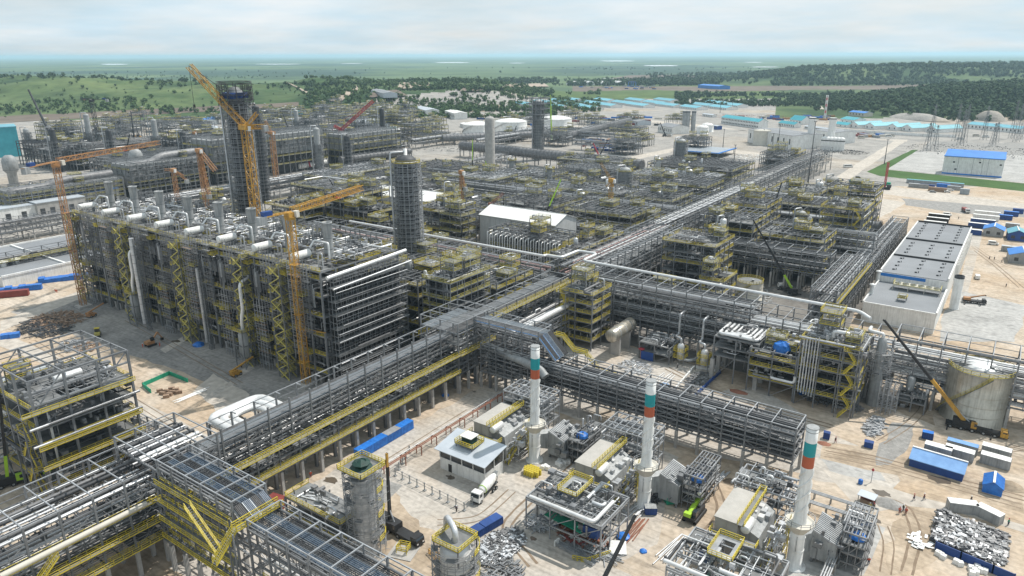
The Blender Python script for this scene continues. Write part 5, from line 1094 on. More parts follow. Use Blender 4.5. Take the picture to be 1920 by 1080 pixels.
for i, (q, w) in enumerate((((560, 312), 'left'), ((580, 308), 'right'))):
  hvessel('white bullet drum near the red crane, %s of the pair' % w, tuple(P(q[0], q[1], 4)), tuple(P(q[0]+32, q[1]-4, 4)), 2.6, 'white_paint', True)
# before the cross rack
T = M('square yellow stair tower beside the shiny exchanger', -127, -113.5, 208.5, 222.5, [3.4, 6.8, 10.2, 13.6, 17, 20.4], 40, bays=(2, 2), deck=.8, pipes=8, vessels=0, fill=.6)
stair_tower(T, 0, -2.6, 20.4, 'yellow_paint', 4.2, 2.4, 3.4)
M('pipe skid right of the shiny exchanger with deep blue screen', -97, -86, 213, 222, [3, 6], 41, bays=(2, 2), pipes=14, vessels=1, deck=.8, rails=False)
g = G(); g.box(-96, -91.5, 212.2, 212.35, .2, 3.2); tag(g.build('screen', 'deep_blue'), 'deep blue sheet screen under the pipe skid right of the exchanger', 'screen')
for i, (x, y, w) in enumerate(((-83.5, 216.5, 'left'), (-75, 216, 'right'))):
  T = thing('filter_vessel', 'upright filter vessel with yellow cage before the cross rack, %s one' % w, 'vessel', (x, y, 0), 0, 'upright filter vessels'); g = G(); g.lathe((0, 0, 1), [(.4, 0), (1.2, .8), (1.2, 5.5), (.8, 6.2), (.3, 6.5)], 14); g.build('shell', 'bright_cladding', T)
  g = G(); g.bars([((a, b, 0), (a, b, 7)) for a in (-2, 2) for b in (-2, 2)], .2); g.build('frame', 'steel', T); y_ = G()
  for z in (2.6, 5): rail(y_, [(-2, -2, z), (2, -2, z), (2, 2, z), (-2, 2, z), (-2, -2, z)], post=.8)
  y_.build('handrail', 'yellow_paint', T); g = G(); g.pipe([(0, 0, 7.3), (0, 0, 9), (-2.6, 1, 9), (-2.6, 4, 9), (-2.6, 4, 16), (-2.6, 8, 16)], .42, 9); g.build('pipe', 'cladding', T); g = G(); g.pipe([(0, 0, 1.8), (3, 0, 1.8), (4.5, 2, 1.8), (4.5, 5, 1.8)], .5, 9); g.build('pipe', 'cladding', T)
T = module('raised pipe table with nested white pipe loops on concrete legs', -70.5, -56.5, 211, 223, [8.5, 11.5, 14.8], bays=(2, 2), seed=42, upper=0, deck=.6, rails=False, pipes=10, vessels=0, pmats=['bright_cladding', 'cladding'])
for k in range(4):
  g = G(); q = 1.5*k; g.pipe([(1+q, 11.5, 15.8), (1+q, 1+q*.7, 15.8), (13-q, 1+q*.7, 15.8), (13-q, 11.5, 15.8)], .5-.05*k, 10, 1); g.build('loop_pipe', 'bright_cladding', T)
proto = None
for x in (0, 14):
  for y in (0, 6, 12):
    g = G(); g.box(-.6, .6, -.6, .6, 0, 7)
    if proto is None: proto = g.build('concrete_leg', 'concrete', T, (x, y, 0))
    else: inst(proto, T, (x, y, 0))
T = M('big open process structure with yellow decks left of the upright vessel', -44, -27.5, 208.5, 223, [4.5, 8.5, 12.5, 16.5, 20.5], 43, bays=(3, 2), deck=.95, pipes=34, vessels=3, fill=2.2, stairs=2, box=False)
for k in range(6):
  g = G(); x = 1.0+k*.8; g.pipe([(x, -.9, 21+k*.3), (x, -.9, 6), (x+.5, -3-k*.3, 5.5)], .2, 7); g.build('riser_pipe', 'cladding', T)
g = G(); g.pipe([(8, 3, 22), (8, 3, 24), (12, 3, 24), (13, 3, 22.6)], .6, 10); g.build('bent_pipe', 'bright_cladding', T)
T = M('lower process structure with a blue wrapped vessel on its deck', -58.5, -44.6, 209, 222, [5, 9, 12], 44, bays=(2, 2), deck=.95, pipes=22, vessels=2, fill=2)
g = G(); rr = random.Random(8); n = 12; ring = []
for rd, z in ((2.3, 0), (2.6, 1.4), (2.3, 2.8), (1.2, 3.5), (.2, 3.7)): ring.append([(-50.5+rd*rr.uniform(.82, 1.15)*cos(2*pi*i/n), 213.5+rd*rr.uniform(.82, 1.15)*sin(2*pi*i/n), 13.2+z+rr.uniform(-.3, .3)) for i in range(n)])
V = [p for r_ in ring for p in r_]; g.raw(V, [[i*n+j, i*n+(j+1) % n, (i+1)*n+(j+1) % n, (i+1)*n+j] for i in range(4) for j in range(n)]); tag(g.build('tarpaulin', 'blue_tarp'), 'bright blue tarpaulin wrapped over a vessel on the lower structure', 'tarpaulin')
T = thing('upright_vessel', 'tall grey upright vessel with scaffold right of the big open structure', 'vessel', (-24.4, 221, 0), 0, 'upright vessels'); g = G(); g.lathe((0, 0, 0), [(1.75, 0), (1.75, 8.5), (1.3, 10.2), (1.3, 20), (1.0, 21.2), (.3, 21.5)], 18); g.build('shell', 'grey_paint', T); scaffold_ring(T, 2.1, 9, 18, 10, 2.0, seed=4, w=.1)
g = G(); g.pipe([(0, 0, 21.3), (0, 0, 22.6), (-4, .5, 22.6), (-4, 4, 22.6)], .5, 9); g.build('head_pipe', 'bright_cladding', T); T2 = thing('scaffold_tower', 'pale scaffold tower standing right of the tall upright vessel', 'scaffold', (-22, 216.5, 0)); g = G()
for k in range(4): lattice(g, (k*1.2, k % 2*2, 0), (k*1.2, k % 2*2, 10), 1.2, lace=.08, chord=.1)
for z in (2, 4, 6, 8, 10): g.bars([((0, y, z), (4, y, z)) for y in (0, 2)], .1)
g.build('scaffold_frame', 'galvanised', T2)
M('low pump frame under the cross rack left of the steel tank', -18, -11, 222, 230, [3, 5], 45, bays=(2, 2), pipes=8, vessels=1, deck=.5, rails=False)
T = module('big yellow railed corner structure at the left edge with gantry on top', -193, -170, 56, 78, [5, 10.5, 15.5, 20, 24.5], bays=(3, 3), seed=46, upper=1, deck=.9, pipes=26, vessels=3, fill=1.6, stairs=0, top=32, pmats=['grey_pipe', 'dark_steel', 'cladding'], post_w=.5)
stair_tower(T, 18, -2.4, 20, 'yellow_paint')
g = G()
for x in (0, 23):
  for z in (26, 29, 32): g.bars([((x, 0, z), (x, 22, z))], .4)
g.bars([((0, 0, 24.5), (0, 7, 32)), ((23, 0, 24.5), (23, 7, 32)), ((23, 14, 24.5), (23, 22, 32))], .25); g.build('gantry_beam', 'steel', T)
for y in (-.8, 3, 7):
  for z in (16.6, 21): g = G(); g.pipe([(23.6, y-1, z), (23.6, 23, z)], .35, 8); g.build('long_pipe', 'cladding', T)
g = G(); y_ = G(); g.box(23.05, 24.6, -3, 22, 24.4, 24.5); d = g.build('walkway', 'grating', T); rail(y_, [(24.6, -3, 24.5), (24.6, 22, 24.5)], w=.12); y_.build('handrail', 'yellow_paint', d)
for z in (15.5, 10.5):
  g = G(); y_ = G(); g.box(23.05, 24.4, -1, 22.5, z-.05, z+.02); d = g.build('walkway', 'grating', T); rail(y_, [(24.4, -1, z), (24.4, 22.5, z)], w=.12); y_.build('handrail', 'yellow_paint', d)
gable('pale blue grey roofed shed at the left edge behind the corner structure', -226, -199, 62, 80, 13, 15, 'metal_roof', 'metal_roof', 'y', name='shed')
M('low steel frame at the left edge before the pale shed', -206, -196, 52, 76, [3, 7, 10], 47, bays=(1, 3), pipes=12, deck=.4, rails=False)
# ------------------------------------------------------------------ three turbine units with white stacks
WHICH = ['left', 'middle', 'right']
SP = [(-90.2, 137.2), (-58.4, 135.3), (-24.1, 133.8)]
def white_stack(label, x, y, H):
  T = thing('exhaust_stack', label, 'stack', (x, y, 0), 0, 'white exhaust stacks with teal and red bands'); g = G()
  g.lathe((0, 0, 0), [(2.3, 0), (2.3, .25), (1.55, .3), (1.45, 5), (1.4, 10.5), (1.15, 12.5), (1.12, H-8.6)], 28); g.build('shaft', 'white_paint', T)
  g = G(); g.lathe((0, 0, H-8.6), [(1.13, 0), (1.13, 2.5)], 28); g.build('red_band', 'band_red', T)
  g = G(); g.lathe((0, 0, H-6.1), [(1.13, 0), (1.13, 3.0)], 28); g.build('teal_band', 'band_teal', T)
  g = G(); g.lathe((0, 0, H-3.1), [(1.13, 0), (1.13, 3.1), (1.0, 3.1), (1.0, 1.2)], 28); c = g.build('stack_top', 'white_paint', T)
  g = G(); g.lathe((0, 0, H-1.95), [(.95, 0), (.99, .1)], 20); g.build('dark_mouth', 'black', c)
  g = G(); g.lathe((0, 0, H-.9), [(1.16, 0), (1.16, .14)], 28); g.lathe((0, 0, H-.1), [(1.18, 0), (1.18, .12)], 28); g.build('stack_ring', 'grey_paint', c)
  s_ = G()
  for k in range(3):
    a = np.linspace(0, 2*pi*1.1, 30)+k*2*pi/3; s_.tube([(1.22*cos(t), 1.22*sin(t), 13+i*(H-22)/29) for i, t in enumerate(a)], .13, 6)
  s_.build('spiral_strake', 'white_paint', T)
  for z, r in ((4.2, 1.5), (7.2, 1.46), (17.5, 1.17)): g = G(); g.lathe((0, 0, z), [(r+.05, 0), (r+.05, .16)], 24); g.build('flange', 'white_paint', T)
  p = G(); p.lathe((0, 0, 10.6), [(1.4, 0), (3.0, 0), (3.0, .12), (1.4, .12)], 10, False); p.lathe((0, 0, 8.4), [(1.5, 0), (2.9, 2.1), (2.7, 2.15), (1.45, .3)], 10, False); d = p.build('ring_platform', 'cream', T)
  y_ = G(); rail(y_, [(3*cos(2*pi*i/10), 3*sin(2*pi*i/10), 10.7) for i in range(11)], w=.08, toe=False); y_.build('handrail', 'galvanised', d)
  l = G()
  for s in (-.3, .3): l.bars([((-1.75, s, 0), (-1.75, s, 11.5))], .09)
  l.bars([((-1.75, -.3, z), (-1.75, .3, z)) for z in np.arange(.4, 11.5, .4)], .06)
  for z in np.arange(2.5, 11, .9): l.bars([((-1.75, -.35, z), (-2.4, -.35, z)), ((-2.4, -.35, z), (-2.4, .35, z)), ((-2.4, .35, z), (-1.75, .35, z))], .07)
  l.build('caged_ladder', 'yellow_paint', T); return T
for i, (x, y) in enumerate(SP): white_stack('white stack with teal and red bands, %s of the three' % WHICH[i], x, y, 31.9)
def turbine(label, x, y, seed):
  rr = random.Random(seed); T = thing('turbine_enclosure', label, 'machine', (x, y, 0), 0, 'gas turbine units at the stacks')
  e = panel_box(T, 'enclosure', 'beige', -15.2, -10.4, -5.8, 6.8, 0.6, 9.0, 5); g = G(); g.box(-15.4, -10.2, -6, 7, 9.002, 9.2); g.build('enclosure_roof', 'beige', e)
  g = G(); g.raw([(-10.38, -4.5, .5), (-5.2, -4.5, .5), (-5.2, 7, .5), (-10.38, 7, .5), (-10.38, -4.5, 8.4), (-6.4, -4.5, 6.6), (-6.4, 7, 6.6), (-10.38, 7, 8.4)], [[3, 2, 1, 0], [4, 5, 6, 7], [0, 1, 5, 4], [1, 2, 6, 5], [2, 3, 7, 6], [3, 0, 4, 7]]); bx = g.build('machine_casing', 'grey_paint', T)
  for k in range(9):
    g = G(); a = rr.uniform(-9.6, -6.8); b = rr.uniform(-4, 6); w = rr.uniform(.5, 1.3); z = 8.4-(a+10.38)*.45; g.obox((a, b, z-.5), w, w*1.2, rr.uniform(.8, 1.6)); g.build('roof_box', rr.choice(['bright_cladding', 'galvanised', 'cladding']), bx)
  g = G(); g.hcyl((-8.8, -6.3, 8.7), (-8.8, -2.4, 8.7), .95, 14); g.build('silencer', 'bright_cladding', T)
  g = G(); g.box(-10.3, -9.0, -6.8, 8.4, 9.55, 9.65); g.bars([((-10.3, y_, 9.2), (-10.3, y_, 9.6)) for y_ in range(-6, 9, 2)], .15); w = g.build('roof_walkway', 'grating', T); q = G(); rail(q, [(-10.3, -6.8, 9.65), (-10.3, 8.4, 9.65), (-9, 8.4, 9.65), (-9, -6.8, 9.65)], w=.1, post=1.2); q.build('handrail', 'yellow_paint', w)
  g = G(); g.box(-15.5, -6, -8.4, -6.1, 6.2, 6.3); g.bars([((a, -8.2, 0), (a, -8.2, 6.2)) for a in (-15.3, -10.5, -6.2)], .25); w = g.build('front_walkway', 'grating', T); q = G(); rail(q, [(-15.5, -6.1, 6.3), (-15.5, -8.4, 6.3), (-6, -8.4, 6.3), (-6, -6.1, 6.3)], w=.1, post=1.1); q.build('handrail', 'yellow_paint', w)
  q = G(); gr = G(); stair(q, gr, (-4.6, -6, .1), (-4.6, 2.5, 6.2), 1.0, (1, 0, 0)); sw_ = gr.build('side_stair', 'grating', T); q.build('handrail', 'yellow_paint', sw_)
  for k in range(14):
    g = G(); z = rr.uniform(.8, 7); a = rr.uniform(-5, -2.6); b = rr.uniform(-5, 4); g.pipe([(a, b, z), (a, b+rr.uniform(3, 8), z), (a+rr.uniform(-1, 2), b+8, z), (a, b+8, z+rr.uniform(.5, 3))], rr.choice([.12, .18, .26]), 7); g.build('pipe', rr.choice(['cladding', 'bright_cladding', 'grey_pipe']), T)
  clutter(rr, (-5.2, -2.2, -6, 8, .3, 7), 70, .05, .14).build('fittings', 'cladding', T)
  # waste heat box behind the stack
  g = G(); g.raw([(2.2, 3, 1.2), (7, 3, 1.2), (7, 11, 1.2), (2.2, 11, 1.2), (2.2, 3, 7.6), (7, 3, 5.8), (7, 11, 5.8), (2.2, 11, 7.6)], [[3, 2, 1, 0], [4, 5, 6, 7], [0, 1, 5, 4], [1, 2, 6, 5], [2, 3, 7, 6], [3, 0, 4, 7]]); hb = g.build('exhaust_box', 'grey_paint', T)
  g = G(); g.bars([((2.2, b, 7.7), (7, b, 5.9)) for b in np.arange(3.2, 11, .6)], .14); g.build('roof_rib', 'galvanised', hb); clutter(rr, (2.4, 8, 2, 12, 1, 7.5), 60, .05, .14, 'ppwb').build('fittings', 'steel', T)
  g = G(); g.bars([((x_, y_, 0), (x_, y_, 1.2)) for x_ in (2.6, 6.6) for y_ in (3.4, 10.6)], .5); g.bars([((7.05, b, 1.2), (7.05, b, 5.8)) for b in (4, 7, 10)], .2); g.build('support_leg', 'steel', hb)
  g = G(); g.raw([(.2, -1.6, 4.5), (2.2, 3, 2.5), (2.2, 6.6, 2.5), (.2, 1.6, 4.5), (.2, -1.6, 8), (2.2, 3, 7), (2.2, 6.6, 7), (.2, 1.6, 8)], [[3, 2, 1, 0], [4, 5, 6, 7], [0, 1, 5, 4], [1, 2, 6, 5], [2, 3, 7, 6], [3, 0, 4, 7]]); g.build('transition_duct', 'grey_paint', T)
  return T
for i, (x, y) in enumerate(SP): turbine('cream turbine enclosure with yellow roof walkway beside the %s white stack' % WHICH[i], x, y, 3+i)
for i, (x, y) in enumerate(SP):
  M('pale tube frame behind the turbine enclosure of the %s white stack' % WHICH[i], x-16, x-3, y+8.5, y+17, [4.5, 8, 9.5], 60+i, upper=0, steel='galvanised', deck=.25, rails=False, pipes=12, vessels=0, bays=(4, 3), post_w=.22, pmats=['galvanised', 'cladding'], group='pale tube frames')
  M('scaffolded box frame right of the %s white stack' % WHICH[i], x+7.6, x+12, y+4, y+16, [2.2, 4.4, 6.6], 63+i, upper=0, steel='steel', deck=.5, rails=False, pipes=12, vessels=0, bays=(3, 4), post_w=.16, group='pale tube frames')
  T = thing('tarpaulin', 'blue tarpaulin heap on the scaffold right of the %s white stack' % WHICH[i], 'tarpaulin', (x+10, y+7, 6.85)); g = G(); rr = random.Random(i); g.lathe((0, 0, 0), [(1.7, 0), (1.5, .6), (.9, 1.0), (.1, 1.1)], 8, False); g.build('cover', 'blue_tarp', T)
for i in (1, 2):
  x, y = SP[i]; T = module('open silver steel frame with a square yellow platform before the %s stack' % WHICH[i], x-17.5, x+1, y-23 if i == 1 else y-25, y-10.5, [3.4, 7.6], bays=(3, 3), seed=70+i, steel='galvanised', deck=.3, rails=False, pipes=12, vessels=0, fill=1.6, upper=0, top=8.2, brace=True, group='open frames before the stacks', post_w=.26)
  T = thing('square_platform', 'square yellow railed platform with an open middle, before the %s stack' % WHICH[i], 'platform', (x-9.7, y-15.3, 9.8)); g = G()
  for a, b, c, d in ((-2.4, 2.4, -3.6, -2.2), (-2.4, 2.4, 2.2, 3.6), (-2.4, -1.3, -2.2, 2.2), (1.3, 2.4, -2.2, 2.2)): g.box(a, b, c, d, -.08, 0)
  dk = g.build('deck', 'galvanised', T); q = G(); rail(q, [(-2.4, -3.6, 0), (2.4, -3.6, 0), (2.4, 3.6, 0), (-2.4, 3.6, 0), (-2.4, -3.6, 0)], w=.1, post=.9); q.build('handrail', 'yellow_paint', dk)
  g = G(); g.bars([((a, b, -9.8), (a, b, -.1)) for a in (-2.2, 2.2) for b in (-3.3, 3.3)], .2); g.build('leg', 'steel', T)
  g = G(); xx, yy = x-7, y-18; pts = [(xx+a, yy+b) for a, b in ((-7, -3), (4, -4.2), (6, 1), (1, 3.5), (-6, 2.5))]; g.poly(pts, 3.75, 3.95); tag(g.build('floor_sheet', 'green_net'), 'green sheeting on the floor of the open frame before the %s stack' % WHICH[i], 'sheeting')
  g = G(); g.obox((x-14, y-13.5, 3.7), 2.6, 2, 1.6, .3); tag(g.build('tarpaulin_bale', 'blue_tarp'), 'blue tarpaulin bale on the open frame before the %s stack' % WHICH[i], 'tarpaulin')
  g = G(); g.obox((x-2.2, y-20.5, 3.7), 3.4, 3.0, 2.4, .1); tag(g.build('covered_crate', 'deep_blue'), 'deep blue covered crate at the right corner of the frame before the %s stack' % WHICH[i], 'crate')
# ------------------------------------------------------------------ control shed by the left stack
T = thing('control_shed', 'white walled shed with pale blue roof and green box on top, near left stack', 'shed', (-100.5, 124, 0)); w, d = 7.1, 3.8
g = G(); g.box(-w, w, -d, d, 0, 3.3); wl_ = g.build('wall', 'white_paint', T)
g = G(); g.box(-w+.1, w-.1, -d+.1, d-.1, 3.302, 5.9); g.build('dark_window_band', 'glass', T)
g = G(); g.bars([((a, b, 3.3), (a, b, 6.0)) for a in np.linspace(-w, w, 5) for b in (-d, d)]+[((a, 0, 3.3), (a, 0, 6)) for a in (-w, w)], .22); g.build('mullion', 'white_paint', T)
g = G(); g.raw([(-w-.9, -d-1.2, 5.8), (w+.9, -d-1.2, 5.8), (w+.9, d+.6, 7.4), (-w-.9, d+.6, 7.4)]+[(-w-.9, -d-1.2, 5.95), (w+.9, -d-1.2, 5.95), (w+.9, d+.6, 7.55), (-w-.9, d+.6, 7.55)], [[3, 2, 1, 0], [4, 5, 6, 7], [0, 1, 5, 4], [1, 2, 6, 5], [2, 3, 7, 6], [3, 0, 4, 7]]); ro = g.build('roof', 'metal_roof', T)
g = G(); g.box(w+.002, w+.06, -1, .3, .05, 2.2); g.build('door', 'black', T); g = G(); g.box(-4.4, -3.3, -d-.05, -d-.002, .05, 2.2); g.build('door', 'black', T)
T = thing('roof_cabin', 'dark green cabin with white roof and yellow deck on the control shed', 'cabin', (-101.5, 124.6, 7.4)); g = G(); g.box(-1.5, 1.5, -1.2, 1.2, .1, 1.9); g.build('wall', 'dark_green', T); g = G(); g.box(-1.8, 1.8, -1.6, 1.6, 1.902, 2.05); g.build('roof', 'white_paint', T); g = G(); g.box(-2.8, 2.8, -2.4, 2.4, -.1, .05); g.bars([((a, b, -1.2), (a, b, -.1)) for a in (-2.5, 2.5) for b in (-2.2,)], .2); dk = g.build('deck', 'grating', T); q = G(); rail(q, [(-2.8, -2.4, .05), (2.8, -2.4, .05), (2.8, 2.4, .05), (-2.8, 2.4, .05), (-2.8, -2.4, .05)], w=.1, post=.9); q.build('handrail', 'yellow_paint', dk)
# ------------------------------------------------------------------ vehicles
def wheel(T, x, y, r=.5, w=.35, nm='wheel'):
  g = G(); g.tube([(x, y-w/2, r), (x, y+w/2, r)], r, 14); o = g.build(nm, 'black', T); g = G(); g.tube([(x, y-w/2-.01, r), (x, y+w/2+.01, r)], r*.5, 10); g.build('rim', 'grey_paint', o); return o
def ang(a, b): return math.atan2(b[1]-a[1], b[0]-a[0])
def truck_cab(T, x, mt='white_paint', w=2.4, h=2.9, L=2.0):
  g = G(); v = [(x, -w/2, .6), (x+L, -w/2, .6), (x+L, w/2, .6), (x, w/2, .6), (x, -w/2, h), (x+L-.35, -w/2, h), (x+L-.35, w/2, h), (x, w/2, h), (x+L, -w/2, 1.75), (x+L, w/2, 1.75)]
  g.raw(v, [[3, 2, 1, 0], [4, 5, 6, 7], [0, 1, 8, 5, 4], [1, 2, 9, 8], [8, 9, 6, 5], [2, 3, 7, 6, 9], [3, 0, 4, 7]]); c = g.build('cab', mt, T)
  g = G(); g.raw([(x+L-.02, -w/2+.12, 1.85), (x+L-.02, w/2-.12, 1.85), (x+L-.28, w/2-.12, h-.2), (x+L-.28, -w/2+.12, h-.2)], [[0, 1, 2, 3]]); g.v[-1] = g.v[-1]+np.array([.03, 0, .02]); g.build('windscreen', 'glass', c)
  for s in (-1, 1): g = G(); g.box(x+.5, x+1.5, s*(w/2+.004)-.004, s*(w/2+.004)+.004, 1.8, h-.3); g.build('side_window', 'glass', c)
  for s in (-.8, .8): g = G(); g.box(x+L, x+L+.06, s-.2, s+.2, .85, 1.15); g.build('headlight', 'bright_cladding', c)
  g = G(); g.box(x+L-.1, x+L+.12, -w/2, w/2, .45, .8); g.build('bumper', 'black', c); return c
a, b = P(934, 906), P(886, 950); T = thing('mixer_truck', 'white concrete mixer truck parked by the barrier posts', 'truck', ((a+b)/2).tolist(), ang(a, b))
truck_cab(T, 2.7); g = G(); g.box(-4.8, 2.6, -.5, .5, .8, 1.1); g.build('chassis', 'black', T)
g = G(); g.tube([(1.9, 0, 2.2), (1.2, 0, 2.25), (-.6, 0, 2.5), (-2.6, 0, 2.85), (-4.0, 0, 3.3)], [.75, 1.1, 1.25, 1.1, .55], 18); dr = g.build('drum', 'white_paint', T); g = G(); g.tube([(1.3, 0, 2.25), (1.15, 0, 2.27)], 1.14, 18); g.build('drum_band', 'lime', dr)
g = G(); g.bars([((-3.6, s, 1), (-4.2, s, 3.0)) for s in (-.7, .7)]+[((-4.2, -.7, 3), (-4.2, .7, 3))], .18); g.raw([(-4.1, -.4, 3.3), (-4.9, -.5, 3.9), (-4.9, .5, 3.9), (-4.1, .4, 3.3), (-4.4, -.3, 3), (-4.4, .3, 3)], [[0, 1, 2, 3], [3, 2, 5], [0, 4, 1], [4, 5, 2, 1], [0, 3, 5, 4]]); g.build('chute', 'grey_paint', T)
for x in (3.6, -1.7, -3.1):
  for s in (-1, 1): wheel(T, x, s*1.05)
def carrier(T, L=11, mt='black', axles=4, w=2.5):
  g = G(); g.box(-L/2, L/2, -w/2, w/2, .75, 1.35); g.build('chassis', mt, T)
  for k in range(axles):
    for s in (-1, 1): wheel(T, -L/2+1.2+(L-2.4)*k/(axles-1), s*1.05, .58, .4)
def boom_sections(T, a, b, mats, w0=.9, w1=.45, n=4):
  a = np.array(a, float); b = np.array(b, float);
  for k in range(n):
    p, q = a+(b-a)*k/n, a+(b-a)*(k+1)/n; w = w0+(w1-w0)*k/max(1, n-1); g = G(); g.bar(p-(b-a)*(.02 if k else 0), q, w*.8, w); g.build('boom_section', mats[min(k, len(mats)-1)], T)
  g = G(); d = (b-a)/np.linalg.norm(b-a); g.bars([(b, b+d*.4+np.array([0, 0, -.5]))], w1*.9); g.build('boom_head', 'black', T)
def mobile_crane(label, base, rot, tip, boom=('black',), body='black', cab='lime', w0=.9, w1=.45, rope=0, group='mobile cranes with long booms', axles=4, stout=True, L=11):
  """truck crane; tip given in world coordinates"""
  T = thing('mobile_crane', label, 'crane', tuple(base), rot, group); carrier(T, L, body, axles); truck_cab(T, L/2, cab, 2.4, 2.4, 1.8)
  g = G(); g.obox((-1.5, 0, 1.36), 4, 2.5, 1.3); g.build('superstructure', body, T); g = G(); g.obox((-4.2, 0, 1.4), 1.5, 2.5, 1.6); g.build('counterweight', body, T)
  g = G(); g.obox((.2, -1.0, 1.4), 1.4, .9, 1.7); cb2 = g.build('operator_cab', cab, T); g = G(); g.box(.25, .92, -1.46, -1.452, 2.0, 2.9); g.build('window', 'glass', cb2)
  g = G(); g.bars([((x, -3, .5), (x, 3, .5)) for x in (-L/2+.6, L/2-2)], .3); g.bars([((x, s*3, 0), (x, s*3, .6)) for x in (-L/2+.6, L/2-2) for s in (-1, 1)], .35); g.build('outrigger', body, T)
  c, s_ = cos(-rot), sin(-rot); q = np.array(tip, float)-np.array(base, float); q = np.array([q[0]*c-q[1]*s_, q[0]*s_+q[1]*c, q[2]]); r0 = np.array([-2.2, 0, 2.6])
  boom_sections(T, r0, q, boom, w0, w1, 5); g = G(); m2 = r0+(q-r0)*.16; g.tube([(-.6, 0, 2.2), m2], .18, 8); g.build('lift_cylinder', 'galvanised', T)
  if rope: g = G(); g.bars([(q, q-np.array([0, 0, rope]))], .09); g.obox(q-np.array([0, 0, rope+.8]), .5, .4, .8); g.build('hook_block', 'black', T)
  return T
b = P(745, 1000); mobile_crane('black truck crane with upright boom on the pale yard, foreground', b, ang(P(725, 985), P(772, 1012)), PD(725, 850, P(733, 988)), ('black', 'black', 'black', 'black', 'crane_yellow'), cab='black', body='black', w0=.7, w1=.5)
b = P(1822, 808); mobile_crane('orange truck crane with long black boom in front of the steel tank', b, ang(P(1790, 800), P(1855, 815)), PY(1658, 600, 220), ('crane_yellow', 'crane_yellow', 'black', 'black', 'black'), cab='crane_yellow', body='black', w0=1.0, w1=.6, L=13, axles=5)
b = P(1075, 1190); mobile_crane('dark truck crane boom rising at the bottom edge near blue tarpaulin', b, 2.4, PD(1190, 968, P(1105, 1110)), ('lime', 'black', 'black', 'black'), w0=.9, w1=.6)
b = P(20, 925); mobile_crane('dark crane boom with lime root before the yellow corner structure', P(38, 905), 1.2, PD(-6, 690, P(38, 905)), ('lime', 'black', 'black', 'black'), w0=.9, w1=.6, L=10)
T = thing('crawler_crane', 'bright lime telescopic crane folded down between the middle and right stacks', 'crane', tuple(P(1302, 968)), ang(P(1288, 985), P(1326, 938)));
for s in (-1.3, 1.3): g = G(); g.tube([(-3.2, s, .45), (3.2, s, .45)], .45, 8); g.obox((0, s, .1), 6.4, .7, .75); g.build('track', 'black', T)
g = G(); g.obox((-.4, 0, .9), 6.5, 2.6, 1.0); g.build('superstructure', 'black', T); g = G(); g.obox((-2.4, -1.0, 1.9), 1.4, .9, 1.3); g.build('operator_cab', 'glass', T); boom_sections(T, (-2.6, .2, 2.2), (5.8, .2, 3.0), ('lime',), .85, .7, 3); g = G(); g.obox((-3.4, .3, 1.9), 1.1, 1.6, .9); g.build('counterweight', 'lime', T); boom_sections(T, (-1.6, .9, 1.95), (4.2, .9, 2.6), ('lime',), .4, .35, 2)
def excavator(label, at, rot, mt='crane_orange', boom=True):
  T = thing('excavator', label, 'excavator', tuple(at), rot)
  for s in (-1, 1): g = G(); g.tube([(-1.6, s, .4), (1.6, s, .4)], .4, 8); g.obox((0, s, .08), 3.4, .5, .66); g.build('track', 'black', T)
  g = G(); g.obox((-.4, 0, .9), 2.8, 2.3, 1.1); g.build('body', mt, T); g = G(); g.obox((.5, -.6, 2.0), 1.2, 1.0, 1.1); g.build('cab', 'glass', T); g = G(); g.bars([((.8, .2, 1.6), (3.2, .2, 4.2))], .45); g.build('boom', mt, T); g = G(); g.bars([((3.2, .2, 4.2), (4.6, .2, 1.6))], .35); g.build('stick', mt, T); g = G(); g.obox((4.6, .2, .7), .9, .9, .9); g.build('bucket', 'black', T); return T
excavator('orange excavator on the dark yard before the furnaces', P(283, 648), 1.6, 'crane_orange')
def lift(label, at, rot, mt, L=6, el=.35):
  T = thing('boom_lift', label, 'lift', tuple(at), rot); g = G(); g.obox((0, 0, .5), 3.2, 2.2, .9); g.build('chassis', mt, T)
  for x in (-1, 1):
    for s in (-1, 1): wheel(T, x, s*1.0, .5, .35)
  g = G(); g.obox((-.8, 0, 1.4), 2.2, 1.8, .8); g.build('turret', mt, T); g = G(); g.bars([((-1.5, 0, 2.2), (-1.5+L*cos(el), 0, 2.2+L*sin(el)))], .45); g.build('boom', mt, T); g = G(); q = (-1.5+L*cos(el)+.6, 0, 2.0+L*sin(el)); g.obox(q, 1.0, 1.8, .25); rail(g, [(q[0]-.5, -.9, q[2]), (q[0]+.5, -.9, q[2]), (q[0]+.5, .9, q[2]), (q[0]-.5, .9, q[2]), (q[0]-.5, -.9, q[2])], w=.08, post=.6); g.build('basket', 'black', T); return T
lift('long yellow boom lift reaching to the foot of the furnace row', P(443, 704), ang(P(440, 706), P(488, 685)), 'crane_yellow', 9, .2)
lift('orange boom lift standing near the left tower crane foot', P(172, 594), ang(P(170, 594), P(208, 580)), 'crane_orange', 8, .2)
lift('yellow boom lift under the cross rack on sand', P(1555, 478), .9, 'crane_yellow', 7, .7)
T = thing('road_roller', 'pale yellow road roller on the dark yard', 'roller', tuple(P(184, 630)), 2.6); g = G(); g.tube([(1.6, -1, .75), (1.6, 1, .75)], .75, 16); g.build('drum', 'grey_paint', T); g = G(); g.tube([(-1.5, -1, .7), (-1.5, 1, .7)], .7, 14); g.build('wheel', 'black', T); g = G(); g.obox((-.8, 0, .9), 2.8, 1.9, .9); g.build('body', 'pale_yellow', T); g = G(); g.obox((.1, 0, 1.8), 1.4, 1.6, 1.3); c = g.build('cab', 'glass', T); g = G(); g.obox((.1, 0, 3.102), 1.7, 1.8, .12); g.build('roof', 'yellow_paint', c)
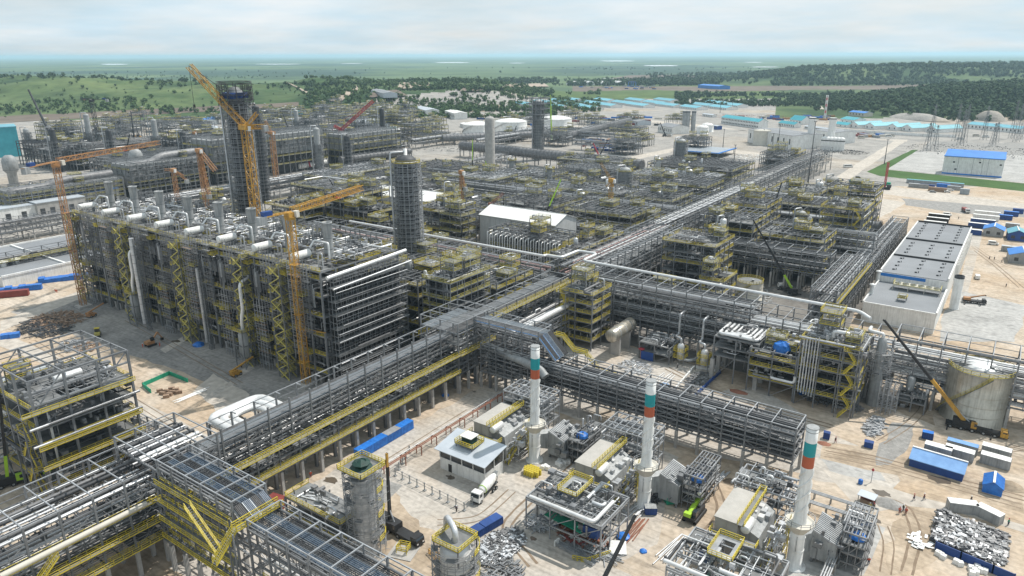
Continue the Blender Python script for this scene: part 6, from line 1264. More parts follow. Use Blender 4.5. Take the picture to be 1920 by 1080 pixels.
T = thing('truck_crane', 'small orange truck crane with spread outriggers on the grey apron', 'crane', tuple(P(1822, 568)), .2); carrier(T, 7, 'black', 3); truck_cab(T, 3.5, 'black', 2.2, 2.2, 1.5); boom_sections(T, (-2, 0, 2), (4.5, 1.5, 3.6), ('crane_orange',), .6, .4, 3); g = G(); g.bars([((x, -3.6, .8), (x, 3.6, .8)) for x in (-3, 2.5)], .3); g.bars([((x, s*3.6, 0), (x, s*3.6, .9)) for x in (-3, 2.5) for s in (-1, 1)], .3); g.build('outrigger', 'black', T); g = G(); g.obox((-2, 0, 1.36), 2.6, 2.2, 1.0); g.build('superstructure', 'crane_orange', T)
def van(label, at, rot, mt='white_paint', L=4.6, h=1.9, group='vans and cars on the site roads', kind='van'):
  T = thing(kind, label, kind.split('_')[0], tuple(at), rot, group); w = 1.8; g = G(); g.raw([(-L/2, -w/2, .35), (L/2, -w/2, .35), (L/2, w/2, .35), (-L/2, w/2, .35), (-L/2, -w/2, h), (L/2-1.5, -w/2, h), (L/2-1.5, w/2, h), (-L/2, w/2, h), (L/2-.6, -w/2, h*.6), (L/2-.6, w/2, h*.6), (L/2, -w/2, h*.5), (L/2, w/2, h*.5)], [[3, 2, 1, 0], [4, 5, 6, 7], [0, 1, 10, 8, 5, 4], [1, 2, 11, 10], [10, 11, 9, 8], [8, 9, 6, 5], [2, 3, 7, 6, 9, 11], [3, 0, 4, 7]]); b_ = g.build('body', mt, T)
  g = G(); g.raw([(L/2-.63, -w/2+.1, h*.62), (L/2-.63, w/2-.1, h*.62), (L/2-1.45, w/2-.1, h*.96), (L/2-1.45, -w/2+.1, h*.96)], [[0, 1, 2, 3]]); g.v[-1] = g.v[-1]+np.array([.03, 0, .03]); g.build('windscreen', 'glass', b_)
  for s in (-1, 1): g = G(); g.box(-L/2+.4, L/2-1.6, s*(w/2+.004)-.003, s*(w/2+.004)+.003, h*.6, h*.9); g.build('side_window', 'glass', b_)
  for x in (-L/2+.9, L/2-.9):
    for s in (-1, 1): wheel(T, x, s*.8, .35, .25)
  return T
for px, lab, rot, mt, L, h in (((1590, 314), 'white bus on the wide road beside the grass verge', .75, 'white_paint', 9, 2.9), ((1609, 334), 'black car near the teal waste containers', .2, 'black', 4.4, 1.5), ((1832, 522), 'white pickup parked on sand right of the long building', 1.7, 'white_paint', 5.2, 1.9), ((1862, 459), 'white van on the sand beside the blue gabled sheds', .1, 'white_paint', 5, 2.2), ((1776, 404), 'white van alone on the open sand pit', .1, 'white_paint', 5, 2.0), ((1776, 361), 'left white car by the blue site huts', .3, 'white_paint', 4.4, 1.5), ((1782, 358), 'right white car by the blue site huts', .3, 'white_paint', 4.4, 1.5), ((1749, 361), 'grey car before the timber coloured hut', .1, 'grey_paint', 4.4, 1.5)): van(lab, P(*px), rot, mt, L, h)
T = thing('dump_truck', 'brown tipper truck with white cab at the edge of the sand pit', 'truck', tuple(P(1810, 398)), -1.2); truck_cab(T, 2.5, 'white_paint'); carrier(T, 9, 'black', 3); g = G(); g.box(-4.5, 2.2, -1.25, 1.25, 1.36, 2.7); g.build('tipper_body', 'brown_red', T)
# ------------------------------------------------------------------ containers, bins and site cabins
def container(label, a, rot, mt, L=6.06, h=2.6, w=2.44, roof=None, group='containers on the site', name='container', cat='container', z=0):
  T = thing(name, label, cat, (a[0], a[1], z), rot, group); g = G(); g.box(-L/2, L/2, -w/2, w/2, .1, h); b_ = g.build('body', mt, T); r_ = G()
  for x in np.arange(-L/2+.3, L/2, .55): r_.box(x, x+.2, -w/2-.05, -w/2-.002, .25, h-.15); r_.box(x, x+.2, w/2+.002, w/2+.05, .25, h-.15)
  r_.build('corrugation', mt, b_); g = G(); g.box(-L/2-.03, L/2+.03, -w/2-.06, w/2+.06, h+.002, h+.08); g.build('roof', roof or mt, T); g = G()
  for s in (-.5, .5): g.box(L/2+.002, L/2+.06, s-.45*1.05, s+.45*1.05, .2, h-.15)
  g.build('door', mt, T); return T
for k in range(4):
  y = 113.6+k*5.1; container(['first blue container from the near end of the row under the rack', 'second blue container from the near end, under the rack', 'container with a worn pale roof in the blue row under the rack', 'farthest blue container of the row under the rack'][k], (-128.2, y), pi/2, 'blue_tarp', 5.0, 2.5, 2.3, 'blue_tarp' if k != 2 else 'cladding', 'blue containers under the rack')
for k, q in enumerate(((-84.5, 98.6), (-84, 101.4), (-83.4, 104.2), (-82.9, 107), (-82.4, 109.6))): container('open topped deep blue skip, number %s from the silver vessel in its row' % ('one two three four five'.split()[k]), q, 1.38, 'deep_blue', 2.6, 1.9, 2.2, 'deep_blue', 'deep blue skips', 'skip', 'skip')
container('dark red container beneath the raised pipe platform, foreground left', P(520, 950), .2, 'brown_red', 4, 2.5)
container('maroon container beside blue tarpaulins at the far left road', P(25, 556), .95, 'brown_red', 12, 2.7)
container('short blue container right of the maroon one, far left', P(65, 543), .95, 'blue_tarp', 6, 2.4)
for i, (px, L, ww, lb) in enumerate(((( 1757, 852), 6.2, 2.4, 'white cabin behind the left end of the big blue tent'), ((1797, 858), 6.5, 2.5, 'white cabin behind the right end of the big blue tent'), ((1866, 855), 6.4, 2.4, 'rear white cabin of the pair at the right edge'), ((1864, 872), 6.4, 2.4, 'front white cabin of the pair at the right edge'), ((1802, 846), 7, 2, 'low cabin with a blue roof behind the white cabins'))): container(lb, P(*px), -.05, 'grey_paint', L, 2.6, ww, 'white_paint' if i < 4 else 'pale_blue', 'site cabins by the blue tent', 'site_cabin', 'cabin')
gable('big blue tarpaulin tent on the sand near the right edge', -10.2, 1.6, 189, 195.6, 2.2, 3.9, 'deep_blue', 'pale_blue', 'x', name='tent', cat='tent', over=.25, rz=-.06)
gable('small sky blue tent right of the big tarpaulin tent', 5.6, 9.6, 186.6, 192.2, 2.0, 3.2, 'blue_tarp', 'blue_tarp', 'y', name='tent', cat='tent', over=.2)
container('blue generator box left of the white cabins', P(1738, 822), .1, 'deep_blue', 2.6, 2, 1.6, 'blue_tarp', 'small blue boxes'); container('small blue box by the gravel strip', P(1628, 838), .1, 'deep_blue', 2.2, 1.6, 1.6, 'deep_blue', 'small blue boxes'); container('small blue box beside the red earth mound', P(1549, 822), .1, 'deep_blue', 1.6, 1.9, 1.4, 'deep_blue', 'small blue boxes')
container('green box container between the pipes and lime crane', P(1256, 942), .8, 'green_net', 2.4, 1.8, 2, 'green_net', 'small coloured boxes'); container('grey and green box cabin above the lime crane', P(1312, 913), .8, 'dark_green', 2.4, 2.2, 2, 'grey_paint', 'small coloured boxes'); container('teal box cabin behind the lime crane', P(1318, 903), .8, 'green_net', 2.4, 2, 2, 'green_net', 'small coloured boxes'); container('blue generator with grey top at the foot of the middle stack', P(1219, 962), .6, 'deep_blue', 2.6, 1.8, 1.8, 'grey_paint', 'small coloured boxes')
T = thing('site_cabin', 'white pierced roof cabin on blue base before the open frame', 'cabin', tuple(P(1034, 975)), -.35); g = G(); g.box(-2.7, 2.7, -1.3, 1.3, .9, 2.7); b_ = g.build('body', 'white_paint', T); g = G(); g.box(-2.5, -.7, -1.2, 1.2, 0, .9); g.build('base', 'deep_blue', T); g = G(); g.box(.7, 2.5, -1.2, 1.2, 0, .9); g.build('base', 'deep_blue', T)
g = G(); rr = random.Random(2)
for x in np.linspace(-2.3, 2.3, 7):
  for y in (-.85, -.1, .7): g.lathe((x+rr.uniform(-.1, .1), y, 2.69), [(.27, 0), (.27, .02)], 8)
g.build('roof_opening', 'black', b_)
# drums, bags, coils
dm = G(); dm.lathe((0, 0, 0), [(.34, 0), (.34, 1.5), (.3, 1.52), (.12, 1.53), (.12, 1.5)], 12); proto = None
c0 = P(997, 888); rr = random.Random(4)
for i in range(6):
  for j in range(5):
    if (i in (0, 5) and j in (0, 4)): continue
    x, y = c0[0]-1.9+i*.74+(j % 2)*.3, c0[1]-1.4+j*.68
    if proto is None: o = dm.build('drum', 'yellow_paint', None, (x, y, 0)); proto = o
    else: o = proto.copy(); COL.objects.link(o); o.location = (x, y, 0)
    tag(o, 'yellow drum in the packed block at the foot of the left stack', 'drum', 'yellow drums packed together')
bm = G(); bm.raw([(a*.55*(1-.12*(z > .5)), b*.55*(1-.12*(z > .5)), z) for z in (0, .45, .95) for a, b in ((-1, -1), (1, -1), (1, 1), (-1, 1))], [[3, 2, 1, 0], [8, 9, 10, 11]]+[[k*4+i, k*4+(i+1) % 4, k*4+4+(i+1) % 4, k*4+4+i] for k in (0, 1) for i in range(4)])
pb = None
def bag(px, z, lab, grp):
  global pb
  b = P(*px)
  if pb is None: pb = bm.build('bulk_bag', 'white_paint', None); o = pb
  else: o = pb.copy(); COL.objects.link(o)
  o.location = (b[0], b[1], z); o.rotation_euler = (0, 0, rr.uniform(-.4, .4)); tag(o, lab, 'bag', grp)
for px in ((1046, 871), (1051, 874), (1057, 866), (1062, 862), (1054, 862), (1060, 870), (1066, 868), (1049, 866)): bag(px, 0, 'white bulk bag in the cluster right of the left stack', 'white bags right of the left stack')
for px in ((1018, 879), (1023, 877), (1027, 880)): bag(px, 0, 'white bulk bag in the row behind the yellow drums', 'white bags behind the drums')
for px in ((1758, 1040), (1763, 1043), (1768, 1047), (1792, 1056), (1800, 1060), (1820, 1068), (1826, 1072), (1832, 1066), (1838, 1072), (1846, 1074), (1830, 1077), (1822, 1078)): bag(px, 0, 'white bulk bag outside the blue fence of the scrap yard', 'white bags by the scrap yard')
# barrier posts, fences, low walls
T = thing('barrier_fence', 'row of chained barrier posts round the shed yard', 'fence', (-110, 112, 0)); pm = G(); pm.obox((0, 0, 0), .7, .7, .25); pm.bars([((0, 0, .2), (0, 0, 2.3))], .2); pm.obox((0, 0, 1.9), .32, .32, .3); proto = None
pth = [(-119, 121), (-114.5, 111), (-91.3, 109.6), (-91, 121)]; tops = []
for a, b in zip(pth[:-1], pth[1:]):
  n = max(2, int(math.hypot(b[0]-a[0], b[1]-a[1])/2.35))
  for i in range(n):
    q = (a[0]+(b[0]-a[0])*i/n+110, a[1]+(b[1]-a[1])*i/n-112, 0); tops.append((q[0], q[1], 2.1))
    if proto is None: proto = pm.build('barrier_post', 'grey_paint', T, q)
    else: inst(proto, T, q)
for dz in (0, -.8): g = G(); g.bars([((a[0], a[1], a[2]+dz), (b[0], b[1], b[2]+dz)) for a, b in zip(tops[:-1], tops[1:])], .07); g.build('chain', 'steel', T)
T = thing('pipe_track', 'rust brown goalpost pipe track along the concrete yard', 'pipe track', (-116.5, 110, 0)); pm = G(); pm.bars([((-.9, 0, 0), (-.9, 0, 2.6)), ((.9, 0, 0), (.9, 0, 2.6)), ((-1.1, 0, 2.6), (1.1, 0, 2.6))], .2); proto = None
for k in range(9):
  q = (0, k*6.0, 0)
  if proto is None: proto = pm.build('goalpost', 'rust', T, q)
  else: inst(proto, T, q)
for x in (-.6, .2, .7): g = G(); g.tube([(x, -2, 2.85), (x, 50, 2.85)], .13, 7); g.build('pipe', 'rust' if x > 0 else 'cladding', T)
T = thing('pipe_track', 'silver goalpost pipe track beside the grey apron, bottom right', 'pipe track', (-17.6, 132, 0)); pm = G(); pm.bars([((-1, 0, 0), (-1, 0, 2.4)), ((1, 0, 0), (1, 0, 2.4)), ((-1.1, 0, 2.4), (1.1, 0, 2.4))], .2); proto = None
for k in range(8):
  q = (0, k*3.6, 0)
  if proto is None: proto = pm.build('goalpost', 'grey_paint', T, q)
  else: inst(proto, T, q)
for x in (-.7, -.2, .3, .7): g = G(); g.pipe([(x, -6, 2.65), (x, 25.5, 2.65), (x-.5, 26, 2.65), (x-1, 26, .2)], .17, 8); g.build('pipe', 'cladding', T)
for k in range(2):
  T = thing('pipe_track', ['upper', 'lower'][k]+' of the two low pipe tracks behind the right stack', 'pipe track', (-23, 160-k*4.5, 0)); pm = G(); pm.bars([((0, -.8, 0), (0, -.8, 2)), ((0, .8, 0), (0, .8, 2)), ((0, -.9, 2), (0, .9, 2))], .2); proto = None
  for j in range(5):
    if proto is None: proto = pm.build('goalpost', 'grey_paint', T, (j*3.6-7, 0, 0))
    else: inst(proto, T, (j*3.6-7, 0, 0))
  for y in (-.5, 0, .5): g = G(); g.tube([(-9, y, 2.2), (8.5, y, 2.2)], .15, 7); g.build('pipe', 'cladding', T)
def wall_line(label, pts, h, mt, th=.2, name='fence', cat='fence', posts=None, nopost=False):
  T = tag(thing(name, label, cat, (pts[0][0], pts[0][1], 0)), kind='thing'); o = np.array(pts[0][:2]); g = G()
  for a, b in zip(pts[:-1], pts[1:]): g.bars([((a[0]-o[0], a[1]-o[1], h/2+.05), (b[0]-o[0], b[1]-o[1], h/2+.05))], th, h)
  g.build('panel', mt, T); g = G()
  if nopost: g.bars([((a[0]-o[0], a[1]-o[1], h+.12), (b[0]-o[0], b[1]-o[1], h+.12)) for a, b in zip(pts[:-1], pts[1:])], th+.1, .14); g.build('top_sheet', 'white_paint', T); return T
  for a, b in zip(pts[:-1], pts[1:]):
    n = max(1, int(math.hypot(b[0]-a[0], b[1]-a[1])/3)); g.bars([((a[0]-o[0]+(b[0]-a[0])*i/n, a[1]-o[1]+(b[1]-a[1])*i/n, 0), (a[0]-o[0]+(b[0]-a[0])*i/n, a[1]-o[1]+(b[1]-a[1])*i/n, h+.15)) for i in range(n+1)], th*1.3)
  g.build('post', posts or mt, T); return T
W2 = lambda *px: [tuple(P(*q)[:2]) for q in px]
wall_line('deep blue fence along the near side of the scrap yard', W2((1753, 1030), (1800, 1050), (1860, 1075), (1900, 1092)), 1.9, 'deep_blue')
wall_line('long grey container wall with white top behind the scrap yard', W2((1775, 955), (1830, 962), (1876, 985)), 2.4, 'grey_paint', 2.2, name='wall', cat='wall', nopost=True)
wall_line('green net fence round the small sand pit', W2((268, 725), (318, 703), (352, 717)), 1.3, 'green_net'); wall_line('green net fence on the near side of the small sand pit', W2((268, 725), (283, 737)), 1.3, 'green_net')
wall_line('deep blue edging of the concrete basin before the cross rack', W2((1303, 745), (1350, 700)), 1.0, 'deep_blue', .4); wall_line('white edging of the concrete basin before the cross rack', W2((1260, 738), (1302, 690), (1350, 698)), .9, 'white_paint', .4, name='wall', cat='wall')
# loose steel, pipes and scrap
def heap(label, px, rx, ry, n, h, mt, seed, kinds='pbw', name='scrap_heap', lmax=3.5):
  rr = random.Random(seed); c = P(*px); g = G()
  for i in range(n):
    t = rr.random()**.5; a = rr.uniform(0, 6.283); x, y = (rx*(2*t*t-1), ry*rr.uniform(-1, 1)) if kinds[:3] == 'sss' else (rx*t*cos(a), ry*t*sin(a)); z = rr.uniform(0, h)*(1-t*t*.8); L = rr.uniform(.5, lmax); an_ = rr.choice([0, 1.57, rr.uniform(0, 3.1)]); d = np.array([cos(an_)*L/2, sin(an_)*L/2, rr.uniform(-.2, .2)]); k = rr.choice(kinds); p = np.array([x, y, z+.15])
    if k == 'p': g.tube([p-d, p+d], rr.choice([.07, .12, .2]), 6)
    elif k == 'w': g.bars([(p-d, p+d)], rr.choice([.1, .18, .25]))
    elif k == 's': g.bars([(p-d, p+d)], rr.uniform(.4, 1.1), .06)
    elif k == 'e': g.pipe([p-d, p, p+np.array([-d[1], d[0], 0])], rr.choice([.12, .2]), 6)
    else: g.obox(p, rr.uniform(.3, 1), rr.uniform(.3, 1), rr.uniform(.2, .6), an_)
  o = g.build(name, mt, None, (c[0], c[1], 0)); tag(o, label, 'heap', None, 'stuff'); return o
heap('silver heap of scrap cladding filling the walled yard, bottom right', (1818, 1010), 6.6, 6.0, 2200, 1.6, 'scrap', 1, 'sssbwe', lmax=1.8); heap('bright layer of crumpled sheet metal over the scrap yard', (1815, 1015), 6.2, 5.4, 420, 1.9, 'cladding', 2, 'ssse', lmax=1.5)
heap('tangle of pipe spools beside the deep blue skips', (945, 1020), 3.8, 5.6, 380, 1.0, 'grey_pipe', 3, 'eepw', lmax=2.5); heap('dark layer of pipe pieces beside the deep blue skips', (940, 1025), 4, 5.8, 240, .8, 'cladding', 4, 'epwb'); heap('pipe bends lying right of the silver vessel, bottom edge', (935, 1068), 6, 4, 160, .6, 'steel', 5, 'eep', lmax=4)
heap('stack of scaffold tubes left of the white pierced cabin', (1012, 982), 2.6, 3, 160, .9, 'galvanised', 6, 'wwp'); heap('steel bits between the open frame and the stack foot', (1090, 1005), 6.5, 3.2, 180, .6, 'rust', 7, 'wbp'); heap('steel lengths below the open frame, bottom centre', (1110, 1030), 6, 3, 120, .5, 'galvanised', 8, 'wwp', lmax=6)
heap('debris along the foot of the middle stack', (1235, 920), 2.6, 6, 160, .6, 'dark_steel', 9, 'wbp'); heap('scattered steel along the dark rack, right side', (1400, 775), 6, 3, 160, .5, 'galvanised', 10, 'wws'); heap('rows of pale steel lengths behind the dark rack', (1455, 790), 7, 3, 220, .5, 'cladding', 11, 'wws', lmax=4)
heap('loose material beside the gravel strip', (1640, 800), 2, 7, 220, .5, 'galvanised', 12, 'wbs'); heap('small parts spread in the concrete basin', (1310, 715), 3.5, 8, 220, .5, 'grey_pipe', 13, 'wbe'); heap('white bent sheets on mud left of the scrap yard', (1722, 1015), 2.4, 3, 26, .6, 'white_paint', 14, 's', lmax=3); heap('pieces on the ground around the red valve', (1190, 690), 6, 5, 130, .4, 'cladding', 15, 'wbp', lmax=5)
heap('steel frames stacked on the pale ground left of the dark yard', (110, 600), 12, 9, 260, .8, 'timber', 16, 'wwb', lmax=7); heap('grey frames lying on the sandy ground at left', (80, 615), 14, 8, 220, .7, 'dark_steel', 17, 'wwp', lmax=8); heap('grey crates and steel behind the yellow corner structure', (140, 650), 8, 5, 140, 1.2, 'galvanised', 18, 'wbb'); heap('timber blocks behind the yellow corner structure', (165, 652), 5, 4, 60, 1.2, 'timber', 19, 'bb')
heap('steel bits on the ground under the cross rack, right', (1560, 755), 9, 3, 200, .5, 'grey_pipe', 20, 'wbpe'); heap('scrap around the scaffolding right of the upright vessel', (1660, 745), 3, 3, 90, .6, 'galvanised', 21, 'wwp'); heap('grey pipe pieces at the far right of the sand pit', (1610, 378), 9, 12, 160, .8, 'bright_cladding', 22, 'wbs'); heap('silver pipes lying on the near raised platform', (600, 955), 1.0, 1.0, 2, .2, 'cladding', 23, 'p')
def pipes_on_ground(label, a, b, n, spread, L, r, mt, grp, seed=0, z=.0):
  rr = random.Random(seed); a = np.array(a); b = np.array(b); d = (b-a)/np.linalg.norm(b-a); nn = np.array([-d[1], d[0], 0]); pg = G(); pg.tube([(-L/2, 0, r), (L/2, 0, r)], r, 8); proto = None; c = (a+b)/2; rot = math.atan2(d[1], d[0])
  for i in range(n):
    p = c+nn*spread*((i+.5)/n-.5)+d*rr.uniform(-L*.15, L*.15)
    if proto is None: o = pg.build('steel_pipe', mt); proto = o
    else: o = proto.copy(); COL.objects.link(o)
    o.location = (p[0], p[1], z); o.rotation_euler = (0, 0, rot+rr.uniform(-.05, .05)); tag(o, label, 'pipe', grp)
pipes_on_ground('long silver pipe laid on the yard between middle and right stacks', P(1165, 985), P(1250, 905), 9, 3.6, 13, .16, 'cladding', 'silver pipes between the stacks', 1); pipes_on_ground('rusty flanged pipe on the yard near the red crates', P(1160, 1030), P(1215, 965), 6, 2.6, 9, .14, 'rust', 'rusty pipes between the stacks', 2); pipes_on_ground('pale pipe on the pale concrete behind the dark rack', P(1215, 735), P(1270, 690), 5, 5, 11, .2, 'bright_cladding', 'pale pipes behind the dark rack', 3); pipes_on_ground('white pipe length in the bundle right of the small sand pit', P(335, 752), P(385, 730), 7, 2, 10, .13, 'white_paint', 'white pipes by the small sand pit', 4)
pipes_on_ground('steel pipe in the bundle at the lower right frame', P(1220, 1065), P(1290, 1000), 6, 2.4, 10, .15, 'cladding', 'pipes along the right frame', 5); pipes_on_ground('bent end pipe lying beside the road behind the right stack', P(1330, 915), P(1370, 880), 4, 1.6, 7, .2, 'cladding', 'pipes behind the right stack', 6)
for k, (px, lb) in enumerate((((1070, 1012), 'left'), ((1086, 1018), 'right'))):
  T = thing('waste_crate', '%s of two open red crates of white rubbish' % lb, 'crate', tuple(P(*px)), -.4); g = G()
  for a, b, c, d in ((-1.1, 1.1, -.9, -.8), (-1.1, 1.1, .8, .9), (-1.1, -1, -.8, .8), (1, 1.1, -.8, .8)): g.box(a, b, c, d, 0, 1.0)
  g.box(-1, 1, -.8, .8, 0, .1); g.build('side', 'brown_red', T); g = G(); rr = random.Random(k); [g.obox((rr.uniform(-.6, .6), rr.uniform(-.5, .5), .1), .6, .5, rr.uniform(.4, .8), rr.random()) for _ in range(5)]; g.build('rubbish', 'white_paint', T)
T = thing('steel_girder', 'pale steel box girder lying before the open frame', 'girder', tuple(P(1078, 1040)), ang(P(1042, 1020), P(1110, 1058))); g = G(); g.obox((0, 0, .1), 10, 1.2, .12); g.obox((0, -.6, .22), 10, .1, .7); g.obox((0, .6, .22), 10, .1, .7); g.build('beam', 'galvanised', T); g = G(); g.obox((-4.9, 0, 0), .3, 1.6, 1.3); g.build('end_plate', 'white_paint', T)
T = thing('yellow_barrier', 'yellow post fence at the corner of the pipe pile', 'fence', tuple(P(1100, 1055)), .3); q = G(); rail(q, [(-3, 0, 0), (0, 0, 0), (4.2, 4, 0)], w=.13, post=.8); q.build('rail', 'yellow_paint', T); g = G(); g.bars([((x, 0, 0), (x, 0, .2)) for x in (-3, -1.5, 0)], .4); g.build('foot', 'grey_paint', T)
T = thing('sheet_panel', 'white flat panel propped on the yard by the blue tarpaulin', 'panel', tuple(P(1158, 1032)), .5); g = G(); g.raw([(-1.8, -1.6, .3), (1.8, -1.6, .3), (1.8, 1.6, 1.2), (-1.8, 1.6, 1.2), (-1.8, -1.6, .4), (1.8, -1.6, .4), (1.8, 1.6, 1.3), (-1.8, 1.6, 1.3)], [[3, 2, 1, 0], [4, 5, 6, 7], [0, 1, 5, 4], [1, 2, 6, 5], [2, 3, 7, 6], [3, 0, 4, 7]]); g.build('board', 'white_paint', T); g = G(); g.bars([((a, 1.4, 0), (a, 1.4, 1.15)) for a in (-1.6, 1.6)]+[((a, -1.4, 0), (a, -1.4, .35)) for a in (-1.6, 1.6)], .12); g.build('leg', 'steel', T)
for px, r, lb in (((1168, 1008), 1.5, 'blue tarpaulin cone on the scaffold by the bottom crane boom'), ((1206, 1034), .8, 'round blue bundle at the end of the pipe pile'), ((1245, 728), 2.2, 'pale blue sheet pile on the pale concrete'), ((372, 648), 2.0, 'blue tarpaulin bundle on the dark yard before the furnaces'), ((1505, 740), 1.3, 'blue sheet on the ground before the big open structure'), ((835, 742), 1.2, 'blue bundle under the junction rack')):
  T = thing('tarpaulin', lb, 'tarpaulin', tuple(P(*px)), 0, None); rr = random.Random(int(r*10)+px[0]); g = G(); n = 10; V = [];
  for rd, z in ((1, 0), (.95, .45), (.55, .8), (.08, .95)): V += [(r*rd*rr.uniform(.85, 1.15)*cos(2*pi*i/n), r*rd*rr.uniform(.85, 1.15)*sin(2*pi*i/n), r*z*.8) for i in range(n)]
  g.raw(V, [[i*n+j, i*n+(j+1) % n, (i+1)*n+(j+1) % n, (i+1)*n+j] for i in range(3) for j in range(n)]+[[30+j for j in range(n)]]); g.build('cover', 'blue_tarp' if px[0] != 1245 else 'pale_blue', T)
T = thing('valve_post', 'red mushroom shaped post standing on the pale concrete', 'post', tuple(P(1202, 672))); g = G(); g.tube([(0, 0, 0), (0, 0, 3.6)], .25, 10); g.build('stem', 'crane_red', T); g = G(); g.lathe((0, 0, 3.4), [(.3, 0), (1.1, .1), (1.1, .4), (.3, .5)], 14); g.build('cap', 'crane_red', T)
T = thing('yellow_rack', 'yellow steel carrying rack near the red post', 'rack', tuple(P(1216, 670)), -.4); g = G(); g.obox((0, 0, .3), 5, 1.1, .5); g.build('tray', 'yellow_paint', T); g = G(); g.bars([((x, s, 0), (x, s, 1.2)) for x in (-2.2, 0, 2.2) for s in (-.5, .5)], .14); g.build('stake', 'yellow_paint', T)
T = thing('lattice_section', 'yellow lattice section lying by the silver vessel', 'frame', tuple(P(822, 1050)), -.3); g = G(); lattice(g, (-3, 0, .6), (3, 0, .6), 1.1, chord=.14, lace=.1); g.build('lattice', 'crane_yellow', T); g = G(); g.obox((0, 0, 0), 2, 1, .1); g.build('skid', 'rust', T)
T = thing('basket_frame', 'small yellow railed basket frame on a pale slab', 'basket', tuple(P(757, 1035)), .3); g = G(); g.obox((0, 0, 0), 5.5, 5, .2); g.build('slab', 'concrete', T); q = G(); rail(q, [(-1.2, -1, .9), (1.2, -1, .9), (1.2, 1, .9), (-1.2, 1, .9), (-1.2, -1, .9)], w=.1, post=.8); q.bars([((a, b, .2), (a, b, .9)) for a in (-1.2, 1.2) for b in (-1, 1)], .1); q.build('basket', 'yellow_paint', T)
T = module('raised steel pipe platform with loose silver pipes, foreground left', -119, -101.5, 82, 88.5, [4, 8.2], bays=(4, 1), seed=80, deck=1, pipes=8, vessels=0, fill=.6, top=8.2, group='process structures')
rr = random.Random(12)
for k in range(14):
  g = G(); L = rr.uniform(1, 3); a = rr.uniform(-.6, .6); c = np.array([rr.uniform(-116, -105), rr.uniform(83, 87.5), 8.62]); d = np.array([cos(a), sin(a), 0])*L/2; g.tube([c-d, c+d], .18, 8); tag(g.build('cladding_tube', 'bright_cladding'), 'shiny loose pipe piece on the raised pipe platform', 'pipe', 'loose pieces on the pipe platform')
tm = G(); tm.box(-.9, .9, -.5, .5, 0, .8); tm.box(-.85, .85, -.45, .45, .8, 1.0); proto = None
for k, px in enumerate(((305, 740), (312, 736), (318, 742), (324, 738), (330, 733), (322, 731), (312, 746), (336, 738), (300, 735))):
  b = P(*px)
  if proto is None: o = tm.build('crate', 'timber'); proto = o
  else: o = proto.copy(); COL.objects.link(o)
  o.location = (b[0], b[1], 0); o.rotation_euler = (0, 0, .4+.1*k); tag(o, 'brown timber crate grouped in the small sand pit', 'crate', 'crates in the small sand pit')
for px, rx, ry, h, mt, lb in (((1667, 945), 3.6, 2.6, .9, 'gravel', 'grey gravel heap by the road behind the right stack'), ((1893, 912), 3, 2.6, 1.3, 'wet_sand', 'brown sand heap right of the small sky blue tent'), ((1545, 832), 1.8, 1.3, .5, 'rust', 'small red earth mound beside the right stack top'), ((1385, 735), 3, 1.5, .5, 'rust', 'red earth trench spoil under the raised pipe table')):
  b = P(*px); rr = random.Random(px[0]); g = G(); n = 18; V = []
  for rd, z in ((1, 0), (.8, .25), (.5, .65), (.2, .95), (.03, 1.0)): V += [(rx*rd*rr.uniform(.9, 1.1)*cos(2*pi*i/n), ry*rd*rr.uniform(.9, 1.1)*sin(2*pi*i/n), h*z-.01*(z == 0)+rr.uniform(0, .08)*h) for i in range(n)]
  g.raw(V, [[i*n+j, i*n+(j+1) % n, (i+1)*n+(j+1) % n, (i+1)*n+j] for i in range(4) for j in range(n)]+[[4*n+j for j in range(n)]], True); o = g.build('earth_heap', mt, None, (b[0], b[1], .02)); tag(o, lb, 'heap')
# blue covered stock beside the left road
for px, L, w, h, lb in (((120, 525), 20, 5, 2.2, 'long blue tarpaulin covered stock by the pale left road'), ((30, 545), 18, 4, 2.0, 'blue covered stock behind the maroon container'), ((20, 633), 6, 3, 1.6, 'blue covered box at the left edge of the sandy ground')):
  T = thing('covered_stock', lb, 'tarpaulin', tuple(P(*px)), 1.05); g = G(); rr = random.Random(px[0]); n = int(L/2.5)
  for k in range(n): g.obox((-L/2+(k+.5)*L/n, rr.uniform(-.3, .3), 0), L/n*1.02, w*rr.uniform(.8, 1), h*rr.uniform(.75, 1.1), rr.uniform(-.05, .05))
  g.build('cover', 'blue_tarp', T)

# guard hut and signal post
T = thing('guard_hut', 'small open hut with metal roof where workers gather', 'hut', tuple(P(1624, 945)), -.1); g = G(); g.bars([((a, b, 0), (a, b, 2.4)) for a in (-1.6, 1.6) for b in (-1.2, 1.2)], .14); g.build('post', 'steel', T); g = G(); g.box(-1.9, 1.9, -1.5, 1.5, 2.4, 2.52); g.build('roof', 'metal_roof', T); g = G(); g.box(-1.5, 1.5, .9, 1.15, 0, 2); g.build('back_wall', 'brown_red', T); g = G(); g.box(-1.3, 1.3, -.2, .5, 0, .8); g.build('bench', 'timber', T)
T = thing('signal_post', 'post with a red top beside the blue barrel', 'post', tuple(P(1633, 905))); g = G(); g.bars([((0, 0, 0), (0, 0, 3.4))], .14); g.build('pole', 'grey_paint', T); g = G(); g.lathe((0, 0, 3.3), [(.25, 0), (.35, .3), (.1, .7)], 8); g.build('beacon', 'crane_red', T)
dm2 = G(); dm2.lathe((0, 0, 0), [(.5, 0), (.55, .3), (.55, 1.0), (.45, 1.2), (.1, 1.25)], 12); o = dm2.build('barrel', 'blue_tarp', None, tuple(P(1613, 907))); tag(o, 'blue barrel on the grey slab behind the right stack', 'barrel')
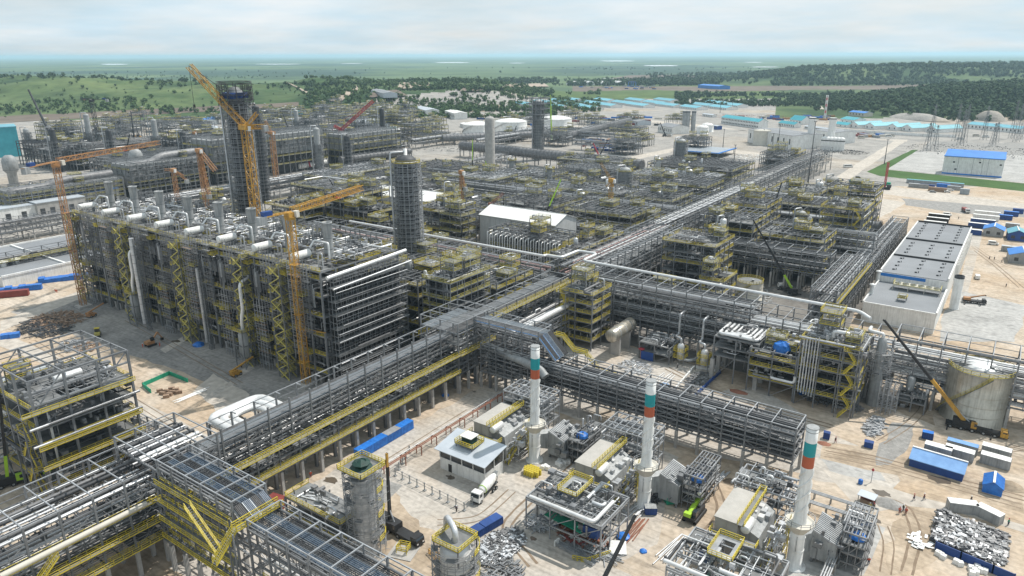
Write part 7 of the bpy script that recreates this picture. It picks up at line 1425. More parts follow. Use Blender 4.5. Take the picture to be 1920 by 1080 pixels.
# ------------------------------------------------------------------ people
hg = G(); hg.lathe((0, .02, 1.7), [(.16, 0), (.135, .02), (.13, .08), (.09, .13), (.02, .15)], 12); HEL = hg.mesh('helmet')
JM = {}
def person(label, at, rot, jacket='hivis', legs='workwear', helmet='white_paint', walk=1, grp=None, z=0):
  T = thing('person', label, 'person', (at[0], at[1], z), rot, grp); b, j, t = PM[walk]
  for nm, me, mt in (('body', b, None), ('jacket', j, jacket), ('trousers', t, legs), ('helmet', HEL, helmet)):
    if mt:
      k = (nm, walk, mt)
      if k not in JM: JM[k] = me.copy(); JM[k].materials.clear(); JM[k].materials.append(MAT[mt])
      me = JM[k]
    o = bpy.data.objects.new(nm, me); COL.objects.link(o); adopt(o, T)
for px, rot, jk, lg, wk, lb in (((1713, 938), 1.2, 'brown_red', 'workwear', 1, 'person in dark red walking on the pale road, left of two'), ((1732, 937), 1.2, 'brown_red', 'workwear', 1, 'person in dark red walking on the pale road, right of two'), ((1820, 942), 1.0, 'black', 'black', 1, 'person in black walking above the scrap yard wall'), ((1686, 963), 0, 'hivis', 'brown_red', 0, 'person in red, left of three beside the gravel heap'), ((1693, 958), 2, 'dark_green', 'black', 1, 'person in dark green standing between two in red'), ((1698, 964), 3, 'hivis', 'brown_red', 0, 'person in red, right of three beside the gravel heap'),
    ((1635, 1008), 1, 'workwear', 'deep_blue', 1, 'person in blue on the pale grey apron'), ((1609, 1053), 1, 'hivis', 'brown_red', 1, 'person in red on the grey apron beside one in black'), ((1616, 1050), 2, 'black', 'black', 1, 'person in black on the grey apron'), ((1628, 1058), .5, 'hivis', 'workwear', 0, 'person in red at the right edge of the grey apron'), ((1890, 985), 1, 'green_net', 'workwear', 0, 'person in green right of the scrap yard'), ((1636, 948), 2, 'hivis', 'workwear', 0, 'person in red standing at the open hut'), ((1630, 955), 0, 'pale_yellow', 'workwear', 0, 'person in yellow standing at the open hut'), ((1638, 956), 1, 'black', 'black', 0, 'person in black standing at the open hut'),
    ((1566, 830), 1, 'black', 'brown_red', 1, 'person walking on sand right of the small blue box'), ((567, 920), 1, 'black', 'black', 1, 'person in black walking under the long pipe rack'), ((856, 960), 0, 'workwear', 'black', 0, 'person beside the barrier posts'), ((904, 918), 2, 'brown_red', 'black', 0, 'person in dark red behind the mixer truck'), ((268, 652), 0, 'hivis', 'hivis', 0, 'person in orange left of the orange excavator'), ((300, 650), 0, 'hivis', 'hivis', 0, 'person in orange right of the orange excavator'), ((104, 548), 0, 'hivis', 'hivis', 0, 'left of two people in orange on the pale left road'), ((107, 549), 1, 'hivis', 'hivis', 0, 'right of two people in orange on the pale left road'),
    ((1855, 486), 1, 'black', 'black', 0, 'left of two people right of the long building'), ((1864, 487), 1, 'black', 'black', 0, 'right of two people right of the long building'), ((1878, 492), 1, 'black', 'black', 1, 'person walking alone toward the blue sheds'), ((1886, 538), 1, 'black', 'black', 0, 'person alone on the sand right of the white pickup'), ((453, 690), 1, 'black', 'black', 0, 'person at the foot of the furnaces near the yellow lift'), ((1270, 690), 1, 'grey_paint', 'black', 0, 'person on the pale concrete left of the basin'), ((583, 895), 1, 'hivis', 'brown_red', 0, 'person in red under the rack near the concrete legs'), ((1797, 411), 1, 'black', 'black', 0, 'person on the sand below the tipper truck')):
  person(lb, P(*px), rot, jk, lg, 'white_paint' if px[0] % 3 else 'crane_red', wk)

for i, (x, y, rx, ry, n, w) in enumerate(((-240, 215, 60, 18, 900, 'between the furnaces and the cross rack'), (-240, 262, 70, 22, 900, 'left of the central rack around the columns'), (-100, 285, 24, 40, 700, 'between the cross racks on the right'), (-95, 380, 30, 40, 600, 'under the far right racks'), (-235, 350, 80, 30, 700, 'behind the white gabled hall'))):
  o = heap('tangle of small pipes at ground level '+w, (900, 500), rx, ry, n, 4, ('cladding', 'grey_pipe')[i % 2], 90+i, 'eepwb', 'ground_pipework', 7); o.location = (x, y, 0)
# ------------------------------------------------------------------ tower, luffing and far mobile cranes
def mast_of(T, h, w, mt, z0=0):
  g = G(); lattice(g, (0, 0, z0), (0, 0, z0+h), w, max(3, int(h/w*.9)), chord=w*.11, lace=w*.055); return g.build('mast', mt, T)
def tower_crane(label, base, h, tip, tail, mt='crane_yellow', w=1.9, grp='yellow tower cranes'):
  """hammerhead crane: tip and tail are the far ends of jib and counter jib in world coordinates"""
  T = thing('tower_crane', label, 'crane', tuple(base), 0, grp); b = np.array(base, float); g = G(); g.obox((0, 0, 0), 5, 5, .8); g.build('footing', 'concrete', T)
  mast_of(T, h, w, mt); g = G(); g.obox((0, 0, h), w*1.3, w*1.3, 1.6); g.lathe((0, 0, h-.6), [(w*.8, 0), (w*.9, .6), (w*.9, .9)], 12); hd = g.build('slewing_unit', mt, T)
  t = np.array(tip, float)-b; q = np.array(tail, float)-b; d = t/np.linalg.norm(t*[1, 1, 0]); e = np.array([q[0], q[1], 0]); e = e/np.linalg.norm(e); z = h+1.9
  g = G(); a0 = np.array([d[0]*1.2, d[1]*1.2, z]); a1 = np.array([t[0], t[1], z+.3]); lattice(g, a0, a1, 1.5, wd=1.7, chord=.18, lace=.09); g.build('jib', mt, T)
  g = G(); c1 = np.array([q[0], q[1], z-.3]); n = np.array([-e[1], e[0], 0]); g.bars([(np.array([0, 0, z-.3])+n*s, c1+n*s) for s in (-.7, .7)], .35); g.bars([(np.array([0, 0, z-.3])*(1-k)+c1*k-n*.7, np.array([0, 0, z-.3])*(1-k)+c1*k+n*.7) for k in np.linspace(.15, 1, 8)], .2); cj = g.build('counter_jib', mt, T)
  g = G(); g.obox((q[0]*.93, q[1]*.93, z-2.6), 2.6, 1.8, 2.5, math.atan2(e[1], e[0])); g.build('counterweight', 'grey_paint', T)
  g = G(); g.obox((q[0]*.75, q[1]*.75, z-.1), 3, 1.5, 1.3, math.atan2(e[1], e[0])); g.build('winch_box', 'deep_blue', cj)
  g = G(); c = np.array([d[0]*1.6+n[0]*1.5, d[1]*1.6+n[1]*1.5, h]); g.obox(c, 1.5, 1.4, 1.9, math.atan2(d[1], d[0])); g.build('operator_cab', 'cream', T)
  tr = a0+(a1-a0)*.62-np.array([0, 0, 1.1]); g = G(); g.obox(tr, 1.4, 1.2, .5); g.build('trolley', 'crane_red', T); g = G(); g.bars([(tr, tr-np.array([0, 0, 9]))], .07); g.obox(tr-np.array([0, 0, 9.8]), .5, .4, .8); g.build('hook_block', 'black', T)
  p = G()
  for zz_ in np.arange(8, h, 16): p.box(-w*.7, w*.7, -w*.7, w*.7, zz_, zz_+.12)
  p.build('mast_platform', mt, T); return T
b = P(575, 722); T = tower_crane('orange yellow tower crane standing before the right end of the furnaces', b, 54.5, P(678, 350, 57), P(485, 403, 57))
g = G(); g.bars([((0, 0, 19), (8.5, 2.5, 19)), ((.6, .9, 19), (8.5, 2.5, 19))], .28); g.build('wall_tie', 'crane_yellow', T)
b = P(157, 575); tower_crane('rusty orange tower crane at the far left end of the furnaces', b, 59, P(298, 268, 61), P(42, 314, 61), 'crane_orange')
def luffer(label, base, h, tip, aframe, tail, mt, w, grp='luffing cranes', jw=1.6):
  T = thing('luffing_crane', label, 'crane', tuple(base), 0, grp); b = np.array(base, float); mast_of(T, h, w, mt); t = np.array(tip)-b; a = np.array(aframe)-b; q = np.array(tail)-b; c = np.array([0, 0, h+1.0])
  g = G(); g.obox((0, 0, h), w*1.5, w*1.5, 2); g.build('slewing_unit', mt, T); g = G(); lattice(g, c, t, jw, chord=jw*.11, lace=jw*.055); g.build('jib', mt, T); g = G(); lattice(g, c, q, jw*.8, chord=jw*.12, lace=jw*.06); g.build('counter_jib', mt, T)
  g = G(); lattice(g, c, a, jw*.6, chord=jw*.1, lace=jw*.055); g.build('mast_frame', mt, T); g = G(); g.bars([(a, t), (a, q)], jw*.09); g.build('stay_rope', 'dark_steel', T); g = G(); g.obox(q-np.array([0, 0, 2]), 2.4, 2, 2.4); g.build('counterweight', 'grey_paint', T); g = G(); g.obox((1.6, 0, h-.5), 1.6, 1.4, 2); g.build('operator_cab', 'white_paint', T); g = G(); g.bars([(t, t-np.array([0, 0, h*.22]))], .12); g.obox(t-np.array([0, 0, h*.22+1]), .8, .6, 1.2); g.build('hook_block', 'black', T); return T
b = P(483, 430, 28)*[1, 1, 0]; luffer('giant yellow luffing crane with raised jib beside the tallest column', b, PD(438, 243, b)[2], PD(354, 123, b), PD(482, 212, b), PD(496, 237, b), 'crane_yellow', 3.0, jw=2.2)
b = P(520, 352); luffer('faded orange luffing crane right of the tallest column', b, 42, PD(497, 226, b), PD(485, 245, b), PD(505, 252, b), 'crane_orange', 2.8, jw=1.4)
b = P(397, 455); luffer('small orange luffing crane behind the middle furnaces', P(396, 452), 50, PD(404, 320, b), PD(383, 352, b), PD(392, 366, b), 'crane_orange', 2.0, jw=1.8)
b = P(338, 408); luffer('rust coloured luffing crane before the ribbed boiler house', b, 30, PD(308, 318, b), PD(345, 330, b), PD(350, 338, b), 'crane_orange', 2.0, jw=1.2)
b = P(372, 300); luffer('small dark headed crane at the boiler houses', b, 26, PD(378, 246, b), PD(366, 244, b), PD(366, 252, b), 'crane_orange', 2.4, jw=1.2)
b = P(868, 452); luffer('slender orange lattice crane right of the thick column', b, 38, PD(867, 325, b), PD(864, 350, b), PD(872, 352, b), 'crane_orange', 1.5, jw=1.0)
b = P(920, 470); luffer('thin brown lattice crane leaning before the white gabled hall', b, 24, PD(944, 362, b), PD(934, 384, b), PD(942, 388, b), 'rust', 1.0, jw=1.0)
b = P(1142, 455); luffer('yellow lattice crane standing among the cross racks', b, 34, PD(1126, 305, b), PD(1136, 350, b), PD(1148, 352, b), 'crane_yellow', 1.8, jw=1.1)
b = P(190, 292); T = tower_crane('dark tower crane with white cab behind the left boiler houses', b, 56, PD(156, 213, b)+np.array([0, 0, 0]), PD(207, 214, b), 'dark_steel', 3.0, 'dark tower cranes')
b = P(640, 302); T = thing('crawler_crane', 'red lattice crawler crane with jib raised to the right, beyond the racks', 'crane', tuple(b), 0);
for s in (-4, 4): g = G(); g.obox((s, 0, 0), 1.6, 9, 1.8); g.build('track', 'black', T)
g = G(); g.obox((0, 0, 1.8), 6, 8, 2.5); g.build('superstructure', 'crane_red', T); h1 = PD(640, 243, b)-b; t1 = PD(700, 189, b)-b; r1 = PD(626, 236, b)-b; r2 = PD(620, 262, b)-b
for nm, p, q, w in (('main_boom', (0, 0, 3), h1, 3.4), ('jib', h1, t1, 2.4), ('back_mast', h1, r1, 1.8), ('back_mast', h1, r2, 1.8)): g = G(); lattice(g, p, q, w, chord=.45, lace=.25); g.build(nm, 'crane_red', T)
g = G(); g.bars([(r1, t1), (r2, (0, -6, 3)), (r1, r2)], .25); g.build('stay_rope', 'crane_red', T)
fc_ = [((105, 270), (53, 168), 'dark_steel', 2.6, 'long dark boom before the green hills, far left'), ((138, 262), (106, 232), 'dark_steel', 1.5, 'short dark boom right of the long left boom'), ((133, 272), (122, 236), 'dark_steel', 1.4, 'steep boom by the white cab at far left'), ((255, 258), (245, 208), 'dark_steel', 1.6, 'dark boom before the hills near the left tower crane jib'), ((232, 305), (243, 252), 'black', 1.4, 'black boom leaning right beside the bulb reactor'), ((262, 256), (254, 236), 'dark_steel', 1.2, 'small boom left of the bulb reactor'), ((316, 280), (299, 244), 'black', 1.4, 'black boom above the ribbed boiler house'), ((186, 266), (170, 243), 'dark_steel', 1.2, 'boom left of the dark tower crane'),
  ((292, 262), (285, 249), 'dark_steel', 1.1, 'tiny boom right of the bulb reactor'), ((335, 360), (308, 300), 'black', 1.3, 'black boom in front of the boiler house wall'), ((442, 330), (418, 244), 'dark_steel', 1.4, 'dark boom left of the giant yellow crane'), ((565, 300), (530, 212), 'dark_steel', 1.4, 'thin grey boom right of the second column'), ((582, 318), (568, 262), 'dark_steel', 1.2, 'thin boom with red root beyond the bullet drums'), ((653, 415), (618, 336), 'black', .9, 'black boom over the yellow tower crane jib'), ((647, 445), (621, 398), 'black', .9, 'short black boom behind the rightmost furnaces'), ((803, 345), (795, 312), 'black', .9, 'short dark boom right of the white domed column'), ((880, 362), (886, 262), 'black', 1.2, 'upright black and lime boom left of the slim grey column'),
  ((927, 365), (910, 302), 'black', .9, 'lime tipped boom right of the slim grey column'), ((990, 468), (1052, 336), 'black', 1.0, 'black boom with long lime end over the gabled hall'), ((1478, 548), (1412, 412), 'black', .95, 'long black boom with lime root right of the central rack'), ((1433, 462), (1466, 342), 'dark_steel', .9, 'grey boom with orange root among the right racks'), ((867, 500), (868, 420), 'black', .9, 'upright black boom below the slender orange crane'), ((1115, 385), (1100, 350), 'dark_steel', .9, 'slim grey boom left of the short scaffolded column'), ((1126, 300), (1112, 268), 'crane_red', 1.4, 'red rooted boom at the container yard'), ((1128, 296), (1140, 262), 'dark_steel', 1.3, 'grey boom crossing the red one at the container yard'), ((1250, 256), (1238, 230), 'black', 1.4, 'black boom left of the far white hall'), ((800, 248), (795, 210), 'dark_steel', 1.4, 'thin boom before the far warehouses'), ((1033, 268), (1032, 178), 'lime', 1.5, 'upright lime boom right of the far scaffolded column'), ((965, 262), (968, 236), 'black', 1.5, 'dark boom before the middle storage tank')]
for k, (bp, tp, mt, w, lb) in enumerate(fc_):
  b = P(*bp); lime = ('lime', 'black', 'black', 'black', 'black') if k == 19 else (('black', 'black', 'black', 'lime', 'lime') if k in (16, 17, 18) else (('crane_orange', mt, mt, mt, mt) if k == 20 else (('crane_red', mt, mt, mt) if k in (12,) else (mt,))))
  mobile_crane('mobile crane, '+lb, b, R.uniform(0, 6), PD(*tp, b), lime, 'dark_steel', 'white_paint' if k % 3 else 'crane_yellow', w, w*.6)
# ------------------------------------------------------------------ long grey roofed building and its neighbours
T = thing('long_building', 'long white building with dark grey flat roofs, right of the plant', 'building', (-41.5, 330, 0)); g = G(); g.box(0, 25, 0, 113, 0, 11.6); wl_ = g.build('wall', 'white_paint', T)
for k, (a, b, z) in enumerate(((0, 32, 11.9), (32.4, 68, 12.2), (68.4, 113, 12.5))):
  g = G(); g.box(.3, 24.7, a+.3, b-.2, 11.603, z); ro = g.build('roof', 'grey_roof', T); v = G(); rr = random.Random(k)
  for x in (4, 12.5, 20.5):
    for y in np.arange(a+6, b-3, 7): v.obox((x, y, z), .9, .5, .5); v.obox((x+.9, y+.5, z), .3, .3, .7)
  v.build('roof_vent', 'dark_steel', ro); g = G(); g.box(0, 25, b-.25, b+.35, 11.604, z+.75); g.build('parapet', 'black', ro)
g = G();
for x0_, x1_ in ((-.25, .28), (24.72, 25.3)): g.box(x0_, x1_, 0, 113, 11.605, 13.0)
g.build('side_parapet', 'white_paint', T); g = G(); g.box(.1, 17, -.12, -.004, 10.2, 11.5); g.build('blue_band', 'blue_roof', wl_)
for y in np.arange(36, 110, 3.1): g = G(); g.box(25.002, 26.2, y, y+.6, 3, 10.5); g.build('buttress', 'white_paint', T)
T = thing('low_annex', 'low flat grey roofed annex with air coolers before the long building', 'building', (-41.5, 295.5, 0)); g = G(); g.box(0, 25, 0, 34.3, 0, 7.6); g.build('wall', 'white_paint', T); g = G(); g.box(.3, 24.7, .3, 34.2, 7.603, 7.8); g.build('roof', 'grey_roof', T); g = G(); g.box(-.25, .28, -.2, 34.3, 7.604, 8.6); g.box(24.72, 25.3, -.2, 34.3, 7.604, 8.6); g.box(.3, 24.7, -.2, .28, 7.604, 8.2); g.build('parapet', 'white_paint', T)
T = thing('air_cooler', 'yellow railed row of six air cooler fans on the low annex roof', 'cooler', (-35, 320, 7.8)); g = G(); g.box(0, 17, 0, 5, 1.6, 2.3); g.bars([((x, y, 0), (x, y, 1.6)) for x in (0, 5.6, 11.4, 17) for y in (0, 5)], .25); g.build('frame', 'cream', T)
for k in range(6): g = G(); g.lathe((1.5+k*2.8, 2.5, 2.302), [(1.15, 0), (1.15, .5), (1.0, .5), (1.0, .1)], 14); f_ = g.build('fan_ring', 'galvanised', T); g = G(); g.obox((1.5+k*2.8, 2.5, 2.5), 2, .25, .06, k); g.obox((1.5+k*2.8, 2.5, 2.51), .25, 2, .06, k); g.build('fan_blade', 'black', f_)
q = G(); rail(q, [(0, 5, 2.3), (0, 0, 2.3), (17, 0, 2.3), (17, 5, 2.3)], w=.1); q.build('handrail', 'pale_yellow', T)
T = thing('roof_platform', 'small yellow railed machine platform on the low annex roof', 'platform', (-29.5, 306, 7.8)); g = G(); g.box(-1.6, 1.6, -1.5, 1.5, 1.3, 1.45); g.bars([((a, b, 0), (a, b, 1.3)) for a in (-1.5, 1.5) for b in (-1.4, 1.4)], .2); g.build('deck', 'galvanised', T); q = G(); rail(q, [(-1.6, -1.5, 1.45), (1.6, -1.5, 1.45), (1.6, 1.5, 1.45), (-1.6, 1.5, 1.45)], w=.1); q.build('handrail', 'yellow_paint', T); g = G(); g.obox((0, 0, 1.452), 2, 1.8, 1.1); g.build('machine', 'grey_paint', T)
def vent(label, at, r, h, cap=True, mt='white_paint', grp='white vent chimneys'):
  T = thing('vent_chimney', label, 'chimney', tuple(at), 0, grp); g = G(); g.lathe((0, 0, 0), [(r*1.1, 0), (r, .4), (r, h)], 20); g.build('shaft', mt, T); g = G()
  if cap: g.lathe((0, 0, h), [(r*.6, 0), (r*.6, .5), (r*1.7, .5), (r*1.5, .9), (.2, 1.3)], 18); g.build('mushroom_cap', mt, T)
  else: g.lathe((0, 0, h+.002), [(r+.05, 0), (r+.05, 1.1), (r-.15, 1.1), (r-.15, .3)], 20); g.build('louvre', 'dark_steel', T)
vent('thick white chimney with dark top beside the long building', P(1788, 578), 1.75, 13, False); vent('nearer white mushroom vent on the left of the annex', P(1628, 585), .75, 11); vent('farther white mushroom vent on the left of the annex', P(1640, 560), .75, 11.5)
T = thing('flat_building', 'low grey flat roofed building at the far left', 'building', (-430, 121, 0)); g = G(); g.box(0, 61, 0, 57, 0, 4.6); g.build('wall', 'white_paint', T); g = G(); g.box(.5, 60.5, .5, 56.5, 4.603, 4.8); ro = g.build('roof', 'grey_roof', T); g = G(); g.box(-.3, .5, 0, 57, 4.604, 5.5); g.box(60.5, 61.3, 0, 57, 4.604, 5.5); g.box(.5, 60.5, 56.5, 57.2, 4.604, 5.5); g.box(.5, 60.5, 27, 27.9, 4.803, 5.5); g.build('parapet', 'white_paint', ro)
for px, lb in (((10, 518), 'left'), ((34, 512), 'middle'), ((50, 505), 'right')): vent('big white mushroom vent before the low grey building, %s of three' % lb, P(*px), 1.5, 6.5)
for px, mt, L, d, h, lb in (((40, 408), 'white_paint', 46, 12, 8, 'white windowless building left of the furnaces'), ((110, 398), 'concrete', 30, 14, 9, 'grey concrete frame building behind the far left rack'), ((165, 383), 'white_paint', 40, 12, 9, 'white wall building with blue roof edge behind the furnaces')):
  T = thing('block_building', lb, 'building', tuple(P(*px)), pi/2); g = G(); g.box(-L/2, L/2, -d/2, d/2, 0, h); w_ = g.build('wall', mt, T); g = G(); g.box(-L/2-.4, L/2+.4, -d/2-.4, d/2+.4, h+.003, h+.5); g.build('roof', 'blue_roof' if 'blue' in lb else 'metal_roof', T)
  for k in range(5): g = G(); x = -L/2+L*(k+.5)/5; g.box(x-1.5, x+1.5, -d/2-.05, -d/2-.004, .5, h*.6); g.build('opening', 'dark_steel', w_)
# ------------------------------------------------------------------ substation
T = thing('substation_hall', 'big white hall with bright blue roof in the substation', 'building', (-57, 732, 0)); g = G(); g.box(0, 44, 0, 20, 0, 15); wl_ = g.build('wall', 'white_paint', T); g = G(); g.box(-.4, 44.4, -.4, 20.4, 15.003, 15.6); g.raw([(0, 0, 15.6), (44, 0, 15.6), (44, 20, 15.6), (0, 20, 15.6), (0, 20, 19.5), (44, 20, 19.5)], [[0, 1, 5, 4], [1, 2, 5], [0, 4, 3], [2, 3, 4, 5]]); g.build('roof', 'blue_roof', T); g = G(); g.box(0, 44.1, -.1, -.004, .05, 1.2); g.build('blue_plinth', 'blue_roof', wl_)
g = G()
for x in (11, 22, 29, 33): g.box(x-.12, x+.12, -.12, -.005, 1.2, 15)
g.build('joint_strip', 'grey_paint', wl_)
for x, z in ((7, 10), (26, 11), (41, 10), (9, 4)): g = G(); g.box(x, x+1.6, -.08, -.006, z, z+1.2); g.build('window', 'glass', wl_)
def pylon(label, at, h, w=5, mt='steel', grp='lattice pylons in the switchyard'):
  T = thing('pylon', label, 'pylon', tuple(at), -YAW, grp); g = G(); n = 7
  for k in range(n):
    z0, z1 = h*k/n, h*(k+1)/n; a, b = w/2*(1-.85*k/n), w/2*(1-.85*(k+1)/n); c0 = [(-a, -a, z0), (a, -a, z0), (a, a, z0), (-a, a, z0)]; c1 = [(-b, -b, z1), (b, -b, z1), (b, b, z1), (-b, b, z1)]
    g.bars([(p, q) for p, q in zip(c0, c1)], .26); g.bars([(c0[i], c1[(i+1) % 4]) for i in range(4)], .13)
  g.build('tower', mt, T); g = G(); g.bars([((-w*.9, 0, h*.8), (w*.9, 0, h*.8)), ((-w*.6, 0, h*.93), (w*.6, 0, h*.93))], .3); g.build('cross_arm', mt, T); return T
for k, (px, h) in enumerate((((1737, 283), 30), ((1745, 262), 42), ((1752, 280), 26), ((1790, 265), 44), ((1800, 272), 40), ((1806, 268), 44), ((1843, 262), 40), ((1860, 275), 26), ((1866, 268), 24), ((1896, 260), 46), ((1905, 266), 44), ((1915, 262), 40))): pylon('grey lattice pylon, %s from the left in the switchyard' % 'first second third fourth fifth sixth seventh eighth ninth tenth eleventh twelfth'.split()[k], P(*px), h)
def mast(label, at, h, mt='dark_steel', red=False, r=.45, grp='tall light masts'):
  T = thing('light_mast', label, 'mast', tuple(at), 0, grp); g = G(); g.tube([(0, 0, 0), (0, 0, h)], [r, r*.5], 8); g.build('pole', mt, T); g = G(); g.bars([((-1.2, 0, h), (1.2, 0, h)), ((0, -1.2, h), (0, 1.2, h))], .5); g.build('lamp_head', 'steel', T)
for px, ty, lb in (((1355, 281), 242, 'left of the blue cable shelter'), ((1376, 306), 272, 'before the blue cable shelter'), ((1446, 297), 250, 'right of the cream silo'), ((1458, 281), 234, 'behind the cream silo'), ((1515, 345), 228, 'tallest one, beside the far pale rack'), ((1658, 308), 262, 'standing in the wide road verge'), ((1350, 212), 178, 'before the turquoise camp'), ((1373, 202), 190, 'at the right end of the turquoise camp'), ((1832, 330), 300, 'in front of the substation hall'), ((1085, 250), 215, 'at the far container yard')):
  b = P(*px); mast('slim mast %s' % lb, b, PD(px[0], ty, b)[2], 'dark_steel')
# ------------------------------------------------------------------ distant buildings; long sides face the camera unless stated
RZ = -YAW
def far_gable(label, px, L, d, e, rg, wall, roof, windows=0, rz=RZ, axis='x', grp=None, rows=1, cat='building', name='far_hall'):
  b = P(*px); T = gable(label, -L/2, L/2, -d/2, d/2, e, rg, wall, roof, axis, windows, name, cat, grp, over=.4, win_rows=rows, rz=rz); T.location = (b[0], b[1], z_at(b[0], b[1])-.1); return T
rr = random.Random(21); ix = 0
ROW = ['nearest', 'second', 'third', 'farthest']
for r_, (y, xs) in enumerate(((204.5, (985, 1045, 1105, 1300, 1355)), (200, (1020, 1080, 1140, 1200, 1255, 1320, 1375)), (195.5, (1050, 1110, 1170, 1230, 1345)), (190.5, (1075, 1135, 1195, 1250)))):
  for k, x in enumerate(xs): far_gable('long turquoise roofed camp hall, %s from the left in the %s row' % ('first second third fourth fifth sixth seventh'.split()[k], ROW[r_]), (x, y), 74 if x < 1290 else 60, 26, 4.2, 7.4, 'white_paint', 'cyan_roof', 10, grp='turquoise roofed camp halls')
far_gable('two storey white office with turquoise roof and window rows', (1394, 236), 88, 16, 9.5, 13, 'white_paint', 'teal_roof', 24, rows=2); far_gable('low white wing with teal roof right of the two storey office', (1480, 238), 34, 12, 5, 8, 'white_paint', 'teal_roof', 9); far_gable('teal gabled white house behind the white silo tower', (1500, 232), 26, 18, 6, 12, 'white_paint', 'teal_roof', 4); far_gable('long low white wall building below the teal roofed house', (1545, 246), 70, 6, 4, 5, 'white_paint', 'metal_roof', 22)
for k, (x, y) in enumerate(((1625, 244), (1655, 246), (1697, 248), (1725, 250), (1770, 252))): far_gable('white barrack with striped teal roof, %s from the left' % 'first second third fourth fifth'.split()[k], (x, y-5), 17, 48, 5, 9, 'white_paint', 'teal_roof', 2, rz=RZ+.0, axis='y', grp='white barracks with striped teal roofs')
far_gable('bright blue roofed shed behind the barracks', (1613, 219), 34, 18, 6, 8, 'cream', 'blue_roof', 5); far_gable('white gabled building with teal roof left of the barracks', (1598, 235), 26, 22, 9, 12, 'white_paint', 'teal_roof', 3); far_gable('low teal roofed house left of the barracks', (1583, 238), 26, 14, 4, 7, 'white_paint', 'teal_roof', 3); far_gable('long pale turquoise roofed shed behind the pylons', (1870, 245), 78, 18, 6, 9, 'white_paint', 'cyan_roof', 14)
wall_line('long white site wall before the barracks', W2((1540, 243), (1640, 251), (1730, 256), (1792, 258)), 3.4, 'white_paint', .4, name='wall', cat='wall')
T = far_gable('wide white hall with flat grey roof by the white silos', (1468, 272), 78, 40, 15, 16, 'white_paint', 'grey_roof', 8)
far_gable('grey roofed white hall extension right of the silos', (1562, 266), 36, 30, 13, 14, 'white_paint', 'grey_roof', 3)
for k, (px, ty) in enumerate((((1517, 277), 220), ((1555, 280), 221))):
  b = P(*px); h = PD(px[0], ty, b)[2]; T = thing('prilling_tower', 'tapered white tower, %s of the two by the white hall' % ('left', 'right')[k], 'tower', tuple(b), 0, 'tapered white towers'); g = G(); g.lathe((0, 0, 0), [(6.5, 0), (4.2, h*.3), (3.6, h*.45), (3.9, h)], 14); g.build('shaft', 'white_paint', T); g = G(); g.lathe((0, 0, h*.96), [(4.05, 0), (4.05, 1)], 14); g.build('band', 'dark_steel', T)
for k in range(6):
  b = P(1543+k*6.6, 281.5+k*.4); T = thing('silo', 'white silo with dark collar, %s from the left of six' % 'first second third fourth fifth sixth'.split()[k], 'silo', tuple(b), 0, 'white silos in a row'); g = G(); g.lathe((0, 0, 0), [(3.3, 0), (3.3, 13)], 16); g.build('shell', 'white_paint', T); g = G(); g.lathe((0, 0, 10.2), [(3.36, 0), (3.36, 1.1)], 16); g.build('collar', 'dark_steel', T); g = G(); g.lathe((0, 0, 13.002), [(3.0, 0), (2.2, 1.2), (.4, 1.8)], 16); g.build('cap', 'white_paint', T)
b = P(1427, 271); tank('fat cream tank beside the wide white hall', b[0], b[1], 9.5, 16, 'cream', False, 'cream', 1.2);
for k, (px, r, h) in enumerate((((1317, 250), 8, 8), ((1326, 247), 8, 9))): b = P(*px); tank('small white domed tank, %s of the pair' % ('left', 'right')[k], b[0], b[1], r, h, 'white_paint', False, 'white_paint', 3)
far_gable('white hall with dark grey roof left of three grey towers', (1262, 249), 36, 26, 9, 12, 'white_paint', 'grey_roof', 7)
for k, x in enumerate((1282, 1288, 1299)): b = P(x, 246); T = thing('flue_tower', 'slim grey flue tower, %s of three' % WHICH[k], 'tower', tuple(b), 0, 'slim grey flue towers'); g = G(); g.lathe((0, 0, 0), [(3, 0), (3, 27)], 12); g.build('shaft', 'grey_paint', T); g = G(); g.lathe((0, 0, 25), [(3.1, 0), (3.1, 1.4)], 12); g.build('band', 'dark_steel', T)
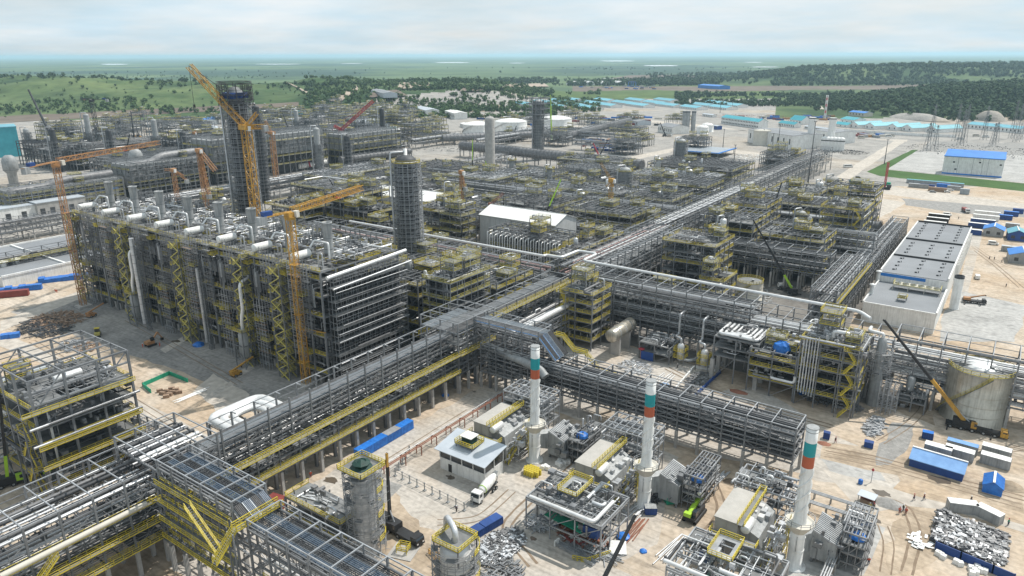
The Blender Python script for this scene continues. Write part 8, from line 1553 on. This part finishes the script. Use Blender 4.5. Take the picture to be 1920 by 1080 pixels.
for lb, px, L, d, e, rg, wl__, rf, wn_ in (('bright white long warehouse beyond the red crane', (660, 224), 110, 26, 9, 10, 'white_paint', 'white_paint', 10), ('white warehouse with flat grey roof right of the long one', (742, 222), 88, 30, 10, 11, 'white_paint', 'metal_roof', 10), ('white columned warehouse left of the sand flat', (855, 221), 62, 22, 10, 11.5, 'white_paint', 'white_paint', 12), ('pale grey warehouse behind the columned one', (800, 214), 90, 24, 8, 10, 'white_paint', 'metal_roof', 8), ('wide low grey warehouse beyond the red crane jib', (690, 238), 120, 40, 8, 9, 'metal_roof', 'metal_roof', 6), ('grey warehouse roof behind the bright long one', (610, 215), 80, 30, 8, 10, 'white_paint', 'metal_roof', 5), ('dark grey long hall below the hills', (720, 203), 160, 26, 8, 10, 'metal_roof', 'grey_roof', 0), ('white low hall left of the red crane', (515, 236), 50, 22, 9, 10, 'white_paint', 'white_paint', 3), ('bright blue roofed shed left of the tallest column', (396, 231), 44, 24, 6, 8, 'white_paint', 'blue_roof', 3), ('white roofed long shed before the blue roofed one', (390, 252), 80, 24, 7, 8.5, 'white_paint', 'metal_roof', 4), ('white hall with teal fan tops beyond the domed column', (735, 257), 44, 24, 9, 10, 'white_paint', 'white_paint', 4), ('dark open shed beside the teal fan hall', (690, 262), 40, 18, 9, 10, 'dark_steel', 'metal_roof', 0), ('grey hall at the right of the storage tanks', (1190, 232), 60, 22, 6, 8, 'metal_roof', 'grey_roof', 6), ('white hut row before the turquoise camp', (1330, 219), 30, 8, 4, 5, 'white_paint', 'metal_roof', 6), ('white low sheds on the grey flat left of camp', (880, 240), 50, 14, 5, 6, 'white_paint', 'white_paint', 5), ('flat white shed near the grey slab', (1120, 232), 40, 12, 5, 6, 'white_paint', 'white_paint', 4), ('blue striped office cabin row by the far road', (1335, 241), 36, 8, 5, 5.6, 'deep_blue', 'metal_roof', 8), ('long bright blue hall on the far plain', (1338, 166), 110, 40, 9, 12, 'blue_roof', 'blue_roof', 0)):
  far_gable(lb, px, L, d, e, rg, wl__, rf, wn_)
for k, x in enumerate((693, 707, 722, 738)): b = P(x, 256); T = thing('cooling_fan', 'round teal cooling fan, %s from the left on the white hall' % 'first second third fourth'.split()[k], 'fan', (b[0], b[1], 10.1), 0, 'teal cooling fans'); g = G(); g.lathe((0, 0, 0), [(4.6, 0), (4.2, 1.8), (3.8, 1.8), (3.8, .4)], 16); g.build('cowl', 'teal_roof', T)
b = P(560, 228); T = thing('gantry_shed', 'long green canopy on tall grey legs below the hills', 'canopy', tuple(b), RZ); g = G(); g.box(-34, 34, -7, 7, 13, 15); g.build('canopy', 'teal_roof', T); g = G(); g.bars([((x, y, 0), (x, y, 13)) for x in (-32, -16, 0, 16, 32) for y in (-6, 6)], 1.0); g.build('leg', 'steel', T)
b = P(10, 292); T = thing('clad_block', 'tall teal clad block at the left edge', 'building', tuple(b), RZ+.3); g = G(); g.box(-22, 16, -14, 14, 0, 30); g.build('wall', 'teal_roof', T); g = G(); g.box(-22.4, 16.4, -14.4, 14.4, 30.002, 31); g.build('roof_edge', 'cyan_roof', T)
for k, x in enumerate((1075, 1102, 1130, 1160)):
  b = P(x, 159.5); T = thing('arched_tent', 'white arched storage tent, %s from the left on the far plain' % 'first second third fourth'.split()[k], 'tent', (b[0], b[1], 0), RZ, 'white arched tents'); g = G(); n = 10; A = [(pi*i/n) for i in range(n+1)]; V = [(x_, -16*cos(a), 14*sin(a)) for x_ in (-25, 25) for a in A]; g.raw(V, [[i, i+1, n+2+i, n+1+i] for i in range(n)]+[list(range(n+1))[::-1], list(range(n+1, 2*n+2))], False); g.build('skin', 'white_paint', T)
b = P(1141, 154); T = thing('arched_tent', 'white tent hall standing behind the row of arched tents', 'tent', (b[0], b[1], 0), RZ, 'white arched tents'); g = G(); g.box(-30, 30, -12, 12, 0, 13); g.build('skin', 'white_paint', T); b = P(1185, 162); T = thing('portal_crane', 'blue gantry crane right of the arched tents', 'crane', (b[0], b[1], 0), RZ); g = G(); g.box(-22, 22, -2, 2, 13, 16); g.build('bridge', 'deep_blue', T); g = G(); g.bars([((x, y, 0), (x, y, 13)) for x in (-16, 16) for y in (-5, 5)], 1.6); g.build('leg', 'blue_roof', T)
# long scaffolded gas duct and its legs
def gas_duct(label, a, b, r, z, leg=True):
  T = thing('gas_duct', label, 'duct', (a[0], a[1], 0), 0, 'long scaffolded gas ducts'); o = np.array([a[0], a[1], 0]); p = np.array([0, 0, z]); q = np.array([b[0]-a[0], b[1]-a[1], z]); L = np.linalg.norm(q-p); d = (q-p)/L; n = np.array([-d[1], d[0], 0]); g = G(); g.tube([p, q], r, 16); g.build('duct', 'grey_pipe', T); g = G(); m_ = int(L/4.5); rr_ = r+.7; up = np.array([0, 0, 1.0])
  for k in range(m_+1):
    c = p+d*L*k/m_; pts = [c+rr_*(n*cos(t)+up*sin(t)) for t in np.linspace(0, 2*pi, 11)]; g.bars(list(zip(pts[:-1], pts[1:])), .28)
  for t in np.linspace(0, 2*pi, 9)[:-1]: g.bars([(p+rr_*(n*cos(t)+up*sin(t)), q+rr_*(n*cos(t)+up*sin(t)))], .22)
  g.build('scaffold', 'steel', T); g = G(); m_ = max(2, int(L/14)); g.bars([((0, 0, 0), (0, 0, z-r*.8))], .7); lg = None
  for k in range(m_+1):
    for s in (-1, 1):
      q_ = tuple((p+d*L*k/m_+n*s*r*.6)*[1, 1, 0])
      if lg is None: lg = g.build('leg', 'steel', T, q_)
      else: inst(lg, T, q_)
gas_duct('long scaffolded gas duct behind the two slim columns', (-478, 586), (-262, 560), 4.4, 11); gas_duct('far scaffolded gas duct before the storage tanks', tuple(P(830, 272)[:2]), tuple(P(1060, 262)[:2]), 4, 8); gas_duct('farthest grey gas duct left of the sandy container yard', tuple(P(1060, 268)[:2]), tuple(P(1180, 236)[:2]), 4, 8); gas_duct('scaffolded gas duct running left of the plain column', tuple(P(770, 300)[:2]), tuple(P(640, 318)[:2]), 2.6, 9); gas_duct('pale scaffolded duct leading to the sand pit structures', (-108, 442), (-58, 430), 3.6, 9); gas_duct('thick scaffolded duct right of the scaffolded column by the sand', (-84, 352), (-50, 348), 3, 8)
b = P(1322, 290); T = thing('cable_shelter', 'low grey shelter with a blue roof edge among far racks', 'shelter', tuple(b), 0); g = G(); g.box(-24, 24, -26, 26, 5, 5.5); g.build('roof', 'tray_blue', T); g = G(); g.box(-24.2, 24.2, -26.5, -25, 5.502, 6.2); g.box(22.5, 24.4, -25, 26, 5.502, 6.2); g.build('roof_edge', 'blue_roof', T); g = G(); g.bars([((x, y, 0), (x, y, 5)) for x in (-22, -8, 8, 22) for y in (-24, 0, 24)], .5); g.build('post', 'steel', T)
M('long white roofed electrical building behind the furnace racks', -452, -392, 415, 500, [3, 6], 90, far=True, deck=1, rails=False, pipes=8, vessels=0, fill=.7); M('yellow brown structure among poles beside the white silos', -200, -172, 700, 730, [4, 8, 12], 91, far=True, deck=.9, pipes=10, vessels=1, group='far process structures')
# yards of containers and parked things
CC = ['deep_blue', 'blue_tarp', 'deep_blue', 'brown_red', 'grey_paint', 'dark_steel', 'crane_orange', 'cream']
CN = {'deep_blue': 'dark blue', 'blue_tarp': 'blue', 'brown_red': 'maroon', 'grey_paint': 'grey', 'dark_steel': 'black', 'crane_orange': 'orange', 'cream': 'cream'}
rr = random.Random(33); cm = {}
def small_container(mt):
  if mt not in cm: g = G(); g.box(-6.1, 6.1, -1.25, 1.25, .1, 2.7); a = g.mesh('container'); a.materials.append(MAT[mt]); cm[mt] = a
  o = bpy.data.objects.new('container', cm[mt]); COL.objects.link(o); return o
for (x0_, x1_, y0_, y1_, n, rz_, grp, where) in ((1095, 1180, 262, 284, 46, .25, 'containers in the far yard', 'in the sandy yard behind the long duct'), (1010, 1090, 172, 178, 1, 0, 'x', 'x'), (1610, 1660, 252, 258, 14, -.6, 'containers by the wide road', 'by the wide road near the barracks'), (1085, 1230, 158, 168, 40, 0, 'containers on the far plain', 'on the far plain among white tents'), (1380, 1560, 218, 226, 40, .2, 'containers behind the offices', 'in the yard behind the teal offices'), (560, 700, 246, 256, 20, .2, 'containers near warehouses', 'on brown ground near the warehouses'), (900, 1250, 218, 236, 60, .3, 'containers on the grey flats', 'on the grey flats before the camp')):
  if grp == 'x': continue
  for k in range(n):
    mt = rr.choice(CC); b = P(rr.uniform(x0_, x1_), rr.uniform(y0_, y1_)); o = small_container(mt); o.location = (b[0], b[1], z_at(b[0], b[1])); o.rotation_euler = (0, 0, rz_+rr.choice([0, 0, 0, 1.57])+rr.uniform(-.04, .04)); tag(o, '%s container %s' % (CN[mt], where), 'container', CN[mt]+' '+grp)
heap('low clutter of stored steel on the grey flats before the camp', (1080, 228), 170, 70, 900, 1.5, 'grey_pipe', 51, 'bwbs', lmax=9); heap('stored steel and machines on the far left flats', (150, 262), 150, 120, 900, 2, 'galvanised', 52, 'bwbs', lmax=10); heap('stored pipes and frames beyond the red crane', (600, 268), 90, 70, 500, 2, 'dark_steel', 53, 'bwbp', lmax=9); heap('crushed white stone strip by the far white hall', (1440, 297), 40, 24, 500, .6, 'white_paint', 54, 'ssb', lmax=4); heap('stored steel right of the wide road end', (1580, 285), 26, 20, 300, 1.2, 'dark_steel', 55, 'bwb', lmax=6); heap('transformers and frames in the switchyard', (1840, 284), 75, 60, 420, 3, 'dark_steel', 56, 'bbvw', lmax=7); heap('construction clutter along the storage tanks', (760, 268), 120, 60, 700, 2, 'steel', 57, 'bwbp', lmax=9); heap('yard clutter behind the teal offices', (1450, 222), 130, 60, 500, 2, 'rust', 58, 'bwb', lmax=9)
for px, L, w, h, mt, rf, lb in (((1862, 440), 11, 10, 4, 'grey_paint', 'blue_roof', 'grey shed with bright blue gabled roof, nearest the long building'), ((1905, 448), 12, 9, 4.2, 'deep_blue', 'cyan_roof', 'deep blue shed with pale cyan roof at the right edge'), ((1915, 490), 13, 12, 4.4, 'grey_paint', 'blue_roof', 'grey shed with royal blue roof at the right edge')): far_gable(lb, px, w, L, h, h+2, mt, rf, 2, rz=.1 if 'nearest' not in lb else 0, axis='y')
for k, (px, mt, rf, L) in enumerate((((1752, 424), 'black', 'white_paint', 12), ((1757, 417), 'black', 'white_paint', 12), ((1760, 410), 'black', 'white_paint', 12), ((1850, 405), 'white_paint', 'white_paint', 14), ((1848, 412), 'white_paint', 'white_paint', 14), ((1842, 420), 'deep_blue', 'white_paint', 13), ((1838, 428), 'deep_blue', 'white_paint', 13), ((1895, 405), 'deep_blue', 'blue_tarp', 8), ((1908, 400), 'deep_blue', 'deep_blue', 6), ((1885, 412), 'deep_blue', 'blue_tarp', 7), ((1893, 472), 'grey_paint', 'cladding', 8), ((1897, 428), 'grey_paint', 'cladding', 7), ((1828, 440), 'deep_blue', 'white_paint', 6))): container('site cabin with %s roof, number %d counted from the long building' % (CN.get(rf, 'white' if 'white' in rf else 'silver'), k+1), P(*px), 0, mt, L, 3, 2.6, rf, 'site cabins on the sand at right', 'site_cabin', 'cabin')
for k in range(6): container('teal waste container, %s from the left' % 'first second third fourth fifth sixth'.split()[k], P(1596+k*7, 342+k*.6), 0, 'teal_roof', 2.6, 2.2, 2, 'teal_roof', 'teal waste containers', 'waste_container', 'container')
for px, L, h, mt, rf, lb in (((1722, 352), 14, 3, 'grey_paint', 'cladding', 'grey site hut before the verge, leftmost'), ((1738, 353), 10, 3, 'deep_blue', 'deep_blue', 'dark blue site hut before the verge'), ((1752, 347), 40, 3, 'grey_paint', 'cyan_roof', 'long pale turquoise hut row before the verge'), ((1768, 352), 9, 3, 'blue_tarp', 'blue_tarp', 'bright blue site hut before the verge'), ((1757, 359), 12, 3, 'timber', 'timber', 'timber coloured hut before the verge'), ((1788, 356), 9, 3, 'grey_paint', 'tray_blue', 'pale grey hut at the right of the hut row'), ((1808, 364), 6, 4, 'tray_blue', 'cladding', 'standalone pale blue hut below the verge')): container(lb, P(*px), 0, mt, L, h, 3, rf, 'site huts before the verge', 'site_hut', 'hut')
b = P(1658, 355); T = thing('drill_rig', 'dark drilling rig with a tall red mast on the far yard', 'rig', tuple(b), 0); g = G(); g.obox((0, 0, .2), 8, 3, 1.6); g.build('base', 'black', T); g = G(); lattice(g, (0, 0, 1.8), (0, 0, 21), 1.2, chord=.3, lace=.2); g.build('mast', 'crane_red', T); g = G(); g.obox((3, 0, 1.8), 3, 2.4, 2); g.build('cabin', 'dark_steel', T); container('grey machine container left of the drilling rig', P(1648, 353), 0, 'dark_steel', 8, 2.6, 2.4); container('green machine container right of the drilling rig', P(1664, 348), 0, 'green_net', 4, 2.6, 2.4)
for k, px in enumerate(((1666, 257), (1671, 256), (1800, 262), (1830, 256), (1848, 258), (1615, 259))): van('%s truck parked near the white barracks, number %d from the left road' % (('white', 'cream')[k % 2], k+1), P(*px), .4, ('white_paint', 'cream')[k % 2], 8, 3, 'trucks near the barracks')
T = thing('radio_mast', 'red and white banded radio mast at the forest edge', 'mast', tuple(P(1546, 224))); g = G(); lattice(g, (0, 0, 0), (0, 0, 38), 2.4, chord=.5, lace=.3); g.build('mast', 'white_paint', T)
for k in range(3): g = G(); g.obox((0, 0, 10+k*10), 2.8, 2.8, 4); g.build('red_band', 'crane_red', T)

# dense field of steel structures and pipe ways on the flats before the hills
rr = random.Random(77); protos = []
for i, (w, d, lv) in enumerate(((30, 44, [6, 11, 16, 20]), (22, 30, [5, 9, 13]), (36, 20, [7, 12]), (18, 24, [6, 12, 18, 24]), (44, 26, [4, 8]))):
  protos.append(M('distant grey steel structure in the crowded flats below the hills', -640-i*60, -640-i*60+w, 660, 660+d, lv, 140+i, far=True, pipes=10, fill=.5, deck=.5, rails=i % 2 == 0, railmat='pale_yellow', post_w=.5, group='distant steel structures below the hills', pmats=['galvanised', 'grey_pipe', 'bright_cladding']))
wy = rack('distant grey pipe way crossing the crowded flats below the hills', 'y', -500, 9, 640, 720, [6, 10], 5, 12, 13, 145, 6, .6, far=True, group='distant pipe ways', pmats=['galvanised', 'grey_pipe', 'cladding']); protos2 = [wy]
used = [(-640-i*60+18, 680) for i in range(5)]
def free(x, y, r=42):
  if any((x-a)**2+(y-b)**2 < r*r for a, b in used): return False
  used.append((x, y)); return True
for k in range(420):
  x, y = rr.uniform(-1080, -440), rr.uniform(300, 960); u, v, k_ = 0, 0, 0
  if x > -600 and y < 640: continue
  if (x+606)**2+(y-800)**2 < 9000: continue
  if y > 560+(-440-x)*.9 or y < 240+(-560-x)*.35: continue
  if free(x, y): copy_tree(rr.choice(protos), (x, y, 0), rr.choice([0, 0, pi/2]))
for x, y, rz in ((-520, 740, 0), (-560, 600, .0), (-700, 560, 0), (-760, 640, 0), (-860, 560, 0), (-470, 820, 0), (-400, 780, pi/2), (-330, 700, pi/2), (-620, 900, 0), (-900, 700, 0)): copy_tree(wy, (x, y, 0), rz)
for k in range(90):
  x, y = rr.uniform(-620, -170), rr.uniform(640, 1040)
  if (x > -450 and y > 760) or y < 700+(x+620)*-.1 or any((x-a)**2+(y-b)**2 < 3600 for a, b in ((-245, 600), (-397, 606), (-606, 776), (-584, 824), (-558, 896), (-250, 900), (-200, 860), (-412, 946))): continue
  if free(x, y, 60): copy_tree(protos[(1, 2, 4)[k % 3]], (x, y, 0), rr.choice([0, pi/2]))
# ------------------------------------------------------------------ woods, water, spoil heaps and air
nr = np.random.RandomState(11)
def clump_mesh(seed, n=34):
  """ragged crown made of small leaf tufts round a short trunk, about 1 m in radius"""
  r_ = random.Random(seed); g = G()
  for i in range(n):
    u, t = r_.uniform(-1, 1), r_.uniform(0, 6.283); q = math.sqrt(1-u*u); rd = r_.uniform(.55, 1.0)*(1+.25*sin(3*t+seed)); c = np.array([q*cos(t)*rd, q*sin(t)*rd, .95+u*.8*rd]); nrm = np.array([q*cos(t), q*sin(t), u+.5])+np.array([r_.uniform(-.5, .5) for _ in range(3)]); nrm /= np.linalg.norm(nrm)
    a = np.cross(nrm, [r_.uniform(-1, 1), r_.uniform(-1, 1), .3]); a /= np.linalg.norm(a); b = np.cross(nrm, a); s = r_.uniform(.26, .46); k = r_.uniform(.6, 1.2)
    g.raw([c+a*s, c+b*s*k, c-a*s, c-b*s*k], [[0, 1, 2, 3]])
  return np.concatenate(g.v), np.array(g.f)
CL = [clump_mesh(s) for s in range(6)]
mat('leaf_dark', (0.062, 0.10, 0.042), (0.026, 0.052, 0.026), 0.8, 0, 0.05, spec=.1, space='World'); mat('leaf_mid', (0.085, 0.135, 0.048), (0.045, 0.08, 0.03), 0.8, 0, 0.05, spec=.1, space='World')
def wood(label, n, dr, tr, size, mt, dens=None, name='woodland', kind='stuff'):
  V, Fc, off = [], [], 0; cnt = 0
  while cnt < n:
    d = nr.uniform(*dr); t = nr.uniform(*tr)
    a = t*d
    if dens is not None and nr.rand() > dens(d, a, t): continue
    x, y = CF(d, a); z = float(terrain(np.array(d), np.array(a))); v, f = CL[nr.randint(6)]; s = size*nr.choice([.5, .8, 1, 1.25])*nr.uniform(.8, 1.2); w = s*nr.uniform(.8, 1.2); an = nr.uniform(0, 6.28); c_, s_ = cos(an), sin(an)
    p = np.stack([(v[:, 0]*c_-v[:, 1]*s_)*w+x, (v[:, 0]*s_+v[:, 1]*c_)*w+y, v[:, 2]*s*1.1+z], 1); V.append(p); Fc.append(f+off); off += len(v); cnt += 1
  g = G(); g.raw(np.concatenate(V), np.concatenate(Fc)); o = g.build(name, mt); tag(o, label, 'trees', None, kind); return o
clus = lambda k, lo, ph: (lambda d, a, t: 1.0 if wav(d+ph, a-ph, k) > lo else 0.05)
wood('dark dense wood covering the near hill on the right', 7500, (1130, 1720), (.40, .95), 4.6, 'leaf_dark', lambda d, a, t: sm(d, 1110+200*(1-sm(t, .40, .60)), 1200+330*(1-sm(t, .40, .60)))*sm(t, .38, .47))
wood('blue green wood on the second ridge at right', 5000, (2450, 3900), (.16, .95), 7, 'leaf_dark', lambda d, a, t: sm(t, .16, .34)*clus(.006, -.18, 40)(d, a, t))
wood('scattered dark trees along the crest of the left hills', 500, (1560, 2100), (-.80, .06), 4.2, 'leaf_dark', clus(.011, .22, 0)); wood('groups of trees on the slopes of the left hills', 500, (1280, 1750), (-.80, .02), 3.8, 'leaf_mid', clus(.011, .33, 70)); wood('bushes dotted over the left hills', 250, (1240, 1900), (-.80, .0), 1.5, 'leaf_mid')
wood('green wood around the quarry cuts in the middle distance', 2200, (1340, 2150), (-.28, .12), 3.9, 'leaf_mid', clus(.010, -.12, 20)); wood('belt of trees below the quarry', 900, (1230, 1370), (-.20, .06), 3.6, 'leaf_mid', clus(.012, -.2, 10)); wood('dark trees between the camp and the far blue hall', 1000, (1480, 2000), (.22, .46), 4.0, 'leaf_dark', clus(.012, -.02, 33))
wood('long tree belt across the middle of the plain', 1300, (2500, 3000), (-.02, .28), 7, 'leaf_dark', clus(.006, -.1, 60)); wood('tree belts on the plain beyond the left hills', 300, (2700, 4200), (-.80, .2), 3.5, 'leaf_dark', clus(.004, .16, 15)); wood('hedgerows on the far plain', 200, (4200, 6000), (-.80, .8), 5, 'leaf_dark', clus(.0022, .12, 5))
# bare quarry cuts and tracks lying on the hill sides
def drape(name, px_pts, mt, z=3, n=14):
  """patch laid over the hill: four image corners traced down to the terrain"""
  c = [np.array(q, float) for q in px_pts]; g = G(); u, v = np.meshgrid(np.linspace(0, 1, n+1), np.linspace(0, 1, n+1), indexing='ij'); u = u.ravel()[:, None]; v = v.ravel()[:, None]
  q = (c[0]*(1-u)+c[1]*u)*(1-v)+(c[3]*(1-u)+c[2]*u)*v; q[:, 0] += nr.rand(len(q))*1.2-.6
  D = FW*F_PX+RT*(q[:, :1]-960)-UP*(q[:, 1:]-540); D /= np.linalg.norm(D, axis=1, keepdims=True); t = np.full(len(D), 700.0); run = np.ones(len(D), bool)
  hz_ = lambda p: terrain(np.maximum(p[:, :2] @ _h[:2], 1), p[:, :2] @ _r0[:2])
  for _ in range(900):
    p = CPOS+D*t[:, None]; run &= p[:, 2] > hz_(p)+z
    if not run.any() or t.max() > 6500: break
    t[run] += 7
  p = CPOS+D*t[:, None]; p[:, 2] = hz_(p)+z; V = p
  f = [[i*(n+1)+j, (i+1)*(n+1)+j, (i+1)*(n+1)+j+1, i*(n+1)+j+1] for i in range(n) for j in range(n)]; g.raw(V, f, True); return tag(g.build(name, mt), kind='structure')
mat('quarry', (0.42, 0.35, 0.28), (0.28, 0.22, 0.17), .95, 0, .03, space='World')
drape('quarry_face', ((615, 190), (668, 160), (672, 168), (640, 190)), 'quarry'); drape('quarry_face', ((745, 166), (800, 166), (806, 155), (750, 155)), 'quarry'); drape('quarry_face', ((690, 183), (765, 180), (745, 168), (700, 172)), 'brown_field'); drape('quarry_face', ((862, 172), (905, 170), (912, 160), (870, 163)), 'brown_field'); drape('hill_track', ((536, 154), (539, 154), (604, 186), (596, 186)), 'quarry', 1.6); drape('terrace', ((-10, 231), (560, 200), (560, 192), (-10, 219)), 'brown_field', .4); drape('quarry_face', ((940, 165), (1030, 162), (1020, 156), (950, 158)), 'quarry'); drape('sand_flat', ((870, 211), (945, 208), (935, 196), (880, 198)), 'sand', .05)
drape('hill_track', ((1530, 205), (1545, 205), (1528, 184), (1518, 186)), 'road_dust', .6); drape('brown_field', ((1120, 152), (1330, 156), (1300, 140), (1180, 141)), 'brown_field', .8)
for px, rx, ry, h, lb in (((1720, 224), 55, 26, 9, 'low broad spoil heap before the right forest'), ((1855, 226), 26, 20, 15, 'tall rounded spoil heap beside the pylons')):
  b = P(*px); g = G(); n = 26; V = []; r2 = random.Random(px[0])
  for rd, z in ((1, 0), (.85, .3), (.6, .7), (.35, .93), (.05, 1.0)): V += [(rx*rd*r2.uniform(.93, 1.07)*cos(2*pi*i/n), ry*rd*r2.uniform(.93, 1.07)*sin(2*pi*i/n), h*z) for i in range(n)]
  g.raw(V, [[i*n+j, i*n+(j+1) % n, (i+1)*n+(j+1) % n, (i+1)*n+j] for i in range(4) for j in range(n)]+[[4*n+j for j in range(n)]], True); o = g.build('spoil_heap', 'bare_soil', None, (b[0], b[1], z_at(b[0], b[1])-.3)); o.rotation_euler = (0, 0, RZ); tag(o, lb, 'heap')
# ribbons of water on the plain, sky shine put into their pale colour
mw = bpy.data.materials.new('water'); mw.use_nodes = True; q = mw.node_tree.nodes['Principled BSDF']; q.inputs['Base Color'].default_value = (.75, .78, .78, 1); q.inputs['Roughness'].default_value = .25; MAT['water'] = mw
for k, (x0_, x1_, y, hh) in enumerate(((1125, 1190, 114.5, 1.6), (1207, 1272, 123.6, 1.8), (815, 880, 117.5, 1.4), (955, 985, 118.5, 1), (1395, 1430, 117, .9), (1410, 1460, 126, 1.2), (1663, 1710, 120.5, 1.8), (1725, 1775, 123, 1.8), (1768, 1800, 130.3, 2.2), (480, 565, 120.6, 1), (190, 240, 120.8, 1.6), (640, 680, 119.5, .8), (1530, 1660, 126.6, .9))):
  n = 24; V = []; r2 = random.Random(k); g = G()
  for i in range(n+1):
    x = x0_+(x1_-x0_)*i/n; w = hh*.5*math.sin(pi*min(1, (i+.3)/n))**.5*r2.uniform(.7, 1.2)+.05; yy = y+r2.uniform(-.12, .12)
    for s in (1, -1): p = P(x, yy+s*w); V.append((p[0], p[1], 2.0))
  g.raw(V, [[2*i, 2*i+2, 2*i+3, 2*i+1] for i in range(n)]); tag(g.build('water', 'water'), kind='structure')
# air: one even volume round the camera and the whole scene
hz = bpy.data.materials.new('haze'); hz.use_nodes = True; nt = hz.node_tree; nt.nodes.remove(nt.nodes['Principled BSDF']); pv = nt.nodes.new('ShaderNodeVolumePrincipled'); pv.inputs['Color'].default_value = (.60, .84, 1.0, 1); pv.inputs['Density'].default_value = 0.00006; pv.inputs['Anisotropy'].default_value = 0.2
nt.links.new(pv.outputs['Volume'], nt.nodes['Material Output'].inputs['Volume'])
g = G(); q = 95000.0; c = [CF(d, a) for d, a in ((-3000, -q), (q, -q), (q, q), (-3000, q))]; g.poly(c, -1.5, 135.0); MAT['haze'] = hz; tag(g.build('haze', 'haze'), 'thin pale blue haze over the whole plain', 'haze', None, 'stuff')
